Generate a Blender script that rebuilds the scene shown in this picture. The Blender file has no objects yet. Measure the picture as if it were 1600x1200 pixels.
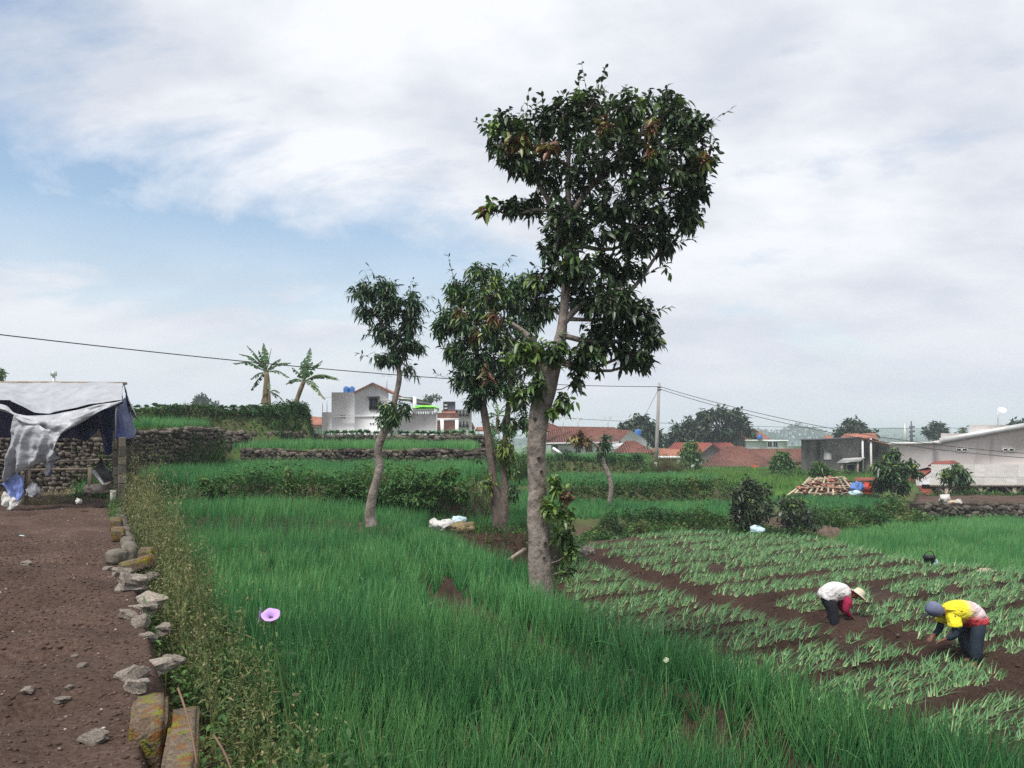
import bpy, bmesh, math, random
import numpy as np
from mathutils import Vector, Matrix, Euler
R = math.radians
rng = np.random.default_rng(7)
random.seed(7)
SC = bpy.context.scene
COL = SC.collection

# ------------------------------------------------------------------ camera, sky, sun, exposure
HAZE = 0.0008
EYE = 1.6            # eye above the ploughed terrace
F = 1200.0           # focal length in pixels of the 1600 px wide photo
HV = 690.0           # horizon row of the photo
cam_d = bpy.data.cameras.new("camera")
cam = bpy.data.objects.new("camera", cam_d); COL.objects.link(cam)
cam.location = (0, 0, EYE); cam.rotation_euler = (R(90), 0, 0)
cam_d.sensor_width = 36.0; cam_d.lens = 36.0 * F / 1600.0
cam_d.shift_y = (HV - 600.0) / 1600.0
cam_d.clip_start = 0.05; cam_d.clip_end = 9000
SC.camera = cam

SUN_EL, SUN_AZ = R(60), R(-148)      # azimuth clockwise from +Y: from behind and to the left
w = bpy.data.worlds.new("World"); SC.world = w; w.use_nodes = True
nt = w.node_tree; nt.nodes.clear()
def N(t, **k):
    n = nt.nodes.new(t)
    for a, b in k.items(): setattr(n, a, b)
    return n
L = nt.links.new
out = N("ShaderNodeOutputWorld"); bg = N("ShaderNodeBackground"); L(bg.outputs[0], out.inputs[0])
SKYOFF = (2.53, -7.70, 0); bg.inputs[1].default_value = 0.1; CLOUD = 6.9
sky = N("ShaderNodeTexSky"); sky.sky_type = 'NISHITA'; sky.sun_disc = False
sky.sun_elevation = SUN_EL; sky.sun_rotation = SUN_AZ; sky.air_density = 1.3; sky.dust_density = 1.2
tc = N("ShaderNodeTexCoord"); sep = N("ShaderNodeSeparateXYZ"); L(tc.outputs['Generated'], sep.inputs[0])
def M(op, a, b=None):
    m = N("ShaderNodeMath", operation=op)
    for i, v in enumerate((a, b)):
        if v is None: continue
        if isinstance(v, (int, float)): m.inputs[i].default_value = v
        else: L(v, m.inputs[i])
    return m.outputs[0]
zz = M('ADD', M('MAXIMUM', sep.outputs[2], 0.0), 0.30)
cmb = N("ShaderNodeCombineXYZ")
L(M('DIVIDE', sep.outputs[0], zz), cmb.inputs[0]); L(M('DIVIDE', sep.outputs[1], zz), cmb.inputs[1])
cmb.inputs[2].default_value = 3.3
mp = N("ShaderNodeMapping"); L(cmb.outputs[0], mp.inputs[0])
mp.inputs['Location'].default_value = SKYOFF; mp.inputs['Scale'].default_value = (0.8, 1.15, 1)
mp.inputs['Rotation'].default_value = (0, 0, R(24))
n1 = N("ShaderNodeTexNoise"); L(mp.outputs[0], n1.inputs[0])
n1.inputs['Scale'].default_value = 1.25; n1.inputs['Detail'].default_value = 9; n1.inputs['Roughness'].default_value = 0.61
n1.inputs['Distortion'].default_value = 0.35
n2 = N("ShaderNodeTexNoise"); L(mp.outputs[0], n2.inputs[0])
n2.inputs['Scale'].default_value = 0.33; n2.inputs['Detail'].default_value = 3
n3 = N("ShaderNodeTexNoise"); L(mp.outputs[0], n3.inputs[0])
n3.inputs['Scale'].default_value = 2.6; n3.inputs['Detail'].default_value = 8; n3.inputs['Roughness'].default_value = 0.55
cov = M('ADD', M('ADD', n1.outputs[0], M('MULTIPLY', M('SUBTRACT', n2.outputs[0], 0.5), 0.9)), M('MULTIPLY', sep.outputs[0], 0.16))     # the cloud thickens to the east
rp = N("ShaderNodeValToRGB"); L(cov, rp.inputs[0])
rp.color_ramp.elements[0].position = 0.35; rp.color_ramp.elements[0].color = (0.0, 0.0, 0.0, 1)
rp.color_ramp.elements[1].position = 0.50; rp.color_ramp.elements[1].color = (1, 1, 1, 1)
# thick air low down: the clouds close up towards the horizon
low = N("ShaderNodeMapRange"); L(sep.outputs[2], low.inputs[0])
low.inputs[1].default_value = 0.06; low.inputs[2].default_value = 0.27; low.inputs[3].default_value = 1.0; low.inputs[4].default_value = 0.0
fac = M('MAXIMUM', rp.outputs[0], low.outputs[0])
cl = N("ShaderNodeValToRGB"); L(n3.outputs[0], cl.inputs[0])
cl.color_ramp.elements[0].position = 0.38; cl.color_ramp.elements[0].color = (0.62, 0.66, 0.735, 1)
cl.color_ramp.elements[1].position = 0.60; cl.color_ramp.elements[1].color = (0.86, 0.875, 0.91, 1)
cm = N("ShaderNodeMix", data_type='RGBA'); L(M('MULTIPLY', low.outputs[0], 0.75), cm.inputs[0]); L(cl.outputs[0], cm.inputs[6]); cm.inputs[7].default_value = (0.66, 0.69, 0.77, 1)
cs = N("ShaderNodeMix", data_type='RGBA', blend_type='MULTIPLY'); cs.inputs[0].default_value = 1
L(cm.outputs[2], cs.inputs[6]); cs.inputs[7].default_value = (CLOUD, CLOUD, CLOUD, 1)
mx = N("ShaderNodeMix", data_type='RGBA'); L(fac, mx.inputs[0])
L(sky.outputs[0], mx.inputs[6]); L(cs.outputs[2], mx.inputs[7]); L(mx.outputs[2], bg.inputs[0])

sun_d = bpy.data.lights.new("sun", 'SUN'); sun_d.energy = 2.6; sun_d.angle = R(14); sun_d.color = (1, 0.96, 0.9)
sun = bpy.data.objects.new("sun", sun_d); COL.objects.link(sun)
sdir = Vector((math.sin(SUN_AZ) * math.cos(SUN_EL), math.cos(SUN_AZ) * math.cos(SUN_EL), math.sin(SUN_EL)))
sun.rotation_euler = sdir.to_track_quat('Z', 'Y').to_euler(); sun.location = sdir * 50
SC.view_settings.view_transform = 'Standard'; SC.view_settings.look = 'None'
SC.view_settings.gamma = 1; SC.view_settings.use_curve_mapping = False
SC.view_settings.exposure = 0.72
SC.render.engine = 'CYCLES'
SC.cycles.use_denoising = False; SC.cycles.use_adaptive_sampling = False; SC.cycles.sample_clamp_indirect = 2.0; SC.cycles.sample_clamp_direct = 6.0; SC.cycles.max_bounces = 6; SC.cycles.diffuse_bounces = 3
SC.cycles.glossy_bounces = 2; SC.cycles.transmission_bounces = 3; SC.cycles.volume_bounces = 2
SC.cycles.transparent_max_bounces = 4

# ------------------------------------------------------------------ helpers
def P(u, v, Y): return np.array([(u - 800.0) / F * Y, Y, EYE + (HV - v) / F * Y])
def W2(u, Y): return ((u - 800.0) / F * Y, Y)
def px(n, Y): return n / F * Y
def s2l(c):
    c = np.asarray(c, float) / 255.0
    return tuple(np.where(c <= 0.04045, c / 12.92, ((c + 0.055) / 1.055) ** 2.4))

def tag(o, label=None, cat=None, group=None, kind=None):
    if label: o["label"] = label
    if cat: o["category"] = cat
    if group: o["group"] = group
    if kind or cat: o["kind"] = kind or "thing"
    return o
def link(o, parent=None):
    COL.objects.link(o)
    if parent is not None: o.parent = parent
    return o
def empty(name, loc=(0, 0, 0), rz=0.0):
    o = bpy.data.objects.new(name, None); o.location = loc; o.rotation_euler = (0, 0, rz)
    o.empty_display_size = 0.2
    return link(o)

def meshdata(name, V, faces, mat=None, tint=None, smooth=False):
    """faces: list of int arrays (n,3) / (n,4)."""
    me = bpy.data.meshes.new(name)
    V = np.asarray(V, np.float32).reshape(-1, 3)
    fs = [np.asarray(f, np.int32) for f in (faces if isinstance(faces, (list, tuple)) else [faces]) if len(f)]
    me.vertices.add(len(V)); me.vertices.foreach_set("co", V.ravel())
    loops = np.concatenate([f.ravel() for f in fs]); sizes = np.concatenate([np.full(len(f), f.shape[1], np.int32) for f in fs])
    me.loops.add(len(loops)); me.loops.foreach_set("vertex_index", loops)
    me.polygons.add(len(sizes))
    me.polygons.foreach_set("loop_start", np.concatenate([[0], np.cumsum(sizes)[:-1]]).astype(np.int32))
    me.polygons.foreach_set("loop_total", sizes)
    if smooth: me.polygons.foreach_set("use_smooth", np.ones(len(sizes), bool))
    if tint is not None:
        a = me.attributes.new("tint", 'FLOAT', 'POINT'); a.data.foreach_set("value", np.asarray(tint, np.float32))
    me.update(calc_edges=True); me.validate()
    if mat is not None: me.materials.append(mat)
    return me
def obj(name, V, faces, mat=None, parent=None, tint=None, smooth=False):
    """mesh object whose vertices are given in world space; a parent Empty keeps its own place"""
    V = np.asarray(V, float).reshape(-1, 3)
    if parent is not None: V = V - np.array(world_loc(parent))
    o = bpy.data.objects.new(name, meshdata(name, V, faces, mat, tint, smooth))
    return link(o, parent)
def world_loc(o):
    l = Vector(o.location)
    while o.parent is not None:
        o = o.parent; l = l + Vector(o.location)
    return l

class MB:
    """collects shapes for ONE mesh"""
    def __init__(s): s.V = []; s.F3 = []; s.F4 = []; s.n = 0
    def add(s, V, F):
        V = np.asarray(V, float).reshape(-1, 3)
        for f in F:
            (s.F3 if len(f) == 3 else s.F4).append([i + s.n for i in f])
        s.V.append(V); s.n += len(V); return s
    def poly(s, pts):
        pts = list(pts)
        k = len(pts); b = s.n; s.V.append(np.asarray(pts, float)); s.n += k
        if k == 4: s.F4.append([b, b + 1, b + 2, b + 3])
        else:
            for i in range(1, k - 1): s.F3.append([b, b + i, b + i + 1])
        return s
    def box(s, c, d, rz=0.0, M3=None):
        x, y, z = np.asarray(d, float) / 2
        V = np.array([[a * x, b * y, e * z] for a in (-1, 1) for b in (-1, 1) for e in (-1, 1)])
        if M3 is not None: V = V @ np.array(M3).T
        if rz:
            cz, sz = math.cos(rz), math.sin(rz); V = V @ np.array([[cz, sz, 0], [-sz, cz, 0], [0, 0, 1]])
        V = V + np.asarray(c, float)
        return s.add(V, [(0, 1, 3, 2), (4, 6, 7, 5), (0, 4, 5, 1), (2, 3, 7, 6), (0, 2, 6, 4), (1, 5, 7, 3)])
    def bar(s, a, b, wd, th=None):
        a = Vector(a); b = Vector(b); d = b - a; l = d.length
        q = d.to_track_quat('Z', 'Y').to_matrix()
        return s.box((a + b) / 2, (wd, th or wd, l), M3=q)
    def tube(s, pts, rad, sides=8, cap=True):
        V, Fq = tube(pts, rad, sides); s.add(V, Fq)
        if cap:
            b = s.n - len(V); k = len(V)
            for ring, fl in ((list(range(b, b + sides)), True), (list(range(b + k - sides, b + k)), False)):
                for i in range(1, sides - 1):
                    t = [ring[0], ring[i], ring[i + 1]]; s.F3.append(t[::-1] if fl else t)
        return s
    def prism(s, poly, dvec):
        """closed outline (world points) pushed along dvec"""
        A = np.asarray(poly, float); B = A + np.asarray(dvec, float); k = len(A); b = s.n
        s.V += [A, B]; s.n += 2 * k
        for i in range(k):
            j = (i + 1) % k; s.F4.append([b + i, b + j, b + k + j, b + k + i])
        tri = tess(A)
        for t in tri:
            s.F3.append([b + t[0], b + t[1], b + t[2]]); s.F3.append([b + k + t[2], b + k + t[1], b + k + t[0]])
        return s
    def data(s): return np.concatenate(s.V), [np.array(s.F3, int).reshape(-1, 3), np.array(s.F4, int).reshape(-1, 4)]
    def build(s, name, mat, parent=None, smooth=False):
        V, Fc = s.data(); return obj(name, V, Fc, mat, parent, smooth=smooth)
def tess(A):
    from mathutils.geometry import tessellate_polygon
    return tessellate_polygon([[Vector(p) for p in A]])
def tube(pts, rad, sides=8):
    pts = np.asarray(pts, float); n = len(pts); rad = np.broadcast_to(np.asarray(rad, float), (n,))
    t = np.gradient(pts, axis=0); t /= np.linalg.norm(t, axis=1)[:, None] + 1e-9
    ref = np.array([0, 0, 1.0]) if abs(t[:, 2]).mean() < 0.75 else np.array([1.0, 0, 0])
    b1 = np.cross(t, ref); b1 /= np.linalg.norm(b1, axis=1)[:, None]; b2 = np.cross(t, b1)
    a = np.linspace(0, 2 * np.pi, sides, endpoint=False)
    V = pts[:, None] + rad[:, None, None] * (np.cos(a)[None, :, None] * b1[:, None] + np.sin(a)[None, :, None] * b2[:, None])
    Fq = [(i * sides + j, i * sides + (j + 1) % sides, (i + 1) * sides + (j + 1) % sides, (i + 1) * sides + j)
          for i in range(n - 1) for j in range(sides)]
    return V.reshape(-1, 3), Fq
def spline(pts, n):
    pts = np.asarray(pts, float); k = len(pts)
    if k < 3:
        t = np.linspace(0, 1, n)[:, None]; return pts[0] * (1 - t) + pts[-1] * t
    ext = np.vstack([2 * pts[0] - pts[1], pts, 2 * pts[-1] - pts[-2]])
    o = []
    for q in np.linspace(0, k - 1 - 1e-6, n):
        i = int(q); f = q - i; p0, p1, p2, p3 = ext[i:i + 4]
        o.append(0.5 * (2 * p1 + (p2 - p0) * f + (2 * p0 - 5 * p1 + 4 * p2 - p3) * f * f + (3 * p1 - p0 - 3 * p2 + p3) * f ** 3))
    return np.array(o)

# value noise
_H = rng.random((256, 256))
def vnoise(x, y, s=1.0):
    x = np.asarray(x, float) / s; y = np.asarray(y, float) / s
    xi = np.floor(x).astype(int); yi = np.floor(y).astype(int); fx = x - xi; fy = y - yi
    fx = fx * fx * (3 - 2 * fx); fy = fy * fy * (3 - 2 * fy)
    h = lambda a, b: _H[a & 255, b & 255]
    return (h(xi, yi) * (1 - fx) + h(xi + 1, yi) * fx) * (1 - fy) + (h(xi, yi + 1) * (1 - fx) + h(xi + 1, yi + 1) * fx) * fy - 0.5
def fbm(x, y, s, o=4):
    return sum(vnoise(x + 17 * k, y - 9 * k, s / 2 ** k) / 2 ** k for k in range(o))
def inpoly(poly, x, y):
    poly = np.asarray(poly, float); x = np.asarray(x); y = np.asarray(y); c = np.zeros(x.shape, bool)
    for (x0, y0), (x1, y1) in zip(poly, np.roll(poly, -1, 0)):
        cond = ((y0 > y) != (y1 > y))
        c ^= cond & (x < (x1 - x0) * (y - y0) / ((y1 - y0) if y1 != y0 else 1e-9) + x0)
    return c
def dline(pts, x, y, closed=False):
    pts = np.asarray(pts, float); d = np.full(np.shape(x), 1e9)
    seg = list(zip(pts[:-1], pts[1:])) + ([(pts[-1], pts[0])] if closed else [])
    for (a, b) in seg:
        e = b - a; l = (e ** 2).sum() + 1e-12
        t = np.clip(((x - a[0]) * e[0] + (y - a[1]) * e[1]) / l, 0, 1)
        d = np.minimum(d, np.hypot(x - a[0] - t * e[0], y - a[1] - t * e[1]))
    return d
def sdist(poly, x, y):
    d = dline(poly, x, y, True); return np.where(inpoly(poly, x, y), d, -d)
def sstep(a, b, v):
    t = np.clip((v - a) / (b - a), 0, 1); return t * t * (3 - 2 * t)

# ------------------------------------------------------------------ materials
def new_mat(name):
    m = bpy.data.materials.new(name); m.use_nodes = True
    b = m.node_tree.nodes["Principled BSDF"]; return m, m.node_tree, b
def mat(name, c1, c2=None, rough=0.85, scale=6.0, detail=5, bump=0.0, bscale=None, spots=None, rand=0.0, stretch=(1, 1, 1), spec=0.3, metal=0.0, streak=None):
    """principled with two colours mixed by noise in object space; spots=(colour, scale, threshold); rand: per-object value change"""
    m, t, b = new_mat(name); nd = t.nodes.new; lk = t.links.new
    b.inputs['Roughness'].default_value = rough; b.inputs['Specular IOR Level'].default_value = spec; b.inputs['Metallic'].default_value = metal
    co = nd("ShaderNodeTexCoord"); mpn = nd("ShaderNodeMapping"); lk(co.outputs['Object'], mpn.inputs[0]); mpn.inputs['Scale'].default_value = stretch
    if rand:
        oi = nd("ShaderNodeObjectInfo"); ad = nd("ShaderNodeVectorMath"); ad.operation = 'ADD'
        sc_ = nd("ShaderNodeVectorMath"); sc_.operation = 'SCALE'; sc_.inputs[3].default_value = 13.0
        cc = nd("ShaderNodeCombineXYZ"); lk(oi.outputs['Random'], cc.inputs[0]); lk(oi.outputs['Random'], cc.inputs[1])
        lk(cc.outputs[0], sc_.inputs[0]); lk(mpn.outputs[0], ad.inputs[0]); lk(sc_.outputs[0], ad.inputs[1]); vec = ad.outputs[0]
    else: vec = mpn.outputs[0]
    n = nd("ShaderNodeTexNoise"); lk(vec, n.inputs[0]); n.inputs['Scale'].default_value = scale; n.inputs['Detail'].default_value = detail
    n.inputs['Roughness'].default_value = 0.6
    r = nd("ShaderNodeValToRGB"); lk(n.outputs[0], r.inputs[0])
    r.color_ramp.elements[0].position = 0.33; r.color_ramp.elements[1].position = 0.67
    r.color_ramp.elements[0].color = (*c1, 1); r.color_ramp.elements[1].color = (*(c2 or c1), 1)
    colr = r.outputs[0]
    for sp in ([spots] if spots and not isinstance(spots, list) else (spots or [])):
        c3, s3, th = sp[:3]
        n_ = nd("ShaderNodeTexNoise"); lk(vec, n_.inputs[0]); n_.inputs['Scale'].default_value = s3; n_.inputs['Detail'].default_value = 6; n_.inputs['Roughness'].default_value = 0.65
        r_ = nd("ShaderNodeValToRGB"); lk(n_.outputs[0], r_.inputs[0]); r_.color_ramp.elements[0].position = th; r_.color_ramp.elements[1].position = min(1, th + 0.08)
        mi = nd("ShaderNodeMix"); mi.data_type = 'RGBA'; lk(r_.outputs[0], mi.inputs[0]); lk(colr, mi.inputs[6]); mi.inputs[7].default_value = (*c3, 1); colr = mi.outputs[2]
    if streak:      # vertical rain streaks: (colour, scale, threshold)
        c3, s3, th = streak
        m2 = nd("ShaderNodeMapping"); lk(co.outputs['Object'], m2.inputs[0]); m2.inputs['Scale'].default_value = (1, 1, 0.12)
        n_ = nd("ShaderNodeTexNoise"); lk(m2.outputs[0], n_.inputs[0]); n_.inputs['Scale'].default_value = s3; n_.inputs['Detail'].default_value = 6
        r_ = nd("ShaderNodeValToRGB"); lk(n_.outputs[0], r_.inputs[0]); r_.color_ramp.elements[0].position = th; r_.color_ramp.elements[1].position = min(1, th + 0.2)
        mi = nd("ShaderNodeMix"); mi.data_type = 'RGBA'; lk(r_.outputs[0], mi.inputs[0]); lk(colr, mi.inputs[6]); mi.inputs[7].default_value = (*c3, 1); colr = mi.outputs[2]
    if rand:
        mr = nd("ShaderNodeMapRange"); lk(oi.outputs['Random'], mr.inputs[0]); mr.inputs[3].default_value = 1 - rand; mr.inputs[4].default_value = 1 + rand
        mi = nd("ShaderNodeMix"); mi.data_type = 'RGBA'; mi.blend_type = 'MULTIPLY'; mi.inputs[0].default_value = 1; lk(colr, mi.inputs[6]); lk(mr.outputs[0], mi.inputs[7]); colr = mi.outputs[2]
    lk(colr, b.inputs['Base Color'])
    if bump:
        nb = nd("ShaderNodeTexNoise"); lk(vec, nb.inputs[0]); nb.inputs['Scale'].default_value = bscale or scale * 3; nb.inputs['Detail'].default_value = 6
        bp = nd("ShaderNodeBump"); bp.inputs['Strength'].default_value = 1.0; bp.inputs['Distance'].default_value = bump; lk(nb.outputs[0], bp.inputs['Height']); lk(bp.outputs[0], b.inputs['Normal'])
    return m
def leafmat(name, stops, rough=0.5, trans=0.3, spec=0.4, objrand=False):
    """colour ramp over the 'tint' attribute (or the per-object random) of a leaf"""
    m, t, b = new_mat(name); nd = t.nodes.new; lk = t.links.new
    if objrand:
        a = nd("ShaderNodeObjectInfo"); src = a.outputs['Random']
    else:
        a = nd("ShaderNodeAttribute"); a.attribute_name = "tint"; src = a.outputs['Fac']
    r = nd("ShaderNodeValToRGB"); lk(src, r.inputs[0]); cr = r.color_ramp
    while len(cr.elements) < len(stops): cr.elements.new(0.5)
    for e, (p, c) in zip(cr.elements, stops): e.position = p; e.color = (*c, 1)
    lk(r.outputs[0], b.inputs['Base Color']); b.inputs['Roughness'].default_value = rough; b.inputs['Specular IOR Level'].default_value = spec
    if trans:
        tr = nd("ShaderNodeBsdfTranslucent"); lk(r.outputs[0], tr.inputs[0]); ms = nd("ShaderNodeMixShader"); ms.inputs[0].default_value = trans
        lk(b.outputs[0], ms.inputs[1]); lk(tr.outputs[0], ms.inputs[2]); lk(ms.outputs[0], t.nodes["Material Output"].inputs[0])
    return m

SOIL1, SOIL2 = (0.028, 0.016, 0.0115), (0.062, 0.036, 0.026)
M_bark = mat("bark", (0.125, 0.10, 0.085), (0.29, 0.25, 0.215), 0.9, 6, bump=0.05, bscale=11, stretch=(1, 1, 0.75),
             spots=[((0.38, 0.35, 0.32), 1.7, 0.60), ((0.035, 0.028, 0.023), 4.5, 0.66), ((0.11, 0.088, 0.074), 21, 0.60)])
M_bark2 = mat("bark_brown", (0.085, 0.065, 0.052), (0.19, 0.15, 0.125), 0.9, 10, bump=0.015, bscale=26, stretch=(1, 1, 0.5), spots=((0.32, 0.29, 0.26), 3, 0.62))
M_stone = mat("fieldstone", (0.035, 0.029, 0.023), (0.15, 0.125, 0.10), 0.92, 7, bump=0.02, rand=0.7, spots=[((0.035, 0.045, 0.016), 4, 0.60), ((0.28, 0.25, 0.21), 7, 0.64)])
M_rock = mat("pale_rock", (0.13, 0.105, 0.085), (0.36, 0.315, 0.265), 0.9, 8, bump=0.012, rand=0.25, spots=((0.16, 0.085, 0.045), 5, 0.62))
M_moss = mat("mossy_block", (0.09, 0.065, 0.045), (0.20, 0.15, 0.105), 0.95, 30, bump=0.02, bscale=60,
             spots=[((0.17, 0.075, 0.022), 9, 0.5), ((0.17, 0.17, 0.018), 12, 0.52), ((0.04, 0.04, 0.042), 24, 0.58)])
M_block = mat("weathered_block", (0.07, 0.062, 0.05), (0.17, 0.15, 0.12), 0.95, 9, bump=0.012, rand=0.3, spots=((0.045, 0.05, 0.02), 4, 0.6))
M_white = mat("white_render", (0.76, 0.76, 0.75), (0.84, 0.84, 0.83), 0.85, 1.2, streak=((0.56, 0.55, 0.53), 2.2, 0.60))
M_white2 = mat("offwhite_render", (0.56, 0.55, 0.53), (0.66, 0.65, 0.63), 0.85, 1.5, streak=((0.42, 0.40, 0.38), 2.5, 0.58))
M_pink = mat("pinkish_render", (0.72, 0.65, 0.62), (0.78, 0.71, 0.68), 0.9, 0.7, streak=((0.52, 0.46, 0.44), 1.2, 0.58))
M_conc = mat("stained_concrete", (0.12, 0.113, 0.108), (0.21, 0.20, 0.19), 0.92, 0.9, bump=0.01, streak=((0.045, 0.043, 0.043), 1.1, 0.50))
M_grey = mat("grey_render", (0.22, 0.215, 0.215), (0.30, 0.295, 0.29), 0.9, 1.5, streak=((0.16, 0.155, 0.15), 2, 0.55))
M_brick = mat("pink_brick", (0.36, 0.17, 0.13), (0.48, 0.26, 0.21), 0.9, 3, streak=((0.30, 0.16, 0.13), 2, 0.6))
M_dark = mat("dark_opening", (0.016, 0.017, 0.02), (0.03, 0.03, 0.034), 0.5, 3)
M_slate = mat("dark_panel", (0.075, 0.07, 0.085), (0.11, 0.105, 0.12), 0.6, 2)
M_metal = mat("galvanised_metal", (0.42, 0.42, 0.41), (0.55, 0.55, 0.54), 0.45, 2, metal=0.3)
M_wire = mat("black_cable", (0.015, 0.015, 0.016), None, 0.6)
M_pole = mat("concrete_pole", (0.26, 0.245, 0.23), (0.36, 0.34, 0.32), 0.9, 6, stretch=(1, 1, 0.3))
M_wood = mat("grey_wood", (0.20, 0.16, 0.12), (0.36, 0.30, 0.23), 0.85, 8, stretch=(1, 1, 0.2))
M_batten = mat("bare_batten", (0.34, 0.25, 0.17), (0.52, 0.42, 0.31), 0.85, 5, rand=0.3)
M_blue = mat("blue_tank", (0.03, 0.10, 0.30), (0.05, 0.15, 0.38), 0.4, 3)
M_lime = mat("lime_sheet", (0.18, 0.75, 0.03), (0.25, 0.85, 0.05), 0.5, 3)
M_sack = mat("white_sack", (0.40, 0.385, 0.36), (0.62, 0.61, 0.585), 0.6, 12, bump=0.01)
M_sackblue = mat("pale_blue_sack", (0.40, 0.55, 0.60), (0.52, 0.66, 0.70), 0.6, 10)
M_redcloth = mat("red_cloth", (0.35, 0.03, 0.02), (0.5, 0.06, 0.04), 0.8, 6)
M_bluecloth = mat("blue_cloth", (0.08, 0.16, 0.42), (0.14, 0.24, 0.55), 0.8, 6)
def roofmat(name, c1, c2):
    m = mat(name, c1, c2, 0.9, 1.8, detail=8, spots=((c1[0] * 0.45, c1[1] * 0.5, c1[2] * 0.55), 3.2, 0.57))
    t = m.node_tree; nd = t.nodes.new; lk = t.links.new
    co = nd("ShaderNodeTexCoord"); wv = nd("ShaderNodeTexWave"); wv.wave_type = 'BANDS'; wv.bands_direction = 'X'; wv.inputs['Scale'].default_value = 1.3; wv.inputs['Distortion'].default_value = 0.4
    w2 = nd("ShaderNodeTexWave"); w2.bands_direction = 'Z'; w2.inputs['Scale'].default_value = 2.2; w2.wave_profile = 'SAW'; w2.inputs['Distortion'].default_value = 0.3
    ad = nd("ShaderNodeMath"); ad.operation = 'ADD'; lk(co.outputs['Object'], wv.inputs[0]); lk(co.outputs['Object'], w2.inputs[0]); lk(wv.outputs[1], ad.inputs[0]); lk(w2.outputs[1], ad.inputs[1])
    bp = nd("ShaderNodeBump"); bp.inputs['Distance'].default_value = 0.06; lk(ad.outputs[0], bp.inputs['Height']); lk(bp.outputs[0], t.nodes["Principled BSDF"].inputs['Normal'])
    return m
M_roof = roofmat("brown_tile_roof", (0.13, 0.052, 0.038), (0.21, 0.088, 0.064))
M_roof2 = roofmat("red_tile_roof", (0.24, 0.06, 0.045), (0.32, 0.09, 0.065))
M_roof3 = roofmat("orange_tile_roof", (0.32, 0.13, 0.085), (0.42, 0.18, 0.12))

G1, G2, G3 = (0.031, 0.135, 0.048), (0.072, 0.245, 0.080), (0.18, 0.41, 0.135)
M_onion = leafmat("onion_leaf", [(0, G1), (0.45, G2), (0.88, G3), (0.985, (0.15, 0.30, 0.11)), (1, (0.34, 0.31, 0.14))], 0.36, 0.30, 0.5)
M_onion2 = leafmat("pale_onion_leaf", [(0, (0.04, 0.15, 0.048)), (0.5, (0.088, 0.24, 0.082)), (0.85, (0.17, 0.33, 0.12)), (1, (0.40, 0.41, 0.21))], 0.45, 0.15, 0.4)
M_grass = leafmat("grass_leaf", [(0, (0.05, 0.14, 0.02)), (0.5, (0.09, 0.21, 0.03)), (1, (0.16, 0.27, 0.06))], 0.6, 0.25)
M_weed = leafmat("weed_leaf", [(0, (0.018, 0.055, 0.013)), (0.45, (0.045, 0.12, 0.025)), (0.8, (0.085, 0.18, 0.035)), (0.93, (0.15, 0.2, 0.05)), (1, (0.13, 0.085, 0.045))], 0.6, 0.25)
M_dry = leafmat("dry_weed", [(0, (0.05, 0.10, 0.025)), (0.35, (0.13, 0.15, 0.05)), (0.7, (0.28, 0.235, 0.12)), (1, (0.40, 0.33, 0.20))], 0.8, 0.2)
M_avo = leafmat("avocado_leaf", [(0, (0.020, 0.040, 0.018)), (0.5, (0.050, 0.085, 0.034)), (0.72, (0.055, 0.12, 0.032)), (0.86, (0.15, 0.25, 0.045)), (0.93, (0.25, 0.26, 0.06)), (1, (0.16, 0.065, 0.04))], 0.42, 0.16, 0.5)
M_mango = leafmat("mango_leaf", [(0, (0.015, 0.042, 0.018)), (0.5, (0.032, 0.085, 0.03)), (0.75, (0.06, 0.14, 0.035)), (0.9, (0.19, 0.24, 0.04)), (1, (0.17, 0.07, 0.04))], 0.4, 0.18, 0.5)
M_far = leafmat("far_tree_leaf", [(0, (0.016, 0.036, 0.018)), (0.5, (0.035, 0.07, 0.03)), (1, (0.075, 0.12, 0.045))], 0.6, 0.1)
M_banana = leafmat("banana_leaf", [(0, (0.035, 0.085, 0.035)), (0.5, (0.07, 0.15, 0.045)), (0.8, (0.13, 0.21, 0.07)), (1, (0.26, 0.23, 0.12))], 0.5, 0.3)
M_cab = leafmat("cabbage_leaf", [(0, (0.045, 0.12, 0.055)), (0.6, (0.10, 0.21, 0.11)), (1, (0.2, 0.31, 0.18))], 0.5, 0.15)
M_bstem = mat("banana_stem", (0.10, 0.075, 0.045), (0.26, 0.2, 0.12), 0.8, 5, stretch=(1, 1, 0.2))

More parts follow.
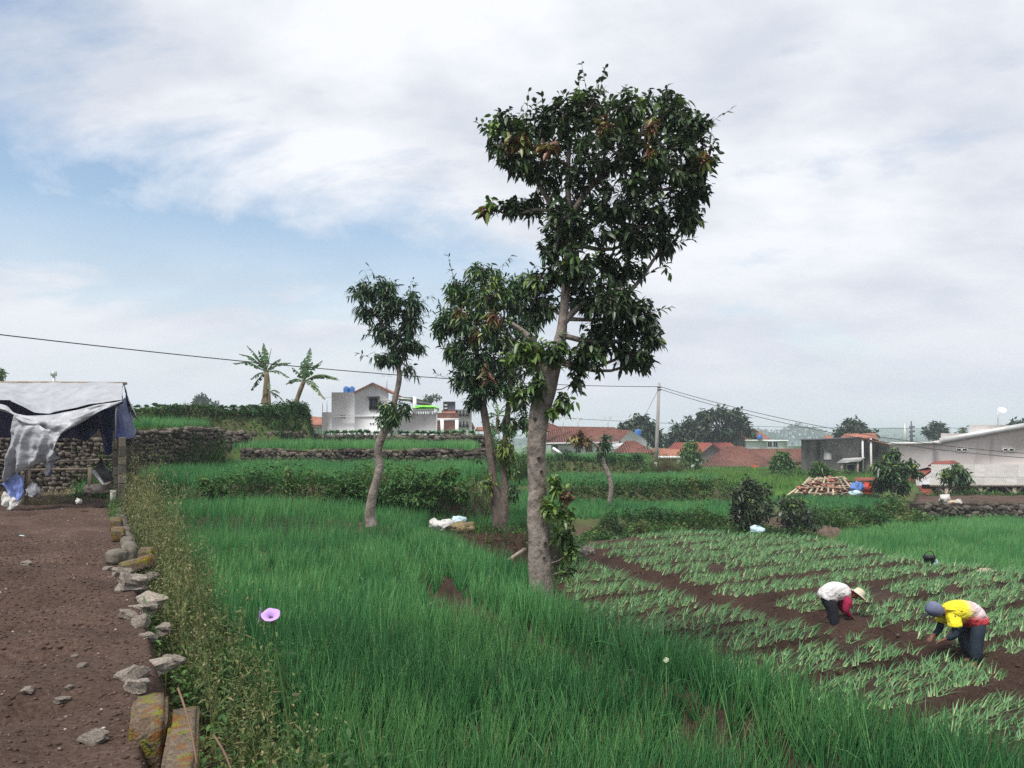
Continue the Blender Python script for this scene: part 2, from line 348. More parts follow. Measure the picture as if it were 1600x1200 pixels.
# ------------------------------------------------------------------ leaf generators (vectorised)
def basis(axis, up=None):
    axis = axis / (np.linalg.norm(axis, axis=1)[:, None] + 1e-9)
    if up is None: up = np.tile([0, 0, 1.0], (len(axis), 1))
    side = np.cross(axis, up); side /= np.linalg.norm(side, axis=1)[:, None] + 1e-9
    return axis, side, np.cross(side, axis)
T_V = np.array([[0, 0, 0], [.35, 0, 0], [.72, 0, 0], [1, 0, 0], [.3, .5, .16], [.68, .42, .12], [.3, -.5, .16], [.68, -.42, .12]])
T_F3 = np.array([[0, 1, 4], [5, 2, 3], [0, 6, 1], [7, 3, 2]]); T_F4 = np.array([[4, 1, 2, 5], [1, 6, 7, 2]])
S_V = np.array([[0, 0, 0], [.45, .5, .1], [1, 0, 0], [.45, -.5, .1]]); S_F4 = np.array([[0, 3, 2, 1]])
def leaves(pos, axis, length, width, droop=0.25, up=None, simple=False):
    """leaf blades: returns V, [F3, F4], verts per leaf"""
    TV = S_V if simple else T_V
    n = len(pos); a, s, u = basis(np.asarray(axis, float), up)
    length = np.broadcast_to(length, (n,)); width = np.broadcast_to(width, (n,)); droop = np.broadcast_to(droop, (n,))
    X = TV[None, :, 0] * length[:, None]; Yv = TV[None, :, 1] * width[:, None]; Z = TV[None, :, 2] * width[:, None]
    V = pos[:, None] + X[..., None] * a[:, None] + Yv[..., None] * s[:, None] + Z[..., None] * u[:, None]
    V[..., 2] -= droop[:, None] * length[:, None] * TV[None, :, 0] ** 2
    k = len(TV); off = (np.arange(n) * k)[:, None, None]
    F4 = ((S_F4 if simple else T_F4)[None] + off).reshape(-1, 4)
    F3 = np.zeros((0, 3), int) if simple else (T_F3[None] + off).reshape(-1, 3)
    return V.reshape(-1, 3), [F3, F4], k
def blades(base, length, width, az, lean, bend, seg=3, sides=2):
    """thin tapering blades: lean from the vertical at the foot, bend adds along the blade"""
    n = len(base); length = np.broadcast_to(length, (n,)); width = np.broadcast_to(width, (n,))
    h = np.stack([np.cos(az), np.sin(az), np.zeros(n)], 1); sd = np.stack([-np.sin(az), np.cos(az), np.zeros(n)], 1)
    if sides == 2:      # turn ribbons at random round their own axis
        q = rng.uniform(0, np.pi, n); sd = sd * np.cos(q)[:, None] + h * np.sin(q)[:, None]
    p = base.copy(); V = []; ang = lean.copy(); st = length / seg
    for k in range(seg + 1):
        r = width * (1.0 if k == 0 else (1 - (k / seg) ** 1.6) * 0.95 + 0.05) * 0.5
        if sides == 2:
            V += [p + sd * r[:, None], p - sd * r[:, None]]
        else:
            ax = h * np.sin(ang)[:, None]; ax[:, 2] = np.cos(ang); nn = np.cross(ax, sd)
            for j in range(sides):
                t = 2 * np.pi * j / sides; V.append(p + (sd * math.cos(t) + nn * math.sin(t)) * r[:, None])
        if k < seg:
            d = h * np.sin(ang)[:, None]; d[:, 2] = np.cos(ang); p = p + d * st[:, None]; ang = ang + bend / seg
    m = sides * (seg + 1); V = np.stack(V, 1)
    Fl = []
    for k in range(seg):
        if sides == 2: Fl.append([2 * k, 2 * k + 1, 2 * k + 3, 2 * k + 2])
        else:
            for j in range(sides): Fl.append([k * sides + j, k * sides + (j + 1) % sides, (k + 1) * sides + (j + 1) % sides, (k + 1) * sides + j])
    F4 = (np.array(Fl)[None] + (np.arange(n) * m)[:, None, None]).reshape(-1, 4)
    return V.reshape(-1, 3), F4, m
class Soup:
    """joins many vectorised pieces into one mesh with tint"""
    def __init__(s): s.V = []; s.F3 = []; s.F4 = []; s.T = []; s.n = 0
    def add(s, V, Fs, tint):
        for f in (Fs if isinstance(Fs, list) else [Fs]):
            if len(f): (s.F3 if f.shape[1] == 3 else s.F4).append(f + s.n)
        s.V.append(V); s.T.append(tint); s.n += len(V)
    def build(s, name, mat_, parent=None, smooth=False):
        fs = [np.concatenate(x) for x in (s.F3, s.F4) if x]
        return obj(name, np.concatenate(s.V), fs, mat_, parent, np.concatenate(s.T), smooth)
    def tris(s): return sum(len(f) for f in s.F3) + 2 * sum(len(f) for f in s.F4)
# ------------------------------------------------------------------ the ground: one sheet stepped into terraces
def xw(y): return 0.5 - 0.54 * y                      # line of the low wall beside the ploughed terrace
EDGE = [(9.0, -4), (6.5, 0), (5.0, 2.5), (3.35, 5.0), (2.25, 6.75), (0.55, 9.4), (0.75, 11.0), (-0.35, 13), (-1.2, 15.5), (-2.3, 17.5)]
FURROW = [(5.2, -3), (3.0, 2.5), (1.9, 5.0), (0.87, 7.0), (-0.75, 10.0), (-1.9, 14.4), (-3.0, 17.5)]
XFUR = [(1.2, 27), (2.06, 24.7), (4.3, 17.3), (6.1, 14.6), (7.9, 11.8), (9.5, 8.5)]
PD = [(xw(-6) - .3, -6), (xw(4.7) - .3, 4.7), (xw(5.3) - .12, 5.3), (xw(21.5) - .12, 21.5), (xw(21.5) - 0.4, 24), (-34, 24), (-34, -6)]
PF = EDGE + [(xw(17.5) + 0.2, 17.5), (xw(-4) + 0.3, -4)]
PT2 = [(xw(15) + 0.3, 15), (-2.9, 15.6), (-2.0, 17.6), (0.2, 19.0), (0.9, 21.5), (0.9, 24.0), (-1, 24.0), (-12, 24.5)]
PT3 = [(-13.2, 22.9), (-6, 22.4), (-3.5, 21.2), (-1.5, 21.4), (-0.9, 24), (-0.9, 32.6), (-13.2, 32.6)]
PMID = [(-1.0, 24), (0.9, 22.5), (1.3, 30), (1.3, 37), (0.0, 37)]
PT4L = [(-34, 23.6), (-12.4, 24.2), (-10.7, 28), (-12.6, 32.4), (-14.6, 38), (-34, 38)]
PT4 = [(-12.1, 32.0), (-1.4, 32.0), (-1.3, 41), (-13, 41)]
PT5L = [(-40, 34.5), (-17, 35.2), (-12.2, 37), (-10.2, 38), (-12.7, 47), (-40, 47)]
PT5R = [(-10.6, 40), (-1.5, 40.2), (-1.0, 44), (-0.8, 52), (-10.6, 52)]
PDUG = [(2.0, 26), (0.9, 21), (1.2, 15), (3.0, 10), (5.5, 6.5), (8, 3), (24, 3), (24, 19.6), (14.2, 21.3), (12.25, 23), (11.4, 27.9), (9.5, 30), (6, 30.3), (4, 28.5)]
PRF = [(11.6, 27.9), (12.5, 23.2), (14.4, 21.5), (24, 19.8), (40, 19), (40, 36.6), W2(1440, 36.6), W2(1370, 33.5), W2(1300, 30)]
PB1 = [W2(850, 31.5), W2(1140, 31.5), W2(1150, 38), W2(850, 38)]
PB2 = [(-1.5, 41), W2(1115, 40), W2(1125, 50.5), (-1.5, 51)]
PB3 = [(-2.0, 52.5), W2(1000, 52.5), W2(1018, 61), (-2.0, 61)]
PB1R = [W2(1190, 36), W2(1400, 36), W2(1425, 47), W2(1190, 47)]
PGR = [W2(1005, 45), W2(1240, 46), W2(1430, 48), W2(1420, 84), W2(1005, 84)]
PRS = [W2(1425, 37.2), (44, 37.2), (44, 43), W2(1425, 44)]
PDd = np.array([0.88, 0.47]); PDn = np.array([-0.47, 0.88])
BED = 1.55
def dug_bed(x, y):
    """1 on a raised bed, 0 in a furrow of the half-dug field"""
    t = x * PDn[0] + y * PDn[1] + 0.25 * vnoise(x, y, 3.0)
    ph = np.abs(((t / BED) % 1.0) - 0.5) * 2            # 1 at the furrow, 0 at the bed's middle
    return (1 - sstep(0.68, 0.88, ph)) * sstep(0.28, 0.62, dline(XFUR, x, y))
def zg(x, y):
    x = np.asarray(x, float); y = np.asarray(y, float)
    z = -2.15 - 2.4 * sstep(46, 92, y)
    z = np.where(x > 20, z - 1.4 * sstep(43.5, 47, y) * (1 - sstep(60, 92, y)), z)
    z = z + 1.8 * sstep(0, -14, x) * sstep(20, 40, y) * (1 - sstep(60, 80, y))
    def paint(z, poly, h, soft):
        return z + (h - z) * (sstep(-soft, 0.0, sdist(poly, x, y)) if soft > 0 else sstep(0.02, -soft, sdist(poly, x, y)))
    for poly, h, soft in ((PGR, -1.35, 1.6), (PB1R, -1.85, 1.0), (PRS, -1.4, -0.3), (PDUG, -2.05, 0.9), (PRF, -2.2, 0.6), (PB1, -1.6, 0.8), (PB2, -0.8, 0.9), (PB3, 0.3, 0.7),
                          (PMID, -0.95, 1.0), (PT2, -0.12 - 0.2 * sstep(16, 21, y) - 0.42 * sstep(-5.0, -1, x), 0.5), (PF, -0.7, 1.25), (PT3, 0.35 + 0.15 * sstep(22, 31, y), 0.9),
                          (PT4, 1.3, -0.35), (PT4L, 2.08, -0.4), (PT5R, 1.95, -0.35), (PT5L, 2.95, 0.45), (PD, 0.0, 0.28)):
        z = paint(z, poly, h, soft)
    # ploughed ridges across the dirt terrace
    d = sstep(0.0, 0.6, sdist(PD, x, y)); s = y * 0.88 - x * 0.47
    z = z + d * (0.17 * (np.abs(np.sin(np.pi * (s + 0.6 * vnoise(x, y, 2.6)) / 1.3)) ** 0.6 - .6) * (1 + 1.0 * vnoise(x, y, 1.9)) + 0.085 * fbm(x, y, 0.6, 4))
    # raised beds of the half-dug field, clods
    g = sstep(0, 0.5, sdist(PDUG, x, y))
    z = z + g * (0.22 * dug_bed(x, y) - 0.08 + 0.07 * fbm(x, y, 0.5, 4))
    f = sstep(0, 0.4, sdist(PF, x, y))
    z = z + f * 0.14 * sstep(0.0, 0.35, -sdist(np.array(FURROW + [(-40, 17.5), (-40, -3)]), x, y)) - f * (0.12 * (1 - sstep(0.06, 0.24, dline(FURROW, x, y))))
    z = z + (1 - g) * (1 - d) * (1 - sstep(60, 90, y)) * 0.07 * fbm(x, y, 1.3, 3)
    return z

ang = np.concatenate([np.linspace(-180, -60, 16)[:-1], np.linspace(-60, -42, 24)[:-1], np.linspace(-42, 42, 470), np.linspace(42, 60, 24)[1:], np.linspace(60, 180, 16)[1:-1]])
rad = np.concatenate([[0.3, 1.0, 1.8], np.geomspace(2.4, 62, 300), np.geomspace(64, 6000, 46)])
A_, R_ = np.meshgrid(np.radians(ang), rad)
gx = R_ * np.sin(A_); gy = R_ * np.cos(A_); gz = zg(gx.ravel(), gy.ravel()).reshape(gx.shape)
na, nr = len(ang), len(rad)
V = np.stack([gx, gy, gz], -1).reshape(-1, 3)
ii, jj = np.meshgrid(np.arange(nr - 1), np.arange(na), indexing='ij'); j2 = (jj + 1) % na
Fq = np.stack([ii * na + jj, (ii + 1) * na + jj, (ii + 1) * na + j2, ii * na + j2], -1).reshape(-1, 4)
Fq = Fq[:, ::-1]
cen = len(V); V = np.vstack([V, [[0, 0, zg(np.array([0.0]), np.array([0.0]))[0]]]])
F3 = np.array([[cen, j, (j + 1) % na] for j in range(na)])[:, ::-1]
xx, yy = V[:, 0], V[:, 1]
grassy = sstep(-1.5, 1.0, sdist(PGR, xx, yy)); grassy = np.maximum(grassy, sstep(58, 75, yy))
onion_cover = np.zeros(len(xx))
for poly in (PT3, PT4, PB2, PB3, PB1, PB1R, PRF, PT5L, PT5R, PT4L): onion_cover = np.maximum(onion_cover, 0.55 * sstep(-0.8, 0.2, sdist(poly, xx, yy)))
grassy = np.maximum(grassy, onion_cover * sstep(16, 26, yy))
def ground_mat():
    m, t, b = new_mat("soil_ground"); nd = t.nodes.new; lk = t.links.new
    co = nd("ShaderNodeTexCoord")
    def noise(sc, de=6, ro=0.6):
        n = nd("ShaderNodeTexNoise"); lk(co.outputs['Object'], n.inputs[0]); n.inputs['Scale'].default_value = sc; n.inputs['Detail'].default_value = de; n.inputs['Roughness'].default_value = ro; return n.outputs[0]
    def ramp(src, stops):
        r = nd("ShaderNodeValToRGB"); lk(src, r.inputs[0])
        while len(r.color_ramp.elements) < len(stops): r.color_ramp.elements.new(0.5)
        for e, (p, c) in zip(r.color_ramp.elements, stops): e.position = p; e.color = (*c, 1)
        return r.outputs[0]
    def mix(f, a, c, mode='MIX'):
        mi = nd("ShaderNodeMix"); mi.data_type = 'RGBA'; mi.blend_type = mode
        for k, v in ((0, f), (6, a), (7, c)):
            if isinstance(v, (int, float)): mi.inputs[k].default_value = v
            elif isinstance(v, tuple): mi.inputs[k].default_value = (*v, 1)
            else: lk(v, mi.inputs[k])
        return mi.outputs[2]
    fine = ramp(noise(26, 10, 0.72), [(0.28, (0.040, 0.024, 0.018)), (0.5, (0.094, 0.061, 0.047)), (0.66, (0.145, 0.098, 0.079)), (0.78, (0.24, 0.185, 0.155))])
    big = ramp(noise(0.9, 4), [(0.3, (0.62, 0.6, 0.58)), (0.7, (1.25, 1.25, 1.25))])
    soil = mix(1.0, fine, big, 'MULTIPLY')
    grass = ramp(noise(2.2, 8, 0.65), [(0.3, (0.035, 0.085, 0.018)), (0.6, (0.075, 0.16, 0.03)), (0.75, (0.11, 0.15, 0.045))])
    at = nd("ShaderNodeAttribute"); at.attribute_name = "tint"
    ad = nd("ShaderNodeAttribute"); ad.attribute_name = "damp"      # freshly dug, moist dark earth
    soil = mix(ad.outputs['Fac'], soil, mix(1.0, soil, (0.52, 0.47, 0.45), 'MULTIPLY'))
    lk(mix(at.outputs['Fac'], soil, grass), b.inputs['Base Color'])
    b.inputs['Roughness'].default_value = 0.95; b.inputs['Specular IOR Level'].default_value = 0.15
    bp = nd("ShaderNodeBump"); bp.inputs['Distance'].default_value = 0.03; bp.inputs['Strength'].default_value = 1.0; lk(noise(34, 10, 0.7), bp.inputs['Height']); lk(bp.outputs[0], b.inputs['Normal'])
    return m
M_ground = ground_mat()
o = obj("ground", V, [F3, Fq], M_ground, tint=grassy, smooth=True); tag(o, kind="structure")
da = o.data.attributes.new("damp", 'FLOAT', 'POINT'); da.data.foreach_set("value", np.maximum(sstep(-1.2, 0.4, sdist(PDUG, xx, yy)), np.maximum(0.6 * sstep(-.3, .3, sdist(PF, xx, yy)), 0.8 * sstep(-.5, .8, sdist([(-2.6, 17), (0, 15.5), (2.5, 17), (2.5, 27), (0, 26), (-1.5, 21)], xx, yy)))).astype(np.float32))
def zg1(x, y): return float(zg(np.array([x]), np.array([y]))[0])
def G(u, Y, dz=0.0):
    x, y = W2(u, Y); return np.array([x, y, zg1(x, y) + dz])

# far hills beyond the town
def hills():
    us = np.linspace(-1400, 3200, 240); Y = 1300.0
    top = 684 - 15 * np.exp(-((us - 1395) / 75) ** 2) + 6 * vnoise(us, us * 0, 90) + 4 * vnoise(us, us * 0 + 5, 31)
    a = np.array([P(u, t, Y) for u, t in zip(us, top)]); b = np.array([P(u, 720, Y - 300) for u in us]); b[:, 2] = -6
    c = a.copy(); c[:, 1] += 300; c[:, 2] = -6
    n = len(us); V = np.vstack([b, a, c])
    Fq = np.array([[k * n + i, k * n + i + 1, (k + 1) * n + i + 1, (k + 1) * n + i] for k in (0, 1) for i in range(n - 1)])
    tag(obj("hills", V, [Fq], mat("hill_woods", (0.03, 0.06, 0.03), (0.05, 0.09, 0.045), 0.95, 0.01), smooth=True), kind="structure")
hills()

# ------------------------------------------------------------------ standing onions (leaves nobody could count: stuff)
def scatter(poly, spacing, keep=None):
    p = np.asarray(poly, float); x0, y0 = p.min(0); x1, y1 = p.max(0)
    nx, ny = int((x1 - x0) / spacing) + 1, int((y1 - y0) / spacing) + 1
    x = x0 + (np.arange(nx)[None, :] + rng.uniform(-.48, .48, (ny, nx)) + 0.5) * spacing
    y = y0 + (np.arange(ny)[:, None] + rng.uniform(-.48, .48, (ny, nx)) + 0.5) * spacing
    x, y = x.ravel(), y.ravel(); k = inpoly(poly, x, y)
    x, y = x[k], y[k]
    if keep is not None:
        k = keep(x, y); x, y = x[k], y[k]
    return x, y
def in_view(x, y, margin=1.5, ymin=2.2):
    return (y > ymin) & (np.abs(x) < y * 0.72 + margin)
def onions(soup, x, y, per, length, width, seg, sides, tint0=0.45, tspread=0.3, lean=0.28, spread=0.05, wind=(0.05, -0.6), h_noise=0.25):
    n = len(x)
    if n == 0: return
    per_i = rng.integers(max(2, per - 3), per + 4, n); idx = np.repeat(np.arange(n), per_i); m = len(idx)
    az = rng.uniform(0, 2 * np.pi, m); rr = rng.uniform(0, spread, m)
    bx = x[idx] + rr * np.cos(az); by = y[idx] + rr * np.sin(az); bz = zg(x, y)[idx] - 0.02
    hs = (1 + h_noise * (2 * fbm(x, y, 1.7, 3)) + rng.normal(0, 0.07, n))[idx]
    Lm = length * hs * rng.uniform(0.62, 1.12, m)
    le = np.abs(rng.normal(lean * 0.55, lean * 0.6, m)); az = az + rng.normal(0, 0.5, m)
    # the same breeze for all
    vx = np.sin(le) * np.cos(az) + wind[0]; vy = np.sin(le) * np.sin(az) + wind[0] * wind[1]
    az = np.arctan2(vy, vx); le = np.clip(np.hypot(vx, vy), 0, 1.2)
    be = rng.uniform(0.0, 0.30, m)
    kink = rng.random(m) < 0.03; be[kink] += 1.5
    V, F4, k = blades(np.stack([bx, by, bz], 1), Lm, width * rng.uniform(0.75, 1.25, m), az, le, be, seg, sides)
    t = np.clip(tint0 + 0.5 * fbm(x, y, 1.1, 3)[idx] + rng.normal(0, tspread * 0.5, m), 0, 0.95)
    t[rng.random(m) < 0.008] = 1.0
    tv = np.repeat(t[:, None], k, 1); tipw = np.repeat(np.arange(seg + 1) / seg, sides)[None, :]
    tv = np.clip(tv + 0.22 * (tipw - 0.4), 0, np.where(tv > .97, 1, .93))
    soup.add(V, [F4], tv.ravel())
def bedlines(x, y, d, period, gap, phase=0.0):
    t = x * d[1] - y * d[0] + 0.15 * vnoise(x, y, 2.5); ph = ((t / period + phase) % 1.0)
    return ph > gap / period
bdir = np.array([0.47, -0.88])
# nearest terrace
x, y = scatter(PF, 0.148, lambda x, y: in_view(x, y, 1.2, 2.5) & (dline(FURROW, x, y) > np.where(y < 8.5, 0.03, 0.075) + 0.03 * vnoise(x, y, .5)) & (x > xw(y) + 0.62 + 0.035 * y + 0.25 * vnoise(x, y, 0.8)) & (sdist(PF, x, y) > 0.08)
               & (np.hypot(x - 0.42, y - 10.6) > 0.45) & ~((dline(FURROW, x, y) < 0.26) & (y > 9.3) & (y < 12)) & (vnoise(x, y, 0.35) > -0.42) & ((y < 14.15) | (x > -2.9)))
left = sdist(np.array(FURROW + [(-40, 17.5), (-40, -3)]), x, y) > 0
bl = bedlines(x, y, bdir, 1.28, 0.10); keep = ~left | bl
x, y = x[keep], y[keep]
nearm = y < 8.5
s = Soup()
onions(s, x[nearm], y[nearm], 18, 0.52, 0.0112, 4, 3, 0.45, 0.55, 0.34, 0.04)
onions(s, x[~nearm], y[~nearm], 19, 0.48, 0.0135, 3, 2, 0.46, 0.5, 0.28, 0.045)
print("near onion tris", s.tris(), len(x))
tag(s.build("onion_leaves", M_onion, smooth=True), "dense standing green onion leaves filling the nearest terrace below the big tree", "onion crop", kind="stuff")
def field(label, poly, spacing, per, length, width, ymax=99, tint0=0.42, keep=None, seg=2, period=None, tspread=0.3):
    x, y = scatter(poly, spacing, lambda x, y: in_view(x, y, 1.5) & (sdist(poly, x, y) > 0.05) & (keep(x, y) if keep else True))
    if period:
        k = bedlines(x, y, np.array([0.97, -0.2]), period, 0.28); x, y = x[k], y[k]
    s = Soup(); onions(s, x, y, per, length, width, seg, 2, tint0, tspread, 0.22, 0.06)
    print("field", label[:40], s.tris())
    tag(s.build("onion_leaves", M_onion, smooth=True), label, "onion crop", kind="stuff")
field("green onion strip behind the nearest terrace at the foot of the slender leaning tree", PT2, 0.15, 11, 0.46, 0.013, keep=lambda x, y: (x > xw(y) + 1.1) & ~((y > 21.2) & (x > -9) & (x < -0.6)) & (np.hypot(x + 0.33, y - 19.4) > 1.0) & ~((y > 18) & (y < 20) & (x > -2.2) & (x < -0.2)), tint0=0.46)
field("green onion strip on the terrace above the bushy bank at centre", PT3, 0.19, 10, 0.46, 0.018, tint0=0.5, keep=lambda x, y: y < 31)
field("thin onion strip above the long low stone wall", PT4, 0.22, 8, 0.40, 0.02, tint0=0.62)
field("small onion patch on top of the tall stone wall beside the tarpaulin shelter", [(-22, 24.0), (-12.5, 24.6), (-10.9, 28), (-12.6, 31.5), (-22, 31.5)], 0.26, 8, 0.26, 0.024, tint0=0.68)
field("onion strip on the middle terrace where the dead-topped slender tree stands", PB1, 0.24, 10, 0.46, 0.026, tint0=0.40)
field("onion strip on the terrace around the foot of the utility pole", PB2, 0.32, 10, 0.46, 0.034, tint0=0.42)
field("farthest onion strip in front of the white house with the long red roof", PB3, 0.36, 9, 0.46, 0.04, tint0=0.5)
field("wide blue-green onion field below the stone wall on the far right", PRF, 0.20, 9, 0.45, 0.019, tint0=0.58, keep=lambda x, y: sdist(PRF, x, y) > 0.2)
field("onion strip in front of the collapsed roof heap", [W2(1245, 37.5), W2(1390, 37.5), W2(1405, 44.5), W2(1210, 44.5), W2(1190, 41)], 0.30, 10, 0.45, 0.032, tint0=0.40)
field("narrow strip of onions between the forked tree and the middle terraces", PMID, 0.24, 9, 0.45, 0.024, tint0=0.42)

# pale-green grass meadow before the tiled houses
x, y = scatter(PGR, 0.34, lambda x, y: in_view(x, y) & (sdist(PGR, x, y) > 0.2))
s = Soup()
for k in range(3):
    n = len(x); V, F4, m = blades(np.stack([x + rng.normal(0, .15, n), y + rng.normal(0, .15, n), zg(x, y) - .02], 1), rng.uniform(.25, .5, n), 0.05, rng.uniform(0, 6.28, n), np.abs(rng.normal(.3, .2, n)), rng.uniform(0, .8, n), 2, 2)
    s.add(V, [F4], np.repeat(np.clip(0.5 + 0.6 * fbm(x, y, 4) + rng.normal(0, .2, n), 0, 1), m))
tag(s.build("grass", M_grass, smooth=True), "bright green meadow grass in front of the tiled houses", "grass", kind="stuff")

# ------------------------------------------------------------------ half-dug field: pulled onion plants lying on the beds
def tuft(seed, nl):
    r = np.random.default_rng(seed); az = r.normal(0.0, 0.5, nl); b = np.zeros((nl, 3)); b[:, 0] = r.normal(0, .03, nl); b[:, 1] = r.normal(0, .04, nl)
    V, F4, k = blades(b, r.uniform(.20, .36, nl), 0.021, az, r.uniform(0.35, 1.0, nl), r.uniform(.5, 1.3, nl), 3, 2)
    V[:, 2] = np.maximum(V[:, 2], 0.012 + 0.0 * V[:, 2]) 
    t = np.clip(r.normal(.5, .25, nl)[:, None] + np.repeat(np.array([.45, .1, -.1, .0]), 2)[None], 0, 1)
    return V, F4, t.ravel()
TUFTS = [tuft(100 + i, 9) for i in range(8)]
TUFT_ME = [meshdata("onion_plant", v, [f], M_onion2, t, True) for v, f, t in TUFTS]
xs, ys = [], []
tmin, tmax = 0, 40
pd = np.array(PDUG); tt = pd @ PDn; ss = pd @ PDd
for t in np.arange(tt.min(), tt.max(), 0.30):
    s_ = np.arange(ss.min(), ss.max(), 0.16); s_ = s_ + rng.uniform(-.08, .08, len(s_)); t_ = t + rng.uniform(-.05, .05, len(s_))
    xs.append(s_ * PDd[0] + t_ * PDn[0]); ys.append(s_ * PDd[1] + t_ * PDn[1])
xs, ys = np.concatenate(xs), np.concatenate(ys)
k = inpoly(PDUG, xs, ys) & (sdist(PDUG, xs, ys) > 0.3) & in_view(xs, ys, 1.0, 8.0) & (dug_bed(xs, ys) > 0.80) & (vnoise(xs, ys, 1.4) > -0.36)
k &= (np.hypot(xs - 6.6, ys - 15.0) > 0.5) & (np.hypot(xs - 7.4, ys - 12.8) > 0.5)
# hidden behind the near bank: leave out what the camera can never see
k &= (EYE - (zg(xs, ys) + 0.3)) / ys < 0.36
xs, ys = xs[k], ys[k]; zs = zg(xs, ys)
order = np.argsort(ys); xs, ys, zs = xs[order], ys[order], zs[order]
hd = rng.normal(0.3, 0.42, len(xs)); scl = rng.uniform(.68, 1.1, len(xs)); ti = rng.integers(0, 8, len(xs))
for i in range(min(300, len(xs))):
    o = bpy.data.objects.new("onion_plant", TUFT_ME[ti[i]]); o.location = (xs[i], ys[i], zs[i] - .01); o.rotation_euler = (0, 0, hd[i]); o.scale = (scl[i],) * 3; link(o)
    df = dline(XFUR, xs[i:i + 1], ys[i:i + 1])[0]; lf = xs[i] < np.interp(ys[i], [p[1] for p in XFUR[::-1]], [p[0] for p in XFUR[::-1]])
    zone = ("on the bed stubs left of the cross furrow" if lf else "along the dark cross furrow before the workers" if df < 1.3 else "around the worker in the tie-dye shirt" if xs[i] > 7.2 and ys[i] < 14.5
            else "between the two bending workers" if ys[i] < 15.2 else "behind the worker in the straw hat" if xs[i] < 7.5 else "behind the worker in the tie-dye shirt")
    tag(o, "pale pulled onion plant " + zone, "onion plant", "pulled onion plants " + zone)
s = Soup()
for q in range(8):
    m = np.where((ti == q) & (np.arange(len(xs)) >= 300))[0]
    if not len(m): continue
    v, f, t = TUFTS[q]; c, sn = np.cos(hd[m])[:, None], np.sin(hd[m])[:, None]; sc_ = scl[m][:, None]
    X = (v[None, :, 0] * c - v[None, :, 1] * sn) * sc_ + xs[m][:, None]; Yv = (v[None, :, 0] * sn + v[None, :, 1] * c) * sc_ + ys[m][:, None]; Z = v[None, :, 2] * sc_ + zs[m][:, None] - .01
    s.add(np.stack([X, Yv, Z], -1).reshape(-1, 3), [(f[None] + (np.arange(len(m)) * len(v))[:, None, None]).reshape(-1, 4)], np.tile(t, len(m)))
print("tufts", len(xs))
tag(s.build("pulled_onions", M_onion2, smooth=True), "rows of pale pulled onion plants lying across the far dug beds", "onion crop", kind="stuff")
# ------------------------------------------------------------------ stones
def rock_mesh(name, seed, mat_, sub=False):
    """squarish, knocked-about stone of unit size"""
    bm = bmesh.new(); r = random.Random(seed)
    bmesh.ops.create_cube(bm, size=1.0)
    bmesh.ops.bevel(bm, geom=list(bm.edges), offset=(0.13 if sub else 0.24), segments=1, affect='EDGES')
    if sub: bmesh.ops.subdivide_edges(bm, edges=list(bm.edges), cuts=2, use_grid_fill=True, smooth=0.15)
    a = [r.uniform(-9, 9) for _ in range(3)]
    from mathutils import noise
    for v in bm.verts:
        n = noise.noise_vector(v.co * 1.3 + Vector(a)); v.co += n * (0.34 if sub else 0.27)
        if sub: v.co += noise.noise_vector(v.co * 3.5 + Vector(a)) * 0.10
    me = bpy.data.meshes.new(name); bm.to_mesh(me); bm.free(); me.materials.append(mat_)
    return me
STONES = [rock_mesh("stone", i, M_stone) for i in range(8)]
ROCKS = [rock_mesh("rock", 50 + i, M_rock, True) for i in range(7)]
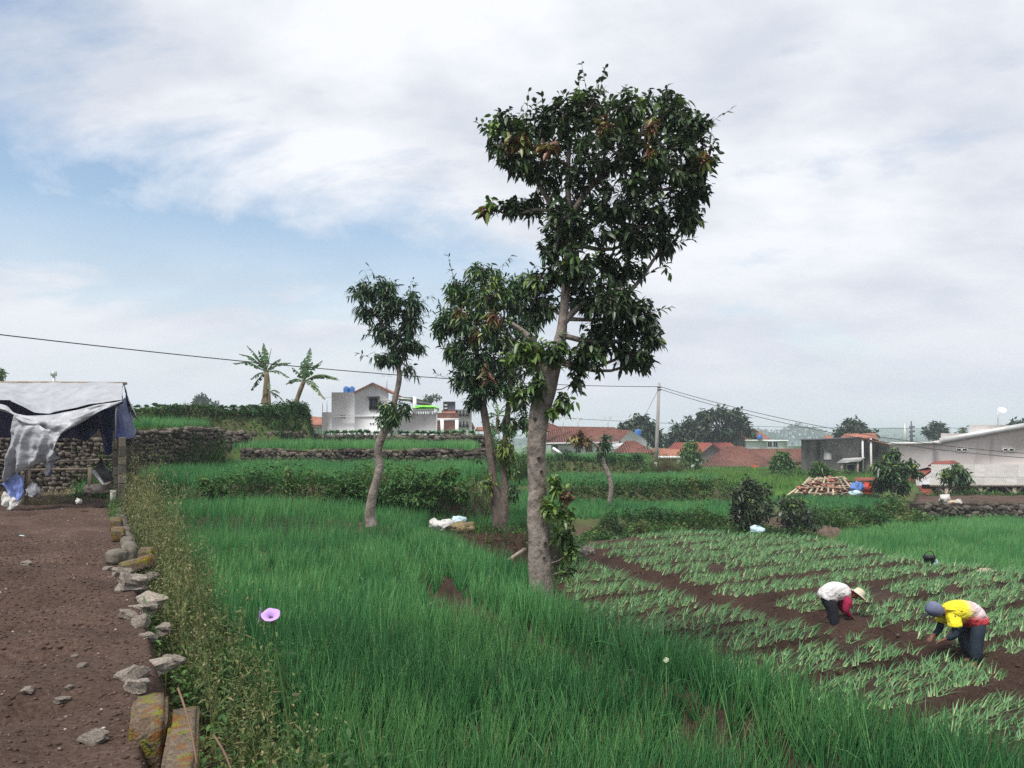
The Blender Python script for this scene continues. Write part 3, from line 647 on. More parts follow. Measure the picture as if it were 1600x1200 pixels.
def stone_wall(name, label, pts, zb, zt, size=0.27, nmax=300, zwob=0.0, skip=0.0):
    """face of stones along the polyline pts; zb/zt functions of (x, y, s)"""
    pts = np.asarray(pts, float); root = empty(name, (*pts[0], zb(pts[0][0], pts[0][1], 0))); tag(root, label, "stone wall")
    seg = np.linalg.norm(np.diff(pts, axis=0), axis=1); cum = np.concatenate([[0], np.cumsum(seg)]); Ltot = cum[-1]
    base = world_loc(root); n = 0; h = 0.0
    todo = []
    row = 0
    while row < 14:
        s_ = random.uniform(0, size * 0.5)
        while s_ < Ltot:
            wd = size * random.uniform(0.7, 1.45); hh = size * random.uniform(0.55, 1.05)
            sc_ = min(s_ + wd / 2, Ltot - 1e-4); i = int(np.searchsorted(cum, sc_, side='right') - 1); f = (sc_ - cum[i]) / seg[i]
            p = pts[i] * (1 - f) + pts[i + 1] * f; d = (pts[i + 1] - pts[i]) / seg[i]
            z0, z1 = zb(p[0], p[1], sc_), zt(p[0], p[1], sc_)
            z = z0 + (row + 0.5) * size * 0.68 + random.uniform(-.04, .04)
            if z + hh * 0.3 < z1 and random.random() > skip: todo.append((p, d, z, wd, hh))
            s_ += wd * 0.93
        row += 1
    rest = []
    if len(todo) > nmax: random.shuffle(todo); rest = todo[nmax:]; todo = todo[:nmax]
    for p, d, z, wd, hh in todo:
        o = bpy.data.objects.new("stone", random.choice(STONES)); nrm = np.array([d[1], -d[0]])
        q = p + nrm * random.uniform(-0.05, 0.07)
        o.location = (q[0] - base[0], q[1] - base[1], z - base[2]); o.scale = (wd * 1.06, random.uniform(.3, .42), hh * 1.1)
        o.rotation_euler = (random.uniform(-.12, .12), random.uniform(-.45, .45), math.atan2(d[1], d[0]) + random.uniform(-.2, .2)); link(o, root)
    if rest:        # the stones past the three hundred
        rb = MB()
        for p, d, z, wd, hh in rest:
            me = random.choice(STONES); co = np.array([v.co[:] for v in me.vertices]) * np.array([wd * 1.06, .36, hh * 1.1]); a = math.atan2(d[1], d[0]) + random.uniform(-.2, .2); c_, s2 = math.cos(a), math.sin(a)
            co = co @ np.array([[c_, s2, 0], [-s2, c_, 0], [0, 0, 1]]) + np.array([p[0], p[1], z]); rb.add(co, [tuple(f.vertices) for f in me.polygons])
        tag(rb.build("stone_filling", M_stone, root), kind="stuff")
    # packed earth between the stones
    mb = MB(); nn = max(2, int(Ltot / 0.6)); a = []
    for k in range(nn + 1):
        sc_ = Ltot * k / nn; i = min(int(np.searchsorted(cum, sc_, side='right') - 1), len(seg) - 1); f = (sc_ - cum[i]) / seg[i]
        p = pts[i] * (1 - f) + pts[i + 1] * f; d = (pts[i + 1] - pts[i]) / seg[i]; nrm = np.array([d[1], -d[0]]); fr = p - nrm * 0.06; bk = p - nrm * 0.6
        a.append([(*fr, zb(p[0], p[1], sc_) - .3), (*fr, zt(p[0], p[1], sc_) - .02), (*bk, zt(p[0], p[1], sc_) - .02), (*bk, zb(p[0], p[1], sc_) - .3)])
    for k in range(nn):
        for j in range(4): mb.poly([a[k][j], a[k + 1][j], a[k + 1][(j + 1) % 4], a[k][(j + 1) % 4]])
    mb.poly(a[0]); mb.poly(a[-1][::-1])
    mb.build("earth_core", M_core, root)
    return root
M_core = mat("packed_earth", (0.018, 0.013, 0.009), (0.05, 0.036, 0.025), 0.95, 9, bump=0.02)
stone_wall("stone_wall", "rough dry stone wall behind and beside the tarpaulin shelter, tallest of the walls",
           [(-16.4, 23.55), (-12.4, 24.1), (-11.4, 26), (-10.65, 28), (-11.6, 30), (-12.6, 32.2)], lambda x, y, s: 0.0 if x < -12.5 else 0.35, lambda x, y, s: 2.06 + 0.08 * math.sin(s), 0.18)
stone_wall("stone_wall", "long low stone wall behind the onion strip with the leaning tree in front",
           [(-11.3, 31.85), (-6, 31.7), (-1.6, 31.7), (-1.05, 33.2), (-0.95, 36)], lambda x, y, s: 0.45, lambda x, y, s: 1.28 + 0.06 * math.sin(1.7 * s), 0.2)
stone_wall("stone_wall", "distant stone wall topped with cabbages below the white gabled house",
           [(-14.5, 36.0), (-12.2, 36.8), (-10.1, 37.85), (-9.9, 39.75), (-1.4, 39.9)], lambda x, y, s: 1.2, lambda x, y, s: (2.1 if x < -10 else 1.93), 0.26)
stone_wall("stone_wall", "mossy stone retaining wall edging the wide onion field on the far right",
           [(W2(1430, 37)[0], 37.0), (24, 36.9), (30, 36.9), (36, 36.9)], lambda x, y, s: -2.2, lambda x, y, s: -1.38, 0.25)

# loose pale rocks along the edge of the ploughed terrace (u, v of the photo -> ground)
rock_list = [(205, 912, .34, "big pale rock, largest of the heap along the dirt edge"), (233, 926, .30, "greyish pale rock in the middle of the rock heap"), (190, 888, .22, "flat pale rock topping the rock row beneath the mossy block"),
             (232, 886, .18, "grey flat rock beside the dry weeds"), (222, 938, .22, "pale angular rock at the lower end of the rock heap"), (200, 955, .17, "cream rock with an orange side next to the dirt"),
             (222, 966, .19, "pointed cream rock standing on edge"), (255, 962, .14, "grey squarish rock among the weeds"), (250, 1018, .22, "long grey rock lying across the dirt edge"),
             (275, 1008, .15, "small sharp grey rock leaning on the long grey rock"), (205, 1048, .16, "brownish rock above the mossy block"), (215, 1068, .17, "white chipped rock touching the mossy block"),
             (232, 983, .12, "small rusty rock under the pointed cream rock"), (170, 883, .12, "thin pale slab rock tipped onto the dirt"), (196, 903, .12, "small round rock against the biggest rock")]
for i, (u, v, sz, lab) in enumerate(rock_list):
    Y = EYE * F / (v + 6 - HV) * 0.985; p = P(u, v, Y); p[2] = zg1(p[0], p[1])
    o = bpy.data.objects.new("rock", ROCKS[i % 7]); o.location = (p[0], p[1], max(p[2], -0.08) + sz * 0.14); sz *= .8; o.scale = (sz * 1.15, sz * random.uniform(.7, .95), sz * random.uniform(.45, .7))
    o.rotation_euler = (random.uniform(-.3, .3), random.uniform(-.3, .3), random.uniform(0, 3)); link(o); tag(o, lab, "rock", "loose rocks along the edge of the ploughed terrace")
# bigger stones lying on the ploughed soil
for i, (u, v, sz, lab) in enumerate([(43, 1086, .055, "small pale stone on the ploughed soil at the far left"), (96, 1088, .06, "round pale stone on the ploughed soil, right of another"), (109, 1075, .04, "little oval stone above the round pale stone"),
                                     (130, 1048, .05, "flat buff stone on the soil below the rock row"), (117, 1029, .04, "tiny pale stone in the middle of the ploughed soil"), (28, 1029, .035, "tiny whitish stone near the left edge of the soil"),
                                     (150, 1163, .09, "thin white flake lying on the soil near the mossy kerb"), (42, 889, .10, "flat grey stone on the ploughed soil up the slope"), (148, 861, .08, "pale flat stone at the foot of the broken block row")]):
    Y = EYE * F / (v - HV); p = P(u, v, Y); p[2] = zg1(p[0], p[1])
    o = bpy.data.objects.new("small_stone", ROCKS[(i + 3) % 7]); o.location = (p[0], p[1], p[2] + sz * 0.2); o.scale = (sz * 1.3, sz, sz * .55); o.rotation_euler = (0, 0, random.uniform(0, 3)); link(o)
    tag(o, lab, "stone", "stones scattered on the ploughed soil")
# gravel crumbs nobody could count
tV = np.array([[1, 0, 0], [-1, 0, 0], [0, 1, 0], [0, -1, 0], [0, 0, 1], [0, 0, -1.0]]); tF = np.array([[0, 2, 4], [2, 1, 4], [1, 3, 4], [3, 0, 4], [2, 0, 5], [1, 2, 5], [3, 1, 5], [0, 3, 5]])
def crumbs(name, label, poly, spacing, smin, smax, mat_, keep=None):
    x, y = scatter(poly, spacing, lambda x, y: in_view(x, y, .5, 2.6) & (keep(x, y) if keep else True)); n = len(x); sz = rng.uniform(0, 1, n) ** 3 * (smax - smin) + smin
    a = rng.uniform(0, 6.28, n); Vt = tV[None] * sz[:, None, None] * rng.uniform(.6, 1.3, (n, 6, 1)) * np.array([1, 1, .6])
    c, s_ = np.cos(a)[:, None], np.sin(a)[:, None]; X = Vt[..., 0] * c - Vt[..., 1] * s_; Yv = Vt[..., 0] * s_ + Vt[..., 1] * c
    V = np.stack([X + x[:, None], Yv + y[:, None], Vt[..., 2] + (zg(x, y) + sz * 0.15)[:, None]], -1).reshape(-1, 3)
    o = obj(name, V, [(tF[None] + (np.arange(n) * 6)[:, None, None]).reshape(-1, 3)], mat_, tint=np.repeat(rng.random(n), 6)); tag(o, label, "soil crumbs" if "clod" in name else "pebbles", kind="stuff")
M_clod = leafmat("soil_clod", [(0, (0.05, 0.032, 0.025)), (1, (0.115, 0.078, 0.062))], 0.95, 0, 0.1)
M_pebble = leafmat("pebble", [(0, (0.12, 0.085, 0.065)), (0.6, (0.26, 0.2, 0.16)), (1, (0.5, 0.46, 0.4))], 0.9, 0, 0.2)
near_dirt = [(xw(2.4), 2.4), (xw(12), 12), (-12, 14), (-12, 2.4)]
crumbs("soil_clods", "crumbly brown clods strewn over the ploughed soil", near_dirt, 0.05, .004, .022, M_clod)
crumbs("pebbles", "tiny pale pebbles strewn over the ploughed soil", [(xw(2.4), 2.4), (xw(20), 20), (-16, 20), (-12, 2.4)], 0.16, .004, .018, M_pebble)
crumbs("soil_clods", "dark clods in the furrows of the half-dug field", PDUG, 0.16, .015, .06, M_clod, keep=lambda x, y: dug_bed(x, y) < 0.8)

# mossy kerb blocks at the near end of the low wall
def block(name, label, c, d, rz, mat_=M_moss, cat="block", seed=0, sub=3, tilt=0.0, hollow=False):
    bm = bmesh.new(); bmesh.ops.create_cube(bm, size=1.0)
    for v in bm.verts: v.co = Vector((v.co.x * d[0], v.co.y * d[1], v.co.z * d[2]))
    bmesh.ops.bevel(bm, geom=list(bm.edges), offset=min(d) * 0.12, segments=2, affect='EDGES')
    bmesh.ops.subdivide_edges(bm, edges=[e for e in bm.edges if e.calc_length() > 0.08], cuts=sub, use_grid_fill=True)
    from mathutils import noise
    for v in bm.verts: v.co += noise.noise_vector(v.co * 9 + Vector((seed, 0, 0))) * 0.013 + noise.noise_vector(v.co * 30 + Vector((seed, 3, 0))) * 0.005
    me = bpy.data.meshes.new(name); bm.to_mesh(me); bm.free(); me.materials.append(mat_)
    for p in me.polygons: p.use_smooth = True
    o = bpy.data.objects.new(name, me); o.location = c; o.rotation_euler = (0, tilt, rz); link(o)
    return tag(o, label, cat)
WA = math.atan2(1, -0.54)          # direction of the wall
def onwall(y, off=0.0): return (xw(y) + off * 0.88, y + off * 0.47)
block("concrete_kerb", "long mossy concrete kerb beam at the bottom edge beside the ploughed soil", (-1.63, 3.78, -0.075), (1.4, 0.155, 0.30), math.atan2(1.14, -.45), seed=2, sub=5)
block("moss_block", "squat block with thick yellow and rusty moss at the end of the kerb", (-2.02, 4.28, -0.08), (0.46, 0.18, 0.42), math.atan2(1.14, -.5), seed=7, sub=4)
for i, (u, v, dx, dy, dz, rz, lab) in enumerate([(215, 872, .42, .2, .17, .35, "rust-and-moss covered fallen block at the head of the rock row"), (183, 865, .24, .2, .2, 1.2, "hollow grey fallen block leaning on the mossy one"),
                                                 (229, 858, .2, .2, .2, .4, "dark block end behind the fallen mossy block"), (185, 832, .26, .2, .24, WA, "mossy upright block on the far low wall, nearer of two"),
                                                 (182, 815, .26, .2, .26, WA, "mossy upright block on the far low wall, farther of two")]):
    Y = EYE * F / (v + 12 - HV) * 0.99; p = P(u, v, Y)
    block("fallen_block", lab, (p[0], p[1], max(zg1(p[0], p[1]), -0.05) + dz * 0.45), (dx, dy, dz), rz, M_moss if i != 1 else M_block, seed=20 + i, tilt=(-0.25 if i == 0 else 0))
# low kerb stones continuing under the weeds
for i, y_ in enumerate(np.arange(11.5, 18.6, 0.62)):
    c = onwall(y_, -0.02)
    block("kerb_block", "mossy kerb block in the low wall under the dry weeds", (c[0], c[1], -0.12 + random.uniform(-.03, .05)), (0.56, 0.2, 0.34), WA + random.uniform(-.06, .06), M_block, seed=40 + i, sub=2)["group"] = "kerb blocks of the low wall"
# four stacked-block gate pillars
for (u, vt, Y, wd, lab) in [(184, 686, 18.4, .21, "dark block pillar nearest the tarpaulin shelter"), (191, 684, 18.1, .17, "tallest pale-edged block pillar with a tuft of grass on top"), (201, 686, 18.9, .22, "third block pillar of the row, partly behind the tallest"), (210, 690, 20.0, .2, "last block pillar, nearest the stone wall")]:
    b = G(u, Y); zt = P(u, vt, Y)[2]; root = empty("block_pillar", (b[0], b[1], min(b[2], 0) - 0.25)); tag(root, lab, "pillar", "stacked block pillars at the end of the low wall")
    z = min(b[2], 0) - 0.25; k = 0
    while z < zt - 0.02:
        h = random.uniform(.19, .25); bm = bmesh.new(); bmesh.ops.create_cube(bm, size=1.0); bmesh.ops.bevel(bm, geom=list(bm.edges), offset=0.07, segments=1, affect='EDGES')
        from mathutils import noise
        for v in bm.verts: v.co += noise.noise_vector(v.co * 3 + Vector((u, k, 0))) * 0.09
        me = bpy.data.meshes.new("block"); bm.to_mesh(me); bm.free(); me.materials.append(M_block)
        o = bpy.data.objects.new("block", me); o.scale = (wd * random.uniform(.92, 1.05), wd * 1.3, h * 0.98); o.location = (random.uniform(-.012, .012), 0, z + h / 2 - root.location.z); o.rotation_euler = (0, 0, WA + random.uniform(-.05, .05) + 1.57); link(o, root)
        z += h; k += 1

# ------------------------------------------------------------------ weeds and hedges
def leafcloud(n, cx, cy, z0, hfun, length, width, simple=True, updir=0.3):
    """n leaves over random ground points (already chosen cx, cy), heights up to hfun"""
    z = z0 + hfun * rng.random(n) ** 0.8
    ax = rng.normal(0, 1, (n, 3)); ax[:, 2] = np.abs(ax[:, 2]) * 0.5 + updir
    up = rng.normal(0, .4, (n, 3)); up[:, 2] += 1
    return leaves(np.stack([cx, cy, z], 1), ax, rng.uniform(.7, 1.3, n) * length, rng.uniform(.7, 1.3, n) * width, 0.4, up, simple)
def bank(name, label, pts, halfw, n, height, length, width, tint0=0.45, mat_=None, grass=0.4, cat="weeds", simple=True, clump=1.0, top=None):
    """strip of mixed weeds along a polyline"""
    pts = np.asarray(pts, float); seg = np.linalg.norm(np.diff(pts, axis=0), axis=1); cum = np.concatenate([[0], np.cumsum(seg)])
    s_ = rng.uniform(0, cum[-1], n); i = np.clip(np.searchsorted(cum, s_, side='right') - 1, 0, len(seg) - 1); f = ((s_ - cum[i]) / seg[i])[:, None]
    p = pts[i] * (1 - f) + pts[i + 1] * f; d = (pts[i + 1] - pts[i]) / seg[i][:, None]; off = rng.uniform(-1, 1, n) * halfw
    x = p[:, 0] - d[:, 1] * off; y = p[:, 1] + d[:, 0] * off
    hn = np.clip(0.55 + 1.3 * fbm(x, y, 1.3 * clump, 3), 0.12, 1.6) * height; z = zg(x, y)
    if top is not None: z = np.maximum(z, top)
    t = np.clip(tint0 + 0.9 * fbm(x + 31, y, 0.9 * clump, 3) + rng.normal(0, .12, n), 0, 0.97); t[rng.random(n) < 0.02] = 1
    so = Soup(); g = rng.random(n) < grass
    if (~g).any():
        k = ~g; V, Fs, m = leafcloud(k.sum(), x[k], y[k], z[k] - .02, hn[k], length, width, simple); so.add(V, Fs, np.repeat(t[k], m))
    if g.any():
        k = g; q = k.sum(); V, F4, m = blades(np.stack([x[k], y[k], z[k] - .02], 1), hn[k] * rng.uniform(.6, 1.2, q), width * 0.45, rng.uniform(0, 6.28, q), np.abs(rng.normal(.3, .25, q)), rng.uniform(.1, 1.2, q), 3, 2); so.add(V, [F4], np.repeat(np.clip(t[k] + .12, 0, 1), m))
    return tag(so.build(name, mat_ or M_weed), label, cat, kind="stuff")
bank("weeds", "low leafy weeds on the bank between the two nearest onion strips", [(xw(15) + .8, 15.1), (-5, 15.3), (-2.9, 15.6)], .22, 700, .25, .10, .035, .5, grass=.7)
bank("weeds", "leafy bank of weeds below the onion terrace, left of the leaning tree", [(-12.5, 22.4), (-8, 21.9), (-5.0, 21.7), (-2, 20.9)], .8, 7500, .62, .15, .06, .45, grass=.3, clump=.8)
bank("weeds", "grassy weeds covering the bank behind the forked tree", [(-1.4, 21.5), (-0.4, 23.5), (-0.2, 27), (-0.2, 31)], .9, 3200, .5, .16, .05, .5, grass=.5)
bank("hedge_weeds", "thick overgrown weeds hanging over the upper terrace wall beneath the banana plants", [(-24, 34.2), (-17, 34.9), (-12.4, 36.8), (-10.3, 37.8), (-9.9, 39.5)], .8, 26000, .55, .20, .075, .46, grass=.5, clump=3)
bank("hanging_grass", "brownish grass hanging down the face of the upper terrace", [(-22, 34.0), (-17, 34.8), (-12.4, 36.6), (-10.1, 37.6)], .3, 1500, .7, .2, .05, .3, mat_=M_dry, grass=.95, clump=2)
bank("weeds", "grass fringe along the top of the tall stone wall", [(-18, 23.7), (-12.3, 24.2), (-10.75, 28), (-12.6, 32)], .42, 6500, .36, .12, .05, .62, grass=.8)
bank("weeds", "grass fringe hanging over the long low stone wall", [(-11.2, 31.9), (-6, 31.8), (-1.5, 31.8), (-1.0, 34)], .26, 2600, .34, .13, .05, .55, grass=.7)
bank("weeds", "green weeds along the foot of the cabbage wall", [(-10.2, 39.4), (-1.4, 39.5)], .25, 900, .3, .16, .07, .4, grass=.6)
bank("weeds", "lush low weeds on the bank above the half-dug field", [W2(905, 29.5), W2(980, 30.8), W2(1060, 31), W2(1140, 31)], .9, 6500, .55, .16, .07, .45, grass=.4)
bank("weeds", "weedy slope from the forked tree down to the half-dug field", [(0.9, 20), (1.5, 23), (1.9, 26.5), (2.2, 29.5)], .7, 2200, .38, .14, .055, .42, grass=.5)
bank("weeds", "leafy bank between the two middle onion strips", [W2(850, 39.2), W2(980, 39.2), W2(1120, 39.2)], 1.25, 8000, .62, .22, .1, .42, grass=.35)
bank("weeds", "dark weedy bank below the farthest onion strip", [(-1.5, 51.8), W2(940, 51.8), W2(1020, 52)], 1.1, 5500, .85, .28, .12, .33, grass=.5)
bank("weeds", "rank weeds on the bank right of the dark shrubs", [W2(1270, 33), W2(1330, 34), W2(1400, 35.2), W2(1440, 36)], 1.3, 6500, .85, .24, .1, .45, grass=.45)
bank("weeds", "weeds at the corner of the half-dug field below the dark shrubs", [W2(1140, 30), W2(1220, 29.6), W2(1290, 29)], .9, 3600, .5, .17, .07, .52, grass=.5)
bank("weeds", "weeds and grass along the edge of the grey concrete building", [W2(1200, 62), W2(1260, 64), W2(1400, 66)], 1.5, 2500, .8, .3, .12, .5, grass=.5)
bank("weeds", "weedy rim of the soil plot behind the far stone wall", [W2(1440, 37.2), (26, 37.1), (36, 37.1)], .35, 2200, .3, .2, .08, .45, grass=.5)
bank("weeds", "green shoots along the back of the soil plot before the open shed", [W2(1440, 43), (24, 43.3), (32, 43.3)], .6, 1300, .5, .2, .1, .6, grass=.4)
bank("weeds", "weeds on the drop from the nearest terrace to the half-dug field", [(0.9, 10.6), (1.1, 12.3), (0.4, 14), (-0.3, 15.8), (-1.2, 17.6)], .5, 2600, .32, .10, .04, .4, grass=.5)
bank("weeds", "grassy edge running beneath the standing onions of the near bed", [(1.6, 9.6), (3.2, 7.4), (4.5, 5.4)], .5, 1600, .3, .1, .03, .5, grass=.7)
bank("dry_grass", "dry straw-coloured grass between the shelter and the ploughed soil", [(-18, 19.3), (-14, 19.6), (-11.2, 20.0)], .7, 3800, .42, .12, .022, .62, mat_=M_dry, grass=.9, cat="dry grass")
bank("dry_grass", "dry grass litter under the shelter in front of the stone wall", [(-20, 22.3), (-12.6, 22.6)], .9, 1800, .25, .12, .025, .8, mat_=M_dry, grass=.9, cat="dry grass")
# cabbages on the terrace tops: each one an open head of leaves
CAB = []
for q in range(4):
    n = 16; az = rng.uniform(0, 6.28, n); el = rng.uniform(.3, 1.2, n); ax = np.stack([np.cos(az) * np.cos(el), np.sin(az) * np.cos(el), np.sin(el)], 1)
    V, Fs, m = leaves(np.tile([0, 0, .08], (n, 1)), ax, rng.uniform(.2, .32, n), .2, .35); CAB.append(meshdata("cabbage", V, Fs, M_cab, np.repeat(rng.random(n), m), True))
def cabbages(xy, label, group, dz=0):
    for x_, y_ in xy:
        o = bpy.data.objects.new("cabbage", random.choice(CAB)); o.location = (x_, y_, zg1(x_, y_) + dz); o.rotation_euler = (0, 0, random.uniform(0, 6)); s_ = random.uniform(.85, 1.25); o.scale = (s_, s_, s_); link(o); tag(o, label, "cabbage", group)
cabbages([(-9.7 + .42 * i + random.uniform(-.1, .1), 40.1 + .45 * r + random.uniform(-.1, .1)) for r in range(3) for i in range(20 if r < 2 else 22)], "blue-green cabbage growing in the row on the far stone wall before the white house", "cabbages above the far stone wall")
cabbages([(-23.5 + .5 * i + random.uniform(-.12, .12), 35.3 + 0.08 * i + .6 * r + random.uniform(-.12, .12)) for r in range(2) for i in range(28)], "cabbage on the highest terrace above the overgrown hedge", "cabbages on the highest terrace", 0.2)

# tall dry weeds along the low wall
def tall_weeds(name, label, y0, y1, n, h0, off0, off1, tint0, seedhead=0.8, green=0.0):
    y = rng.uniform(y0, y1, n) ** 1.0; off = rng.uniform(off0, off1, n); x = xw(y) + off * .88; yy_ = y + off * .47
    z = zg(x, yy_); h = h0 * rng.uniform(.5, 1.15, n) * (1 + .5 * fbm(x, yy_, 1.2)); az = rng.uniform(0, 6.28, n); le = np.abs(rng.normal(.12, .1, n)); so = Soup()
    V, F4, m = blades(np.stack([x, yy_, z], 1), h, .008 + .0006 * y, az, le, rng.uniform(0, .35, n), 3, 2); t = np.clip(tint0 + rng.normal(0, .15, n), 0, 1); so.add(V, [F4], np.repeat(t, m))
    # side sprigs and tiny heads
    k = 16; idx = np.repeat(np.arange(n), k); f = rng.uniform(.35, 1.0, n * k); hd = h[idx] * f
    sx = x[idx] + np.cos(az[idx]) * np.sin(le[idx]) * hd; sy = yy_[idx] + np.sin(az[idx]) * np.sin(le[idx]) * hd; sz = z[idx] + np.cos(le[idx]) * hd
    a2 = rng.uniform(0, 6.28, n * k); sl = rng.uniform(.04, .16, n * k) * (1.2 - f * .5) * (h0 / 1.2)
    V, F4, m = blades(np.stack([sx, sy, sz], 1), sl, .005 + .0004 * y[idx], a2, rng.uniform(.4, 1.1, n * k), rng.uniform(-.3, .6, n * k), 1, 2); so.add(V, [F4], np.repeat(np.clip(t[idx] + rng.normal(0, .12, n * k), 0, 1), m))
    tip = np.stack([sx + np.cos(a2) * sl * .7, sy + np.sin(a2) * sl * .7, sz + sl * .65], 1); q = rng.random(n * k) < seedhead; nq = q.sum()
    ax = rng.normal(0, 1, (nq, 3)); ax[:, 2] += .4
    V, Fs, m = leaves(tip[q], ax, rng.uniform(.012, .035, nq) * (1 + .06 * y[idx][q]), .012 * (1 + .06 * y[idx][q]), .1, None, True); so.add(V, Fs, np.repeat(np.clip(t[idx][q] + rng.normal(.12, .15, nq), 0, 1), m))
    # lower leaves
    k = 8; idx = np.repeat(np.arange(n), k); f = rng.uniform(.05, .7, n * k) * h[idx]; ax = rng.normal(0, 1, (n * k, 3)); ax[:, 2] = rng.normal(.1, .4, n * k)
    V, Fs, m = leaves(np.stack([x[idx], yy_[idx], z[idx] + f], 1), ax, rng.uniform(.05, .13, n * k), .02 + .0008 * y[idx], .3, None, True); so.add(V, Fs, np.repeat(np.clip(rng.normal(.18 + green, .2, n * k), 0, 1), m))
    print("weeds", so.tris())
    return tag(so.build(name, M_dry), label, "weeds", kind="stuff")
tall_weeds("tall_weeds", "tall straw-coloured feathery weeds along the low wall below the pillars", 11.5, 19.5, 280, 1.65, .1, .75, .36)
tall_weeds("tall_weeds", "brownish dry weeds along the low wall behind the rock row", 7.0, 12.0, 190, 1.15, .15, .75, .28)
tall_weeds("tall_weeds", "tangled dry and green weeds below the lilac flower", 3.4, 7.4, 130, .78, .2, .8, .24, .6)
bank("weeds", "fresh green weeds growing over the rocks and kerb", [onwall(3.6, .35), onwall(5.5, .25), onwall(7.5, .2), onwall(9.5, .2), onwall(11, .1)], .24, 2600, .32, .07, .022, .62, grass=.35, simple=False)
bank("weeds", "bright green weeds on the dirt side beneath the pillars", [onwall(12, .3), onwall(15, .1), onwall(18.5, .1)], .3, 2600, .45, .12, .03, .66, grass=.55)
bank("weeds", "green undergrowth in the ditch between low wall and onions", [onwall(3.2, .75), onwall(6, .75), onwall(10, .9), onwall(15, .9)], .32, 5200, .5, .085, .027, .45, grass=.5, simple=False)

bank("weeds", "weeds rooted in the joints of the tall stone wall", [(-13.6, 23.85), (-12.4, 23.9), (-11.3, 25.9), (-10.4, 27.9)], .13, 2400, 1.5, .13, .05, .4, grass=.3)
bank("weeds", "weeds at the foot of the tall stone wall", [(-12.3, 23.7), (-11.2, 25.6), (-10.3, 28), (-11.2, 30)], .3, 1300, .5, .13, .05, .45, grass=.5)
bank("weeds", "low weeds and litter round the foot of the forked tree", [(-1.6, 18.6), (-0.2, 18.6), (0.7, 19.4), (1.0, 20.8)], .6, 1500, .3, .1, .04, .45, grass=.5)
bank("weeds", "weeds on the knoll between the pole terrace and the meadow", [W2(1118, 41), W2(1128, 45), W2(1132, 51)], 1.3, 3200, .5, .24, .1, .5, grass=.5)
# ------------------------------------------------------------------ trees
def rosette(tips, dirs, per, length, width, droop, spread=(0.35, 1.7), simple=False, grav=0.35):
    n = len(tips); idx = np.repeat(np.arange(n), per); m = len(idx); d = dirs[idx]
    r = rng.normal(0, 1, (m, 3)); r -= (r * d).sum(1)[:, None] * d; r /= np.linalg.norm(r, axis=1)[:, None] + 1e-9
    a = rng.uniform(*spread, m)[:, None]; ax = d * np.cos(a) + r * np.sin(a); ax[:, 2] -= grav * rng.uniform(.3, 1.4, m)
    pos = tips[idx] - d * rng.uniform(0, .26, m)[:, None] * (length / .18) + rng.normal(0, .028, (m, 3)) * (length / .18)
    up = np.tile([0, 0, 1.0], (m, 1)) + rng.normal(0, .45, (m, 3))
    return idx, pos, ax, rng.uniform(.7, 1.2, m) * length, rng.uniform(.8, 1.15, m) * width, droop * rng.uniform(.3, 1.4, m), up
LEAF_ONE = {}
def leaf_part(mat_, droop):
    key = (mat_.name, droop)
    if key not in LEAF_ONE:
        V, Fs, m = leaves(np.zeros((1, 3)), np.array([[1.0, 0, 0]]), 1.0, 1.0, 0.0)
        LEAF_ONE[key] = [V, Fs, {}]
    return LEAF_ONE[key]
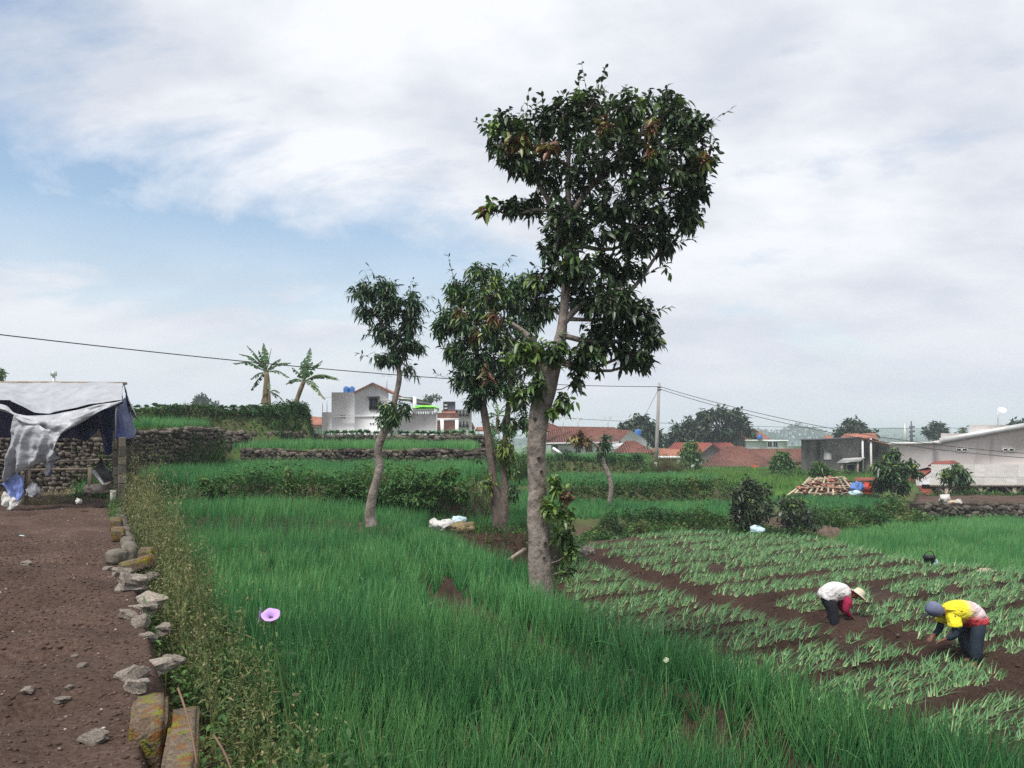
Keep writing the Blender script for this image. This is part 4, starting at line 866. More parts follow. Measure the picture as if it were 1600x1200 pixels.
def add_crown(root, lobes, Y, per, length, width, droop, mat_, bark, n_parts=0, twig_r=.006, trunkpts=None, simple=False, grav=.35, depth=1.0, shell=.55, twig_up=.25, crown_name="crown", branches=True, sprigs=0):
    """lobes: (u, v, ru, rv, dY, count, tint, tintspread)"""
    so = Soup(); tw = MB(); allpos = []; data = []
    for lb in lobes:
        u, v, ru, rv, dY, cnt, tint, tsp = lb; Yc = Y + dY; c = P(u, v, Yc); rx, rz_ = px(ru, Yc), px(rv, Yc); ry = depth * 0.5 * (rx + rz_)
        q = rng.normal(0, 1, (cnt, 3)); q /= np.linalg.norm(q, axis=1)[:, None]; q *= (rng.uniform(shell ** 3, 1, cnt) ** (1 / 3))[:, None]
        tips = c + q * np.array([rx, ry, rz_]); dirs = q * np.array([1, 1, 1.0]) + np.array([0, 0, twig_up]) + rng.normal(0, .3, (cnt, 3)); dirs /= np.linalg.norm(dirs, axis=1)[:, None] + 1e-9
        idx, pos, ax, ln, wd, dr, up = rosette(tips, dirs, per, length, width, droop, simple=simple, grav=grav)
        tt_ = np.clip(tint + rng.normal(0, tsp, cnt)[idx] + rng.normal(0, .07, len(idx)), 0, 1 if tint > .95 else .86)
        data.append((pos, ax, ln, wd, dr, up, tt_))
        if branches and trunkpts is not None:
            d2 = np.linalg.norm((trunkpts - c) * np.array([1, 1, 1.2]) + np.array([0, 0, .15]), axis=1) + np.where(trunkpts[:, 2] > c[2] - .05, 3, 0); j = int(np.argmin(d2)); st = trunkpts[j]
            mid = (st + c) / 2 + np.array([0, 0, -.12 * np.linalg.norm(c - st)]) + rng.normal(0, .04, 3)
            r0 = max(.006, min(.055, .03 * np.linalg.norm(c - st) + (.012 if ru > 20 else 0))) * (twig_r / .006)
            pts = spline([st, mid, c, c + (c - mid) * .12], 9); b = MB().tube(pts, np.linspace(r0, r0 * .25, 9), 6); b.build("branch", bark, root, smooth=True)
        if branches:
            for t_ in tips[:: (1 if cnt < 60 else 2)]:
                mid = c * .5 + t_ * .5 + rng.normal(0, .05, 3) * length / .18
                tw.tube([c + (t_ - c) * .1, mid, t_], [twig_r, twig_r * .7, twig_r * .4], 3, cap=False)
    if sprigs:      # shoots that stand out past the crown's outline
        allp = np.concatenate([d[0] for d in data]); cc = np.array([0, 0, 0.0]) + allp.mean(0); dist = np.array([np.sort(np.linalg.norm(allp - p, axis=1))[40] for p in allp[::12]]); cand = allp[::12][np.argsort(-dist)]; cand = cand[np.sort(-dist) > -2.6 * length][: sprigs * 3]
        for p in cand[rng.permutation(len(cand))[:sprigs]]:
            d = p - allp[np.argsort(np.linalg.norm(allp - p, axis=1))[:160]].mean(0); d = d / (np.linalg.norm(d) + 1e-9) + np.array([0, 0, .55]) + rng.normal(0, .25, 3); d /= np.linalg.norm(d); ln_ = rng.uniform(1.2, 3.2) * length; e = p + d * ln_
            tw.tube([p - d * length, p + d * ln_ * .5, e], [twig_r * .8, twig_r * .6, twig_r * .4], 3, cap=False); q = rng.integers(5, 10); f = rng.uniform(.2, 1.0, q)[:, None]; pos = p + d * ln_ * f; ax = d + rng.normal(0, .75, (q, 3)); ax[:, 2] -= .2
            data.append((pos, ax, rng.uniform(.6, 1.0, q) * length, rng.uniform(.7, 1, q) * width, droop * rng.uniform(.3, 1.3, q), np.tile([0, 0, 1.0], (q, 1)) + rng.normal(0, .4, (q, 3)), np.clip(rng.normal(.45, .15, q), 0, .8)))
    D = [np.concatenate([d[k] for d in data]) for k in range(7)]
    pos, ax, ln, wd, dr, up, tt_ = D
    part = np.zeros(len(pos), bool)
    if n_parts:
        cand = np.argsort(pos[:, 1] + rng.uniform(0, .25, len(pos)) * 1.0)[:n_parts]; part[cand] = True
    k = ~part; V, Fs, m = leaves(pos[k], ax[k], ln[k], wd[k], dr[k], up[k], simple); so.add(V, Fs, np.repeat(tt_[k], m))
    tag(so.build(crown_name, mat_, root), kind="stuff")
    if tw.n: tag(tw.build("twigs", bark, root, smooth=True), kind="stuff")
    base = np.array(world_loc(root))
    for i in np.where(part)[0]:
        V, Fs, m = leaves(pos[i:i + 1] * 0, ax[i:i + 1], ln[i:i + 1], wd[i:i + 1], dr[i:i + 1], up[i:i + 1]); me = meshdata("leaf", V, Fs, mat_, np.repeat(tt_[i], m))
        o = bpy.data.objects.new("leaf", me); o.location = pos[i] - base; link(o, root)
    print("crown", root.name, len(pos))
def trunk_tube(pts_uvw, Y, n=26, sides=14, wob=.085, dyf=None):
    pts = np.array([P(u, v, Y + (dyf[i] if dyf else 0)) for i, (u, v, w_) in enumerate(pts_uvw)]); r = np.array([px(w_, Y) / 2 for *_, w_ in pts_uvw])
    sp = spline(np.hstack([pts, r[:, None]]), n); V, Fq = tube(sp[:, :3], sp[:, 3], sides)
    c = np.repeat(sp[:, :3], sides, 0); d = V - c; th = np.tile(np.arange(sides), n); V = c + d * (1 + wob * 2 * vnoise(th * 1.7 + 3 * V[:, 2], V[:, 2] * 4, 1.0) + wob * 2.5 * vnoise(th * .6, V[:, 2] * 1.2, 1.0))[:, None]
    return sp, V, Fq
def tree(name, label, Y, stems, lobes, foot, per, length, width, droop, leafm, bark, cat="tree", group=None, **kw):
    root = empty(name, foot); tag(root, label, cat, group); tp = []
    mb = MB(); first = True
    for st in stems:
        sp, V, Fq = trunk_tube(st, Y, n=max(10, 6 * len(st)), sides=16 if px(st[0][2], Y) > .12 else 8); mb.add(V, Fq); tp.append(sp[:, :3])
    tr = mb.build("trunk", bark, root, smooth=True)
    add_crown(root, lobes, Y, per, length, width, droop, leafm, bark, trunkpts=np.concatenate(tp), **kw)
    return root

D_ = .28; S_ = .16
YB = 10.6
big_lobes = [  # upper head
    (786, 205, 38, 34, .2, 30, .36, .2), (800, 240, 42, 34, -.2, 30, .3, .2), (835, 200, 36, 34, .3, 24, .3, .22), (880, 175, 36, 36, -.1, 26, .34, .2), (925, 165, 44, 34, .1, 32, .36, .22),
    (975, 172, 44, 34, -.2, 32, .36, .2), (1030, 172, 44, 34, .2, 34, .33, .2), (1075, 195, 36, 36, -.1, 30, .3, .18), (1100, 240, 30, 36, .1, 26, .28, .18), (1080, 285, 34, 44, 0, 30, .24, .15),
    (1045, 245, 54, 44, -.3, 40, .26, .17), (1000, 235, 54, 46, .3, 34, .22, .15), (945, 230, 54, 48, -.3, 36, .22, .17), (890, 235, 50, 48, .2, 30, .2, .15), (850, 262, 40, 36, -.1, 24, .2, .15),
    (905, 295, 52, 44, .2, 28, .18, .14), (970, 300, 56, 46, -.2, 38, .2, .15), (1035, 320, 52, 44, .1, 40, .18, .14), (1075, 330, 26, 34, 0, 18, .2, .14), (880, 340, 36, 34, -.3, 26, .28, .16),
    (935, 350, 46, 40, -.1, 34, .2, .15), (1000, 370, 48, 36, 0, 36, .17, .13), (1040, 375, 24, 24, .1, 12, .17, .13), (862, 380, 26, 28, .1, 18, .25, .16),
    # branch out to the left with a pale rosette at its end
    (800, 322, 22, 16, 0, 10, .3, .15), (832, 318, 28, 24, .1, 16, .24, .15), (770, 322, 9, 9, -.05, 3, .6, .1), (757, 325, 5, 7, -.05, 2, .9, .02),
    # narrow middle
    (900, 410, 34, 36, -.25, 30, .26, .15), (940, 425, 44, 34, .1, 34, .2, .15), (985, 420, 26, 22, 0, 14, .18, .13), (905, 460, 30, 34, .2, 20, .2, .15), (850, 430, 34, 26, .1, 22, .28, .16), (845, 470, 34, 34, .2, 24, .25, .17),
    (955, 470, 46, 34, -.2, 40, .18, .14), (990, 490, 34, 34, 0, 30, .18, .14), (1020, 515, 22, 34, .1, 22, .18, .14), (960, 520, 44, 36, .2, 40, .15, .13), (985, 550, 30, 26, 0, 24, .15, .13),
    (925, 545, 34, 30, -.1, 26, .17, .13), (1008, 560, 14, 22, 0, 8, .16, .12),
    # lower left hand and sprouts
    (835, 545, 34, 24, -.15, 20, .55, .16), (870, 545, 24, 24, -.3, 18, .4, .15), (805, 560, 22, 20, -.1, 9, .6, .15), (905, 570, 16, 20, .05, 10, .25, .15), (900, 595, 12, 14, 0, 5, .2, .1),
    (880, 628, 15, 16, -.1, 8, .62, .1), (866, 640, 9, 14, -.15, 4, .66, .1), (838, 600, 18, 22, -.2, 10, .5, .14), (812, 620, 20, 20, -.1, 9, .5, .14),
    # shoots on the trunk
    (868, 752, 10, 14, -.2, 6, .74, .07), (880, 775, 9, 14, -.18, 3, .995, .01), (858, 790, 12, 12, -.25, 6, .76, .07), (885, 805, 14, 16, -.1, 8, .68, .08), (878, 835, 16, 18, 0, 9, .56, .1), (892, 860, 14, 22, 0, 9, .45, .12), (884, 890, 10, 14, 0, 4, .5, .1)]
big_lobes = [(a, b, c, d, e, max(3, int(f * 1.08)), min(1, g + .17), h * 1.2) for a, b, c, d, e, f, g, h in big_lobes]
# reddish spent flower sprays near the top
big_lobes += [(805, 222, 22, 10, -.35, 7, .985, .01), (860, 228, 22, 9, -.4, 7, .985, .01), (945, 195, 16, 16, -.4, 7, .99, .01), (1015, 200, 10, 12, -.4, 4, .985, .01), (1100, 248, 10, 10, -.3, 4, .985, .01), (1020, 240, 16, 9, -.45, 4, .985, .01)]
big = tree("avocado_tree", "tallest tree, thick pale trunk in the nearest onion terrace with a large dark top-heavy crown", YB,
     [[(847, 975, 47), (846, 935, 41), (843, 895, 36), (841, 850, 32), (838, 800, 29), (841, 760, 30), (839, 715, 28), (840, 675, 29), (845, 640, 32), (851, 612, 33), (859, 588, 29), (869, 558, 22), (879, 508, 17), (885, 440, 14), (889, 360, 11), (887, 280, 8), (890, 220, 6)],
      [(856, 600, 24), (845, 570, 18), (835, 540, 13), (820, 520, 9), (800, 505, 6)],
      [(880, 505, 13), (905, 480, 10), (940, 465, 7), (965, 475, 4)],
      [(888, 400, 11), (870, 350, 9), (850, 300, 8), (825, 265, 6), (800, 235, 4)],
      [(888, 340, 10), (925, 290, 9), (965, 250, 7), (1000, 215, 5)],
      [(889, 380, 10), (940, 340, 9), (1000, 300, 7), (1050, 260, 5)],
      [(862, 330, 6), (835, 328, 5), (800, 336, 4), (770, 326, 3)],
      [(832, 915, 9), (831, 850, 11), (832, 800, 9), (829, 740, 9), (830, 700, 6)]],
     big_lobes, P(846, 965, YB), 12, .128, .052, .4, M_avo, M_bark, n_parts=300, twig_r=.005, depth=1.0, sprigs=110)
for (u, v, w_, h_) in ((843, 862, 5, 6), (835, 868, 4, 5), (850, 872, 4, 4), (846, 893, 8, 7), (842, 905, 6, 5), (842, 717, 6, 7), (846, 737, 5, 5), (836, 655, 6, 5), (852, 850, 5, 8)):
    c = P(u, v, YB - px(14, YB)); a = np.linspace(0, 2 * np.pi, 10, endpoint=False); V = []
    for r_, d_ in ((1.25, .03), (1.0, -.012), (.75, -.014), (.35, .004)): V += [c + np.array([np.cos(t) * px(w_, YB) / 2 * r_ * (1 + .2 * math.sin(3 * t + u)), d_, np.sin(t) * px(h_, YB) / 2 * r_]) for t in a]
    obj("knot", V, [np.array([[i * 10 + j, i * 10 + (j + 1) % 10, (i + 1) * 10 + (j + 1) % 10, (i + 1) * 10 + j] for i in range(3) for j in range(10)]), np.array([[30, 30 + j, 31 + j] for j in range(1, 9)])], mat("knot_bark", (.03, .024, .02), (.09, .07, .06), .95, 30) if "knot_bark" not in bpy.data.materials else bpy.data.materials["knot_bark"], big, smooth=True)
Y1 = 17.0
tree("mango_tree", "slender bare-trunked leaning tree with a small dark tufted head, between field strips left of centre", Y1,
     [[(580, 822, 19), (578, 803, 15), (582, 775, 14), (589, 750, 13), (593, 730, 14), (591, 705, 12), (598, 680, 13), (612, 657, 12), (617, 625, 9), (624, 592, 8), (622, 570, 8), (618, 540, 6)],
      [(622, 575, 7), (632, 555, 5), (640, 540, 4)], [(618, 550, 6), (606, 525, 5), (592, 495, 4), (580, 470, 3)], [(618, 540, 6), (628, 510, 4), (640, 480, 3)]],
     [(568, 455, 24, 18, 0, 26, .35, .15), (600, 450, 28, 18, -.1, 30, .4, .15), (645, 472, 18, 22, .1, 24, .36, .14), (575, 485, 22, 18, .1, 20, .3, .14), (612, 480, 32, 24, -.1, 36, .32, .14), (640, 505, 22, 22, .1, 22, .3, .14),
      (600, 515, 26, 20, 0, 26, .28, .14), (628, 535, 28, 18, 0, 26, .26, .14), (612, 558, 26, 10, -.1, 16, .26, .14), (592, 560, 9, 7, 0, 4, .4, .1), (655, 540, 10, 12, 0, 6, .3, .1), (638, 572, 8, 9, 0, 4, .3, .1),
      (603, 632, 10, 14, -.1, 9, .7, .1), (612, 650, 16, 14, -.15, 14, .7, .1), (632, 635, 12, 12, .1, 8, .4, .12), (598, 655, 8, 8, 0, 4, .72, .08)],
     P(580, 820, Y1), 12, .18, .042, .5, M_mango, M_bark, n_parts=160, twig_r=.006, grav=.6, sprigs=30)
Y2 = 19.4
tree("mango_tree", "bushy dark-leaved tree with two stems from one foot, just behind the tallest tree", Y2,
     [[(782, 850, 30), (780, 825, 25), (777, 790, 20), (770, 740, 13), (764, 690, 12), (756, 640, 11), (750, 600, 9), (745, 550, 7), (742, 500, 5)], [(786, 815, 16), (789, 770, 13), (788, 720, 11), (792, 660, 9), (797, 600, 8), (795, 540, 5)]],
     [(822, 500, 26, 30, .2, 44, .55, .15), (830, 555, 24, 28, .2, 40, .6, .15), (815, 445, 28, 22, .2, 36, .5, .15), (690, 510, 12, 20, 0, 18, .55, .12), (755, 425, 30, 16, 0, 36, 0.65, .15), (720, 455, 28, 26, .1, 49, 0.70, .15), (765, 460, 40, 30, -.2, 71, 0.70, .15), (805, 465, 30, 30, .2, 45, 0.65, .15), (705, 500, 24, 28, 0, 45, 0.63, .14), (745, 510, 40, 30, -.3, 71, 0.67, .15), (790, 520, 38, 32, 0, 61, 0.65, .15),
      (712, 545, 22, 26, 0, 39, 0.58, .13), (750, 560, 36, 28, -.2, 58, 0.55, .13), (795, 570, 34, 30, .1, 52, 0.57, .14), (730, 590, 28, 22, 0, 42, 0.53, .13), (765, 605, 34, 22, -.1, 45, 0.53, .13), (740, 625, 20, 16, 0, 23, 0.55, .13), (808, 615, 22, 26, 0, 33, 0.70, .14), (795, 655, 18, 22, 0, 23, 0.65, .14), (820, 660, 16, 22, 0, 17, 0.70, .14),
      (790, 700, 16, 22, -.1, 26, 0.87, .1), (800, 730, 12, 18, 0, 13, 0.85, .1), (762, 752, 9, 10, -.2, 10, 0.93, .1), (802, 768, 9, 14, .1, 9, 0.65, .12), (772, 492, 14, 7, -.6, 9, 1.00, .05), (742, 520, 8, 6, -.6, 5, 1.00, .04), (720, 485, 9, 7, -.5, 5, 1.00, .05), (760, 585, 10, 10, -.6, 5, 1.00, .06)],
     P(782, 842, Y2), 11, .20, .052, .45, M_mango, M_bark2, n_parts=200, twig_r=.007, grav=.5, sprigs=50)
Y3 = 36.8
tree("dying_tree", "small pale crooked tree with a withered reddish top on the middle onion terrace", Y3,
     [[(955, 800, 9), (953, 785, 8), (955, 765, 8), (952, 745, 8), (945, 728, 7.5), (940, 712, 7), (937, 700, 7)], [(938, 702, 5), (928, 692, 4), (915, 686, 3), (900, 682, 3)], [(940, 700, 4), (945, 685, 3), (950, 678, 2)]],
     [(900, 684, 13, 9, 0, 14, .99, .01), (916, 688, 12, 9, 0, 10, .985, .01), (908, 676, 6, 8, 0, 5, .99, .01), (945, 692, 9, 11, 0, 12, .35, .15), (938, 704, 9, 6, 0, 6, .4, .15), (948, 680, 5, 6, 0, 4, .4, .15)],
     P(955, 797, Y3), 8, .3, .1, .5, M_mango, M_bark, twig_r=.012)

# broadleaf crowns farther off
def bushtree(name, label, Y, trunk, lobes, leaf, mat_=None, per=7, width=.42, grp=None, cat="tree", grav=.3, nobranch=False):
    return tree(name, label, Y, trunk, lobes, P(trunk[0][0][0], trunk[0][0][1], Y), per, leaf, leaf * width, .3, mat_ or M_far, M_bark2, cat=cat, group=grp, simple=True, twig_r=.012, grav=grav, branches=Y < 60 and not nobranch)
bushtree("coffee_shrub", "glossy dark shrub standing alone above the half-dug field", 29.8, [[(1178, 826, 7), (1176, 790, 5), (1174, 760, 3)], [(1178, 815, 5), (1160, 790, 3)], [(1180, 815, 5), (1196, 785, 3)]],
         [(1172, 755, 18, 14, 0, 40, .35, .2), (1160, 772, 20, 16, -.2, 44, .3, .2), (1188, 770, 22, 18, .2, 50, .3, .2), (1155, 795, 20, 18, 0, 46, .28, .2), (1182, 792, 28, 20, -.3, 64, .28, .22), (1202, 795, 14, 18, .2, 30, .3, .2), (1175, 812, 30, 10, -.2, 44, .22, .15), (1150, 810, 12, 8, 0, 14, .3, .2)], .20, M_avo, cat="shrub")
bushtree("dark_shrub", "low shadowy shrub with reddish tips right beside the glossy dark shrub", 30.4, [[(1240, 835, 6), (1238, 800, 4), (1235, 780, 3)]],
         [(1225, 785, 14, 12, 0, 26, .45, .2), (1245, 785, 18, 12, 0, 34, .55, .22), (1232, 805, 20, 16, -.2, 40, .2, .15), (1255, 805, 18, 16, 0, 34, .25, .15), (1240, 822, 26, 10, -.1, 30, .2, .12), (1270, 820, 12, 10, 0, 14, .4, .15)], .20, M_avo, cat="shrub")
bushtree("leafy_bush", "broad leafy bush on the bank between the leaning tree and the forked tree", 20.6, [[(640, 800, 6), (640, 775, 4), (640, 755, 3)]],
         [(600, 770, 34, 22, 0, 80, .4, .16), (640, 750, 34, 22, 0, 80, .45, .16), (680, 755, 30, 22, 0, 70, .5, .16), (650, 780, 44, 16, -.3, 90, .38, .16), (715, 765, 22, 22, .1, 50, .55, .14), (700, 735, 18, 12, .2, 30, .62, .12)], .13, M_weed, width=.5, cat="bush", nobranch=True)
bushtree("leafy_bush", "lower leafy bush just left of the leaning trunk on the bank", 20.8, [[(555, 795, 3), (555, 778, 2), (555, 765, 1.5)]], [(545, 757, 24, 13, .2, 60, .45, .15), (560, 772, 26, 14, 0, 60, .4, .15), (520, 765, 14, 10, 0, 24, .45, .15)], .12, M_weed, width=.5, cat="bush", nobranch=True)
bushtree("leafy_bush", "leafy bush nearest the dry weeds on the left bank", 21.4, [[(330, 790, 3), (330, 775, 2), (330, 765, 1.5)]], [(335, 765, 24, 13, 0, 60, .35, .2), (318, 752, 10, 9, 0, 16, .7, .1)], .13, M_weed, width=.5, cat="bush", nobranch=True)
bushtree("leafy_bush", "small flowering bush on the left weedy bank between two onion strips", 21.2, [[(448, 785, 3), (449, 760, 2), (450, 735, 1.5)]], [(450, 760, 12, 16, 0, 30, .75, .15), (450, 738, 7, 10, 0, 10, .9, .08),], .12, M_weed, width=.45, cat="bush")
bushtree("papaya_tree", "young tree with drooping leaf tufts beside the red debris, left of the open shed", 43, [[(1394, 782, 5), (1395, 760, 4.5), (1396, 730, 4), (1396, 712, 3)]],
         [(1396, 708, 12, 10, 0, 22, .6, .15), (1378, 725, 18, 10, 0, 30, .55, .15), (1415, 726, 20, 10, 0, 34, .6, .15), (1396, 735, 26, 12, -.3, 40, .4, .15), (1385, 748, 16, 12, .3, 22, .35, .15), (1432, 736, 9, 8, 0, 10, .55, .15), (1372, 755, 12, 14, .6, 18, .3, .15), (1408, 758, 10, 16, .6, 18, .3, .15)], .42, M_mango, width=.3, grav=.7)
bushtree("young_tree", "young tree with drooping leaf tufts in front of the shed's corrugated roof", 44, [[(1491, 780, 4), (1493, 765, 3.5), (1494, 745, 3)], [(1492, 772, 3), (1482, 752, 2)]],
         [(1494, 728, 10, 7, 0, 14, .65, .15), (1482, 738, 14, 8, 0, 20, .6, .15), (1504, 738, 14, 8, 0, 22, .6, .15), (1490, 748, 24, 7, 0, 30, .4, .15), (1512, 748, 8, 6, 0, 8, .5, .15)], .36, M_mango, width=.32, grav=.7)
grp = "trees around the tiled houses"
bushtree("round_tree", "rounded dense green tree behind the long red-roofed white house", 105, [[(995, 730, 7), (995, 690, 6), (995, 665, 4)]], [(995, 660, 22, 14, 0, 60, .4, .18), (980, 672, 18, 14, -1, 50, .35, .18), (1012, 672, 18, 16, 0, 50, .38, .18), (1030, 685, 10, 14, 1, 26, .3, .15), (995, 682, 30, 14, -1, 60, .3, .16)], 1.0, grp=grp)
bushtree("broad_tree", "wide dark spreading tree right of the utility pole", 112, [[(1095, 740, 8), (1095, 700, 7), (1095, 670, 5)], [(1130, 735, 7), (1132, 690, 5), (1135, 655, 3)]],
         [(1080, 665, 18, 16, 0, 44, .3, .16), (1062, 675, 20, 16, 0, 44, .26, .15), (1100, 652, 18, 14, 0, 44, .32, .16), (1125, 645, 20, 12, 0, 44, .34, .16), (1150, 650, 18, 12, 0, 36, .36, .16), (1160, 665, 16, 12, 0, 30, .36, .16), (1100, 675, 30, 16, -1, 70, .25, .15), (1135, 672, 26, 16, 0, 56, .3, .15), (1055, 690, 22, 12, 0, 44, .25, .15), (1120, 690, 34, 10, 0, 60, .25, .15), (1175, 678, 10, 8, 0, 14, .34, .15)], 1.0, grp=grp)
bushtree("yellow_green_tree", "small yellow-green tree before the low white-walled house near the pole", 74, [[(1078, 742, 3.5), (1078, 725, 3), (1077, 705, 2)], [(1074, 742, 3), (1073, 722, 2)]], [(1078, 695, 11, 10, 0, 34, .8, .1), (1072, 708, 12, 10, 0, 34, .72, .1), (1086, 712, 10, 12, 0, 28, .7, .1), (1068, 722, 8, 9, 0, 14, .95, .05), (1090, 724, 7, 7, 0, 10, .75, .1)], .5, M_weed, grp=grp)
bushtree("green_bush_tree", "rounded leafy small tree left of the grey concrete building", 68, [[(1222, 748, 3), (1222, 735, 2.5), (1222, 720, 2)]], [(1222, 712, 12, 10, 0, 40, .7, .12), (1214, 725, 13, 10, 0, 40, .58, .12), (1232, 725, 11, 10, 0, 34, .6, .12), (1222, 735, 14, 8, -.5, 36, .45, .12)], .5, M_weed, grp=grp)
bushtree("green_bush", "compact round green bush against the grey concrete building", 58, [[(1281, 748, 2.5), (1281, 738, 2), (1281, 728, 1.5)]], [(1281, 728, 10, 9, 0, 40, .66, .12), (1274, 737, 10, 8, 0, 34, .55, .12), (1289, 738, 10, 8, 0, 34, .5, .12)], .4, M_weed, grp=grp, cat="bush")
bushtree("dark_tree", "dark tree rising behind the grey building's red roof", 125, [[(1335, 720, 6), (1335, 690, 5), (1333, 665, 3)]], [(1330, 660, 14, 8, 0, 30, .3, .15), (1345, 668, 16, 10, 0, 36, .32, .15), (1318, 674, 14, 10, 0, 30, .28, .15), (1360, 678, 14, 8, 0, 24, .34, .15), (1335, 682, 26, 8, 0, 40, .26, .14), (1308, 680, 7, 8, 0, 12, .3, .15)], .95, grp=grp)
bushtree("dark_tree", "roundish dark tree behind the pinkish warehouse, near the two masts", 130, [[(1465, 715, 5), (1465, 690, 4), (1465, 675, 3)]], [(1465, 665, 14, 8, 0, 36, .28, .15), (1458, 676, 12, 10, 0, 30, .26, .15), (1474, 676, 13, 11, 0, 34, .45, .25), (1445, 672, 5, 7, 0, 8, .3, .1), (1505, 673, 9, 4, 0, 10, .6, .2)], .9, grp=grp)
bushtree("dark_tree", "dark tree top cut by the right edge above the warehouse roof", 120, [[(1592, 715, 5), (1592, 690, 4), (1592, 670, 3)]], [(1588, 662, 12, 8, 0, 30, .26, .14), (1606, 664, 18, 11, 0, 44, .26, .14)], .9, grp=grp)
bushtree("distant_tree", "small bluish distant tree above the upper terrace left of the banana plants", 170, [[(316, 660, 4), (316, 640, 3), (316, 628, 2)]], [(314, 622, 10, 6, 0, 30, .3, .15), (322, 628, 10, 5, 0, 24, .3, .15), (308, 628, 8, 4, 0, 16, .3, .15), (336, 631, 8, 3, 0, 8, .3, .15)], 1.1)
bushtree("distant_tree", "tree crown peeking in above the tarpaulin shelter at the left border", 60, [[(-10, 640, 6), (-9, 610, 4), (-8, 590, 3)]], [(-8, 582, 14, 9, 0, 44, .7, .12), (-14, 598, 20, 9, 0, 44, .6, .12)], .5, M_weed)
bushtree("distant_tree", "thin distant trees behind the dark awning of the white house", 140, [[(672, 665, 3), (673, 640, 2), (674, 620, 1.5)]], [(672, 622, 9, 5, 0, 14, .4, .15), (664, 628, 6, 4, 0, 10, .35, .15), (682, 620, 6, 4, 0, 6, .45, .15), (528, 638, 5, 4, 0, 10, .4, .15)], .8)
# far woods that read as one mass
so = Soup(); y_f = 800.0
for u in np.arange(1150, 1316, 5.0):
    n = 70; top = 676 + 15 * vnoise(np.array([u]), np.array([2.0]), 13)[0] - 6 * math.exp(-((u - 1250) / 40) ** 2)
    vv = top + 26 * rng.random(n) ** 1.4; uu = u + rng.normal(0, 4.5, n) * np.clip((vv - top) / 8, .25, 1); yyf = y_f + rng.uniform(-50, 50, n)
    pos = np.stack([(uu - 800) / F * yyf, yyf, EYE + (HV - vv) / F * yyf], 1); V, Fs, m = leaves(pos, rng.normal(0, 1, (n, 3)), rng.uniform(2.4, 5.5, n), 2.6, .2, None, True); so.add(V, Fs, np.repeat(rng.uniform(.1, .7, n), m))
tag(so.build("distant_woods", M_far), "bluish distant woods on the horizon right of the wide tree", "woods", kind="stuff")
so = Soup()
for u in np.concatenate([np.arange(-300, 1180, 9.0), np.arange(1330, 1900, 9.0)]):
    n = 22; vv = 683 + 10 * rng.random(n) - 3 * vnoise(np.array([u]), np.array([7.0]), 40)[0]; yyf = rng.uniform(800, 900, n); uu = u + rng.normal(0, 6, n)
    pos = np.stack([(uu - 800) / F * yyf, yyf, EYE + (HV - vv) / F * yyf], 1); V, Fs, m = leaves(pos, rng.normal(0, 1, (n, 3)), rng.uniform(4, 8, n), 4, .2, None, True); so.add(V, Fs, np.repeat(rng.uniform(.1, .7, n), m))
tag(so.build("distant_woods", M_far), "low line of faint distant trees all along the horizon", "woods", kind="stuff")

# ------------------------------------------------------------------ banana plants
def banana(label, Y, stem, fronds, foot_drop=.4, blade=.5, group="banana plants on the upper terrace"):
    a = P(stem[0][0], stem[0][1], Y); root = empty("banana_plant", (a[0], a[1], a[2] - foot_drop)); tag(root, label, "banana plant", group)
    sp = spline([np.append(P(u, v, Y), px(w_, Y) / 2) for u, v, w_ in [(stem[0][0], stem[0][1] + 6, stem[0][2])] + stem], 12); mb = MB().tube(sp[:, :3], sp[:, 3], 10); mb.build("pseudostem", M_bstem, root, smooth=True)
    top = sp[-1, :3]
    for (u, v, tint, *rest) in fronds:
        dy = rest[0] if rest else random.uniform(-.7, .7); tip = P(u, v, Y + dy); mid = (top + tip) / 2 + np.array([0, 0, .16 * np.linalg.norm((tip - top)[:2])]); rib = spline([top, mid, tip], 24)
        t = np.gradient(rib, axis=0); t /= np.linalg.norm(t, axis=1)[:, None]; sd = np.cross(t, [0, 0, 1.0]); ns = np.linalg.norm(sd, axis=1)[:, None]; sd = np.where(ns > .15, sd / (ns + 1e-9), np.array([1.0, 0, 0])); nn = np.cross(sd, t)
        f = np.linspace(0, 1, 24); wd = blade * np.sin(np.pi * np.clip((f - .1) / .9, 0, 1) ** .75) ** .6 * .55; wd[f < .12] = .0
        V, Fs, T = [], [], []
        for side in (-1, 1):
            i = 2
            while i < 23:
                k = random.choice((1, 1, 2, 2, 3)); j = min(23, i + k); droop = random.uniform(.15, .95); cut = random.uniform(.75, 1.05)
                b = len(V)
                for q in (i, j):
                    sh = -0.02 if q == i else 0.02
                    e = rib[q] + t[q] * (0.05 - sh * .6) + (sd[q] * side * math.cos(droop) + nn[q] * 0.02 - np.array([0, 0, 1]) * math.sin(droop)) * wd[q] * cut
                    V += [rib[q], rib[q] * .5 + e * .5 + nn[q] * .02, e]
                Fs += [[b, b + 1, b + 4, b + 3], [b + 1, b + 2, b + 5, b + 4]]; tv = min(1, max(0, tint + random.uniform(-.12, .12))); T += [tv] * 6; i = j
        nb = len(V); rv, rq = tube(rib, np.linspace(.028, .006, 24), 4); V = np.vstack([np.array(V), rv]); Fs = np.vstack([np.array(Fs), np.array(rq) + nb]); T = T + [min(1, tint + .3)] * len(rv)
        obj("leaf", V, [Fs], M_banana, root, np.array(T))
    return root
banana("taller banana plant with ragged leaves on the upper terrace, left of the other", 42, [(416, 636, 13), (416, 615, 11), (417, 595, 9), (416, 582, 7)], [(386, 540, .3), (412, 537, .5), (374, 553, .25), (364, 568, .2), (438, 561, .2), (454, 567, .25), (392, 592, .15), (452, 590, .35), (393, 610, .2), (424, 545, .7, .1), (404, 548, .6, -.3)])
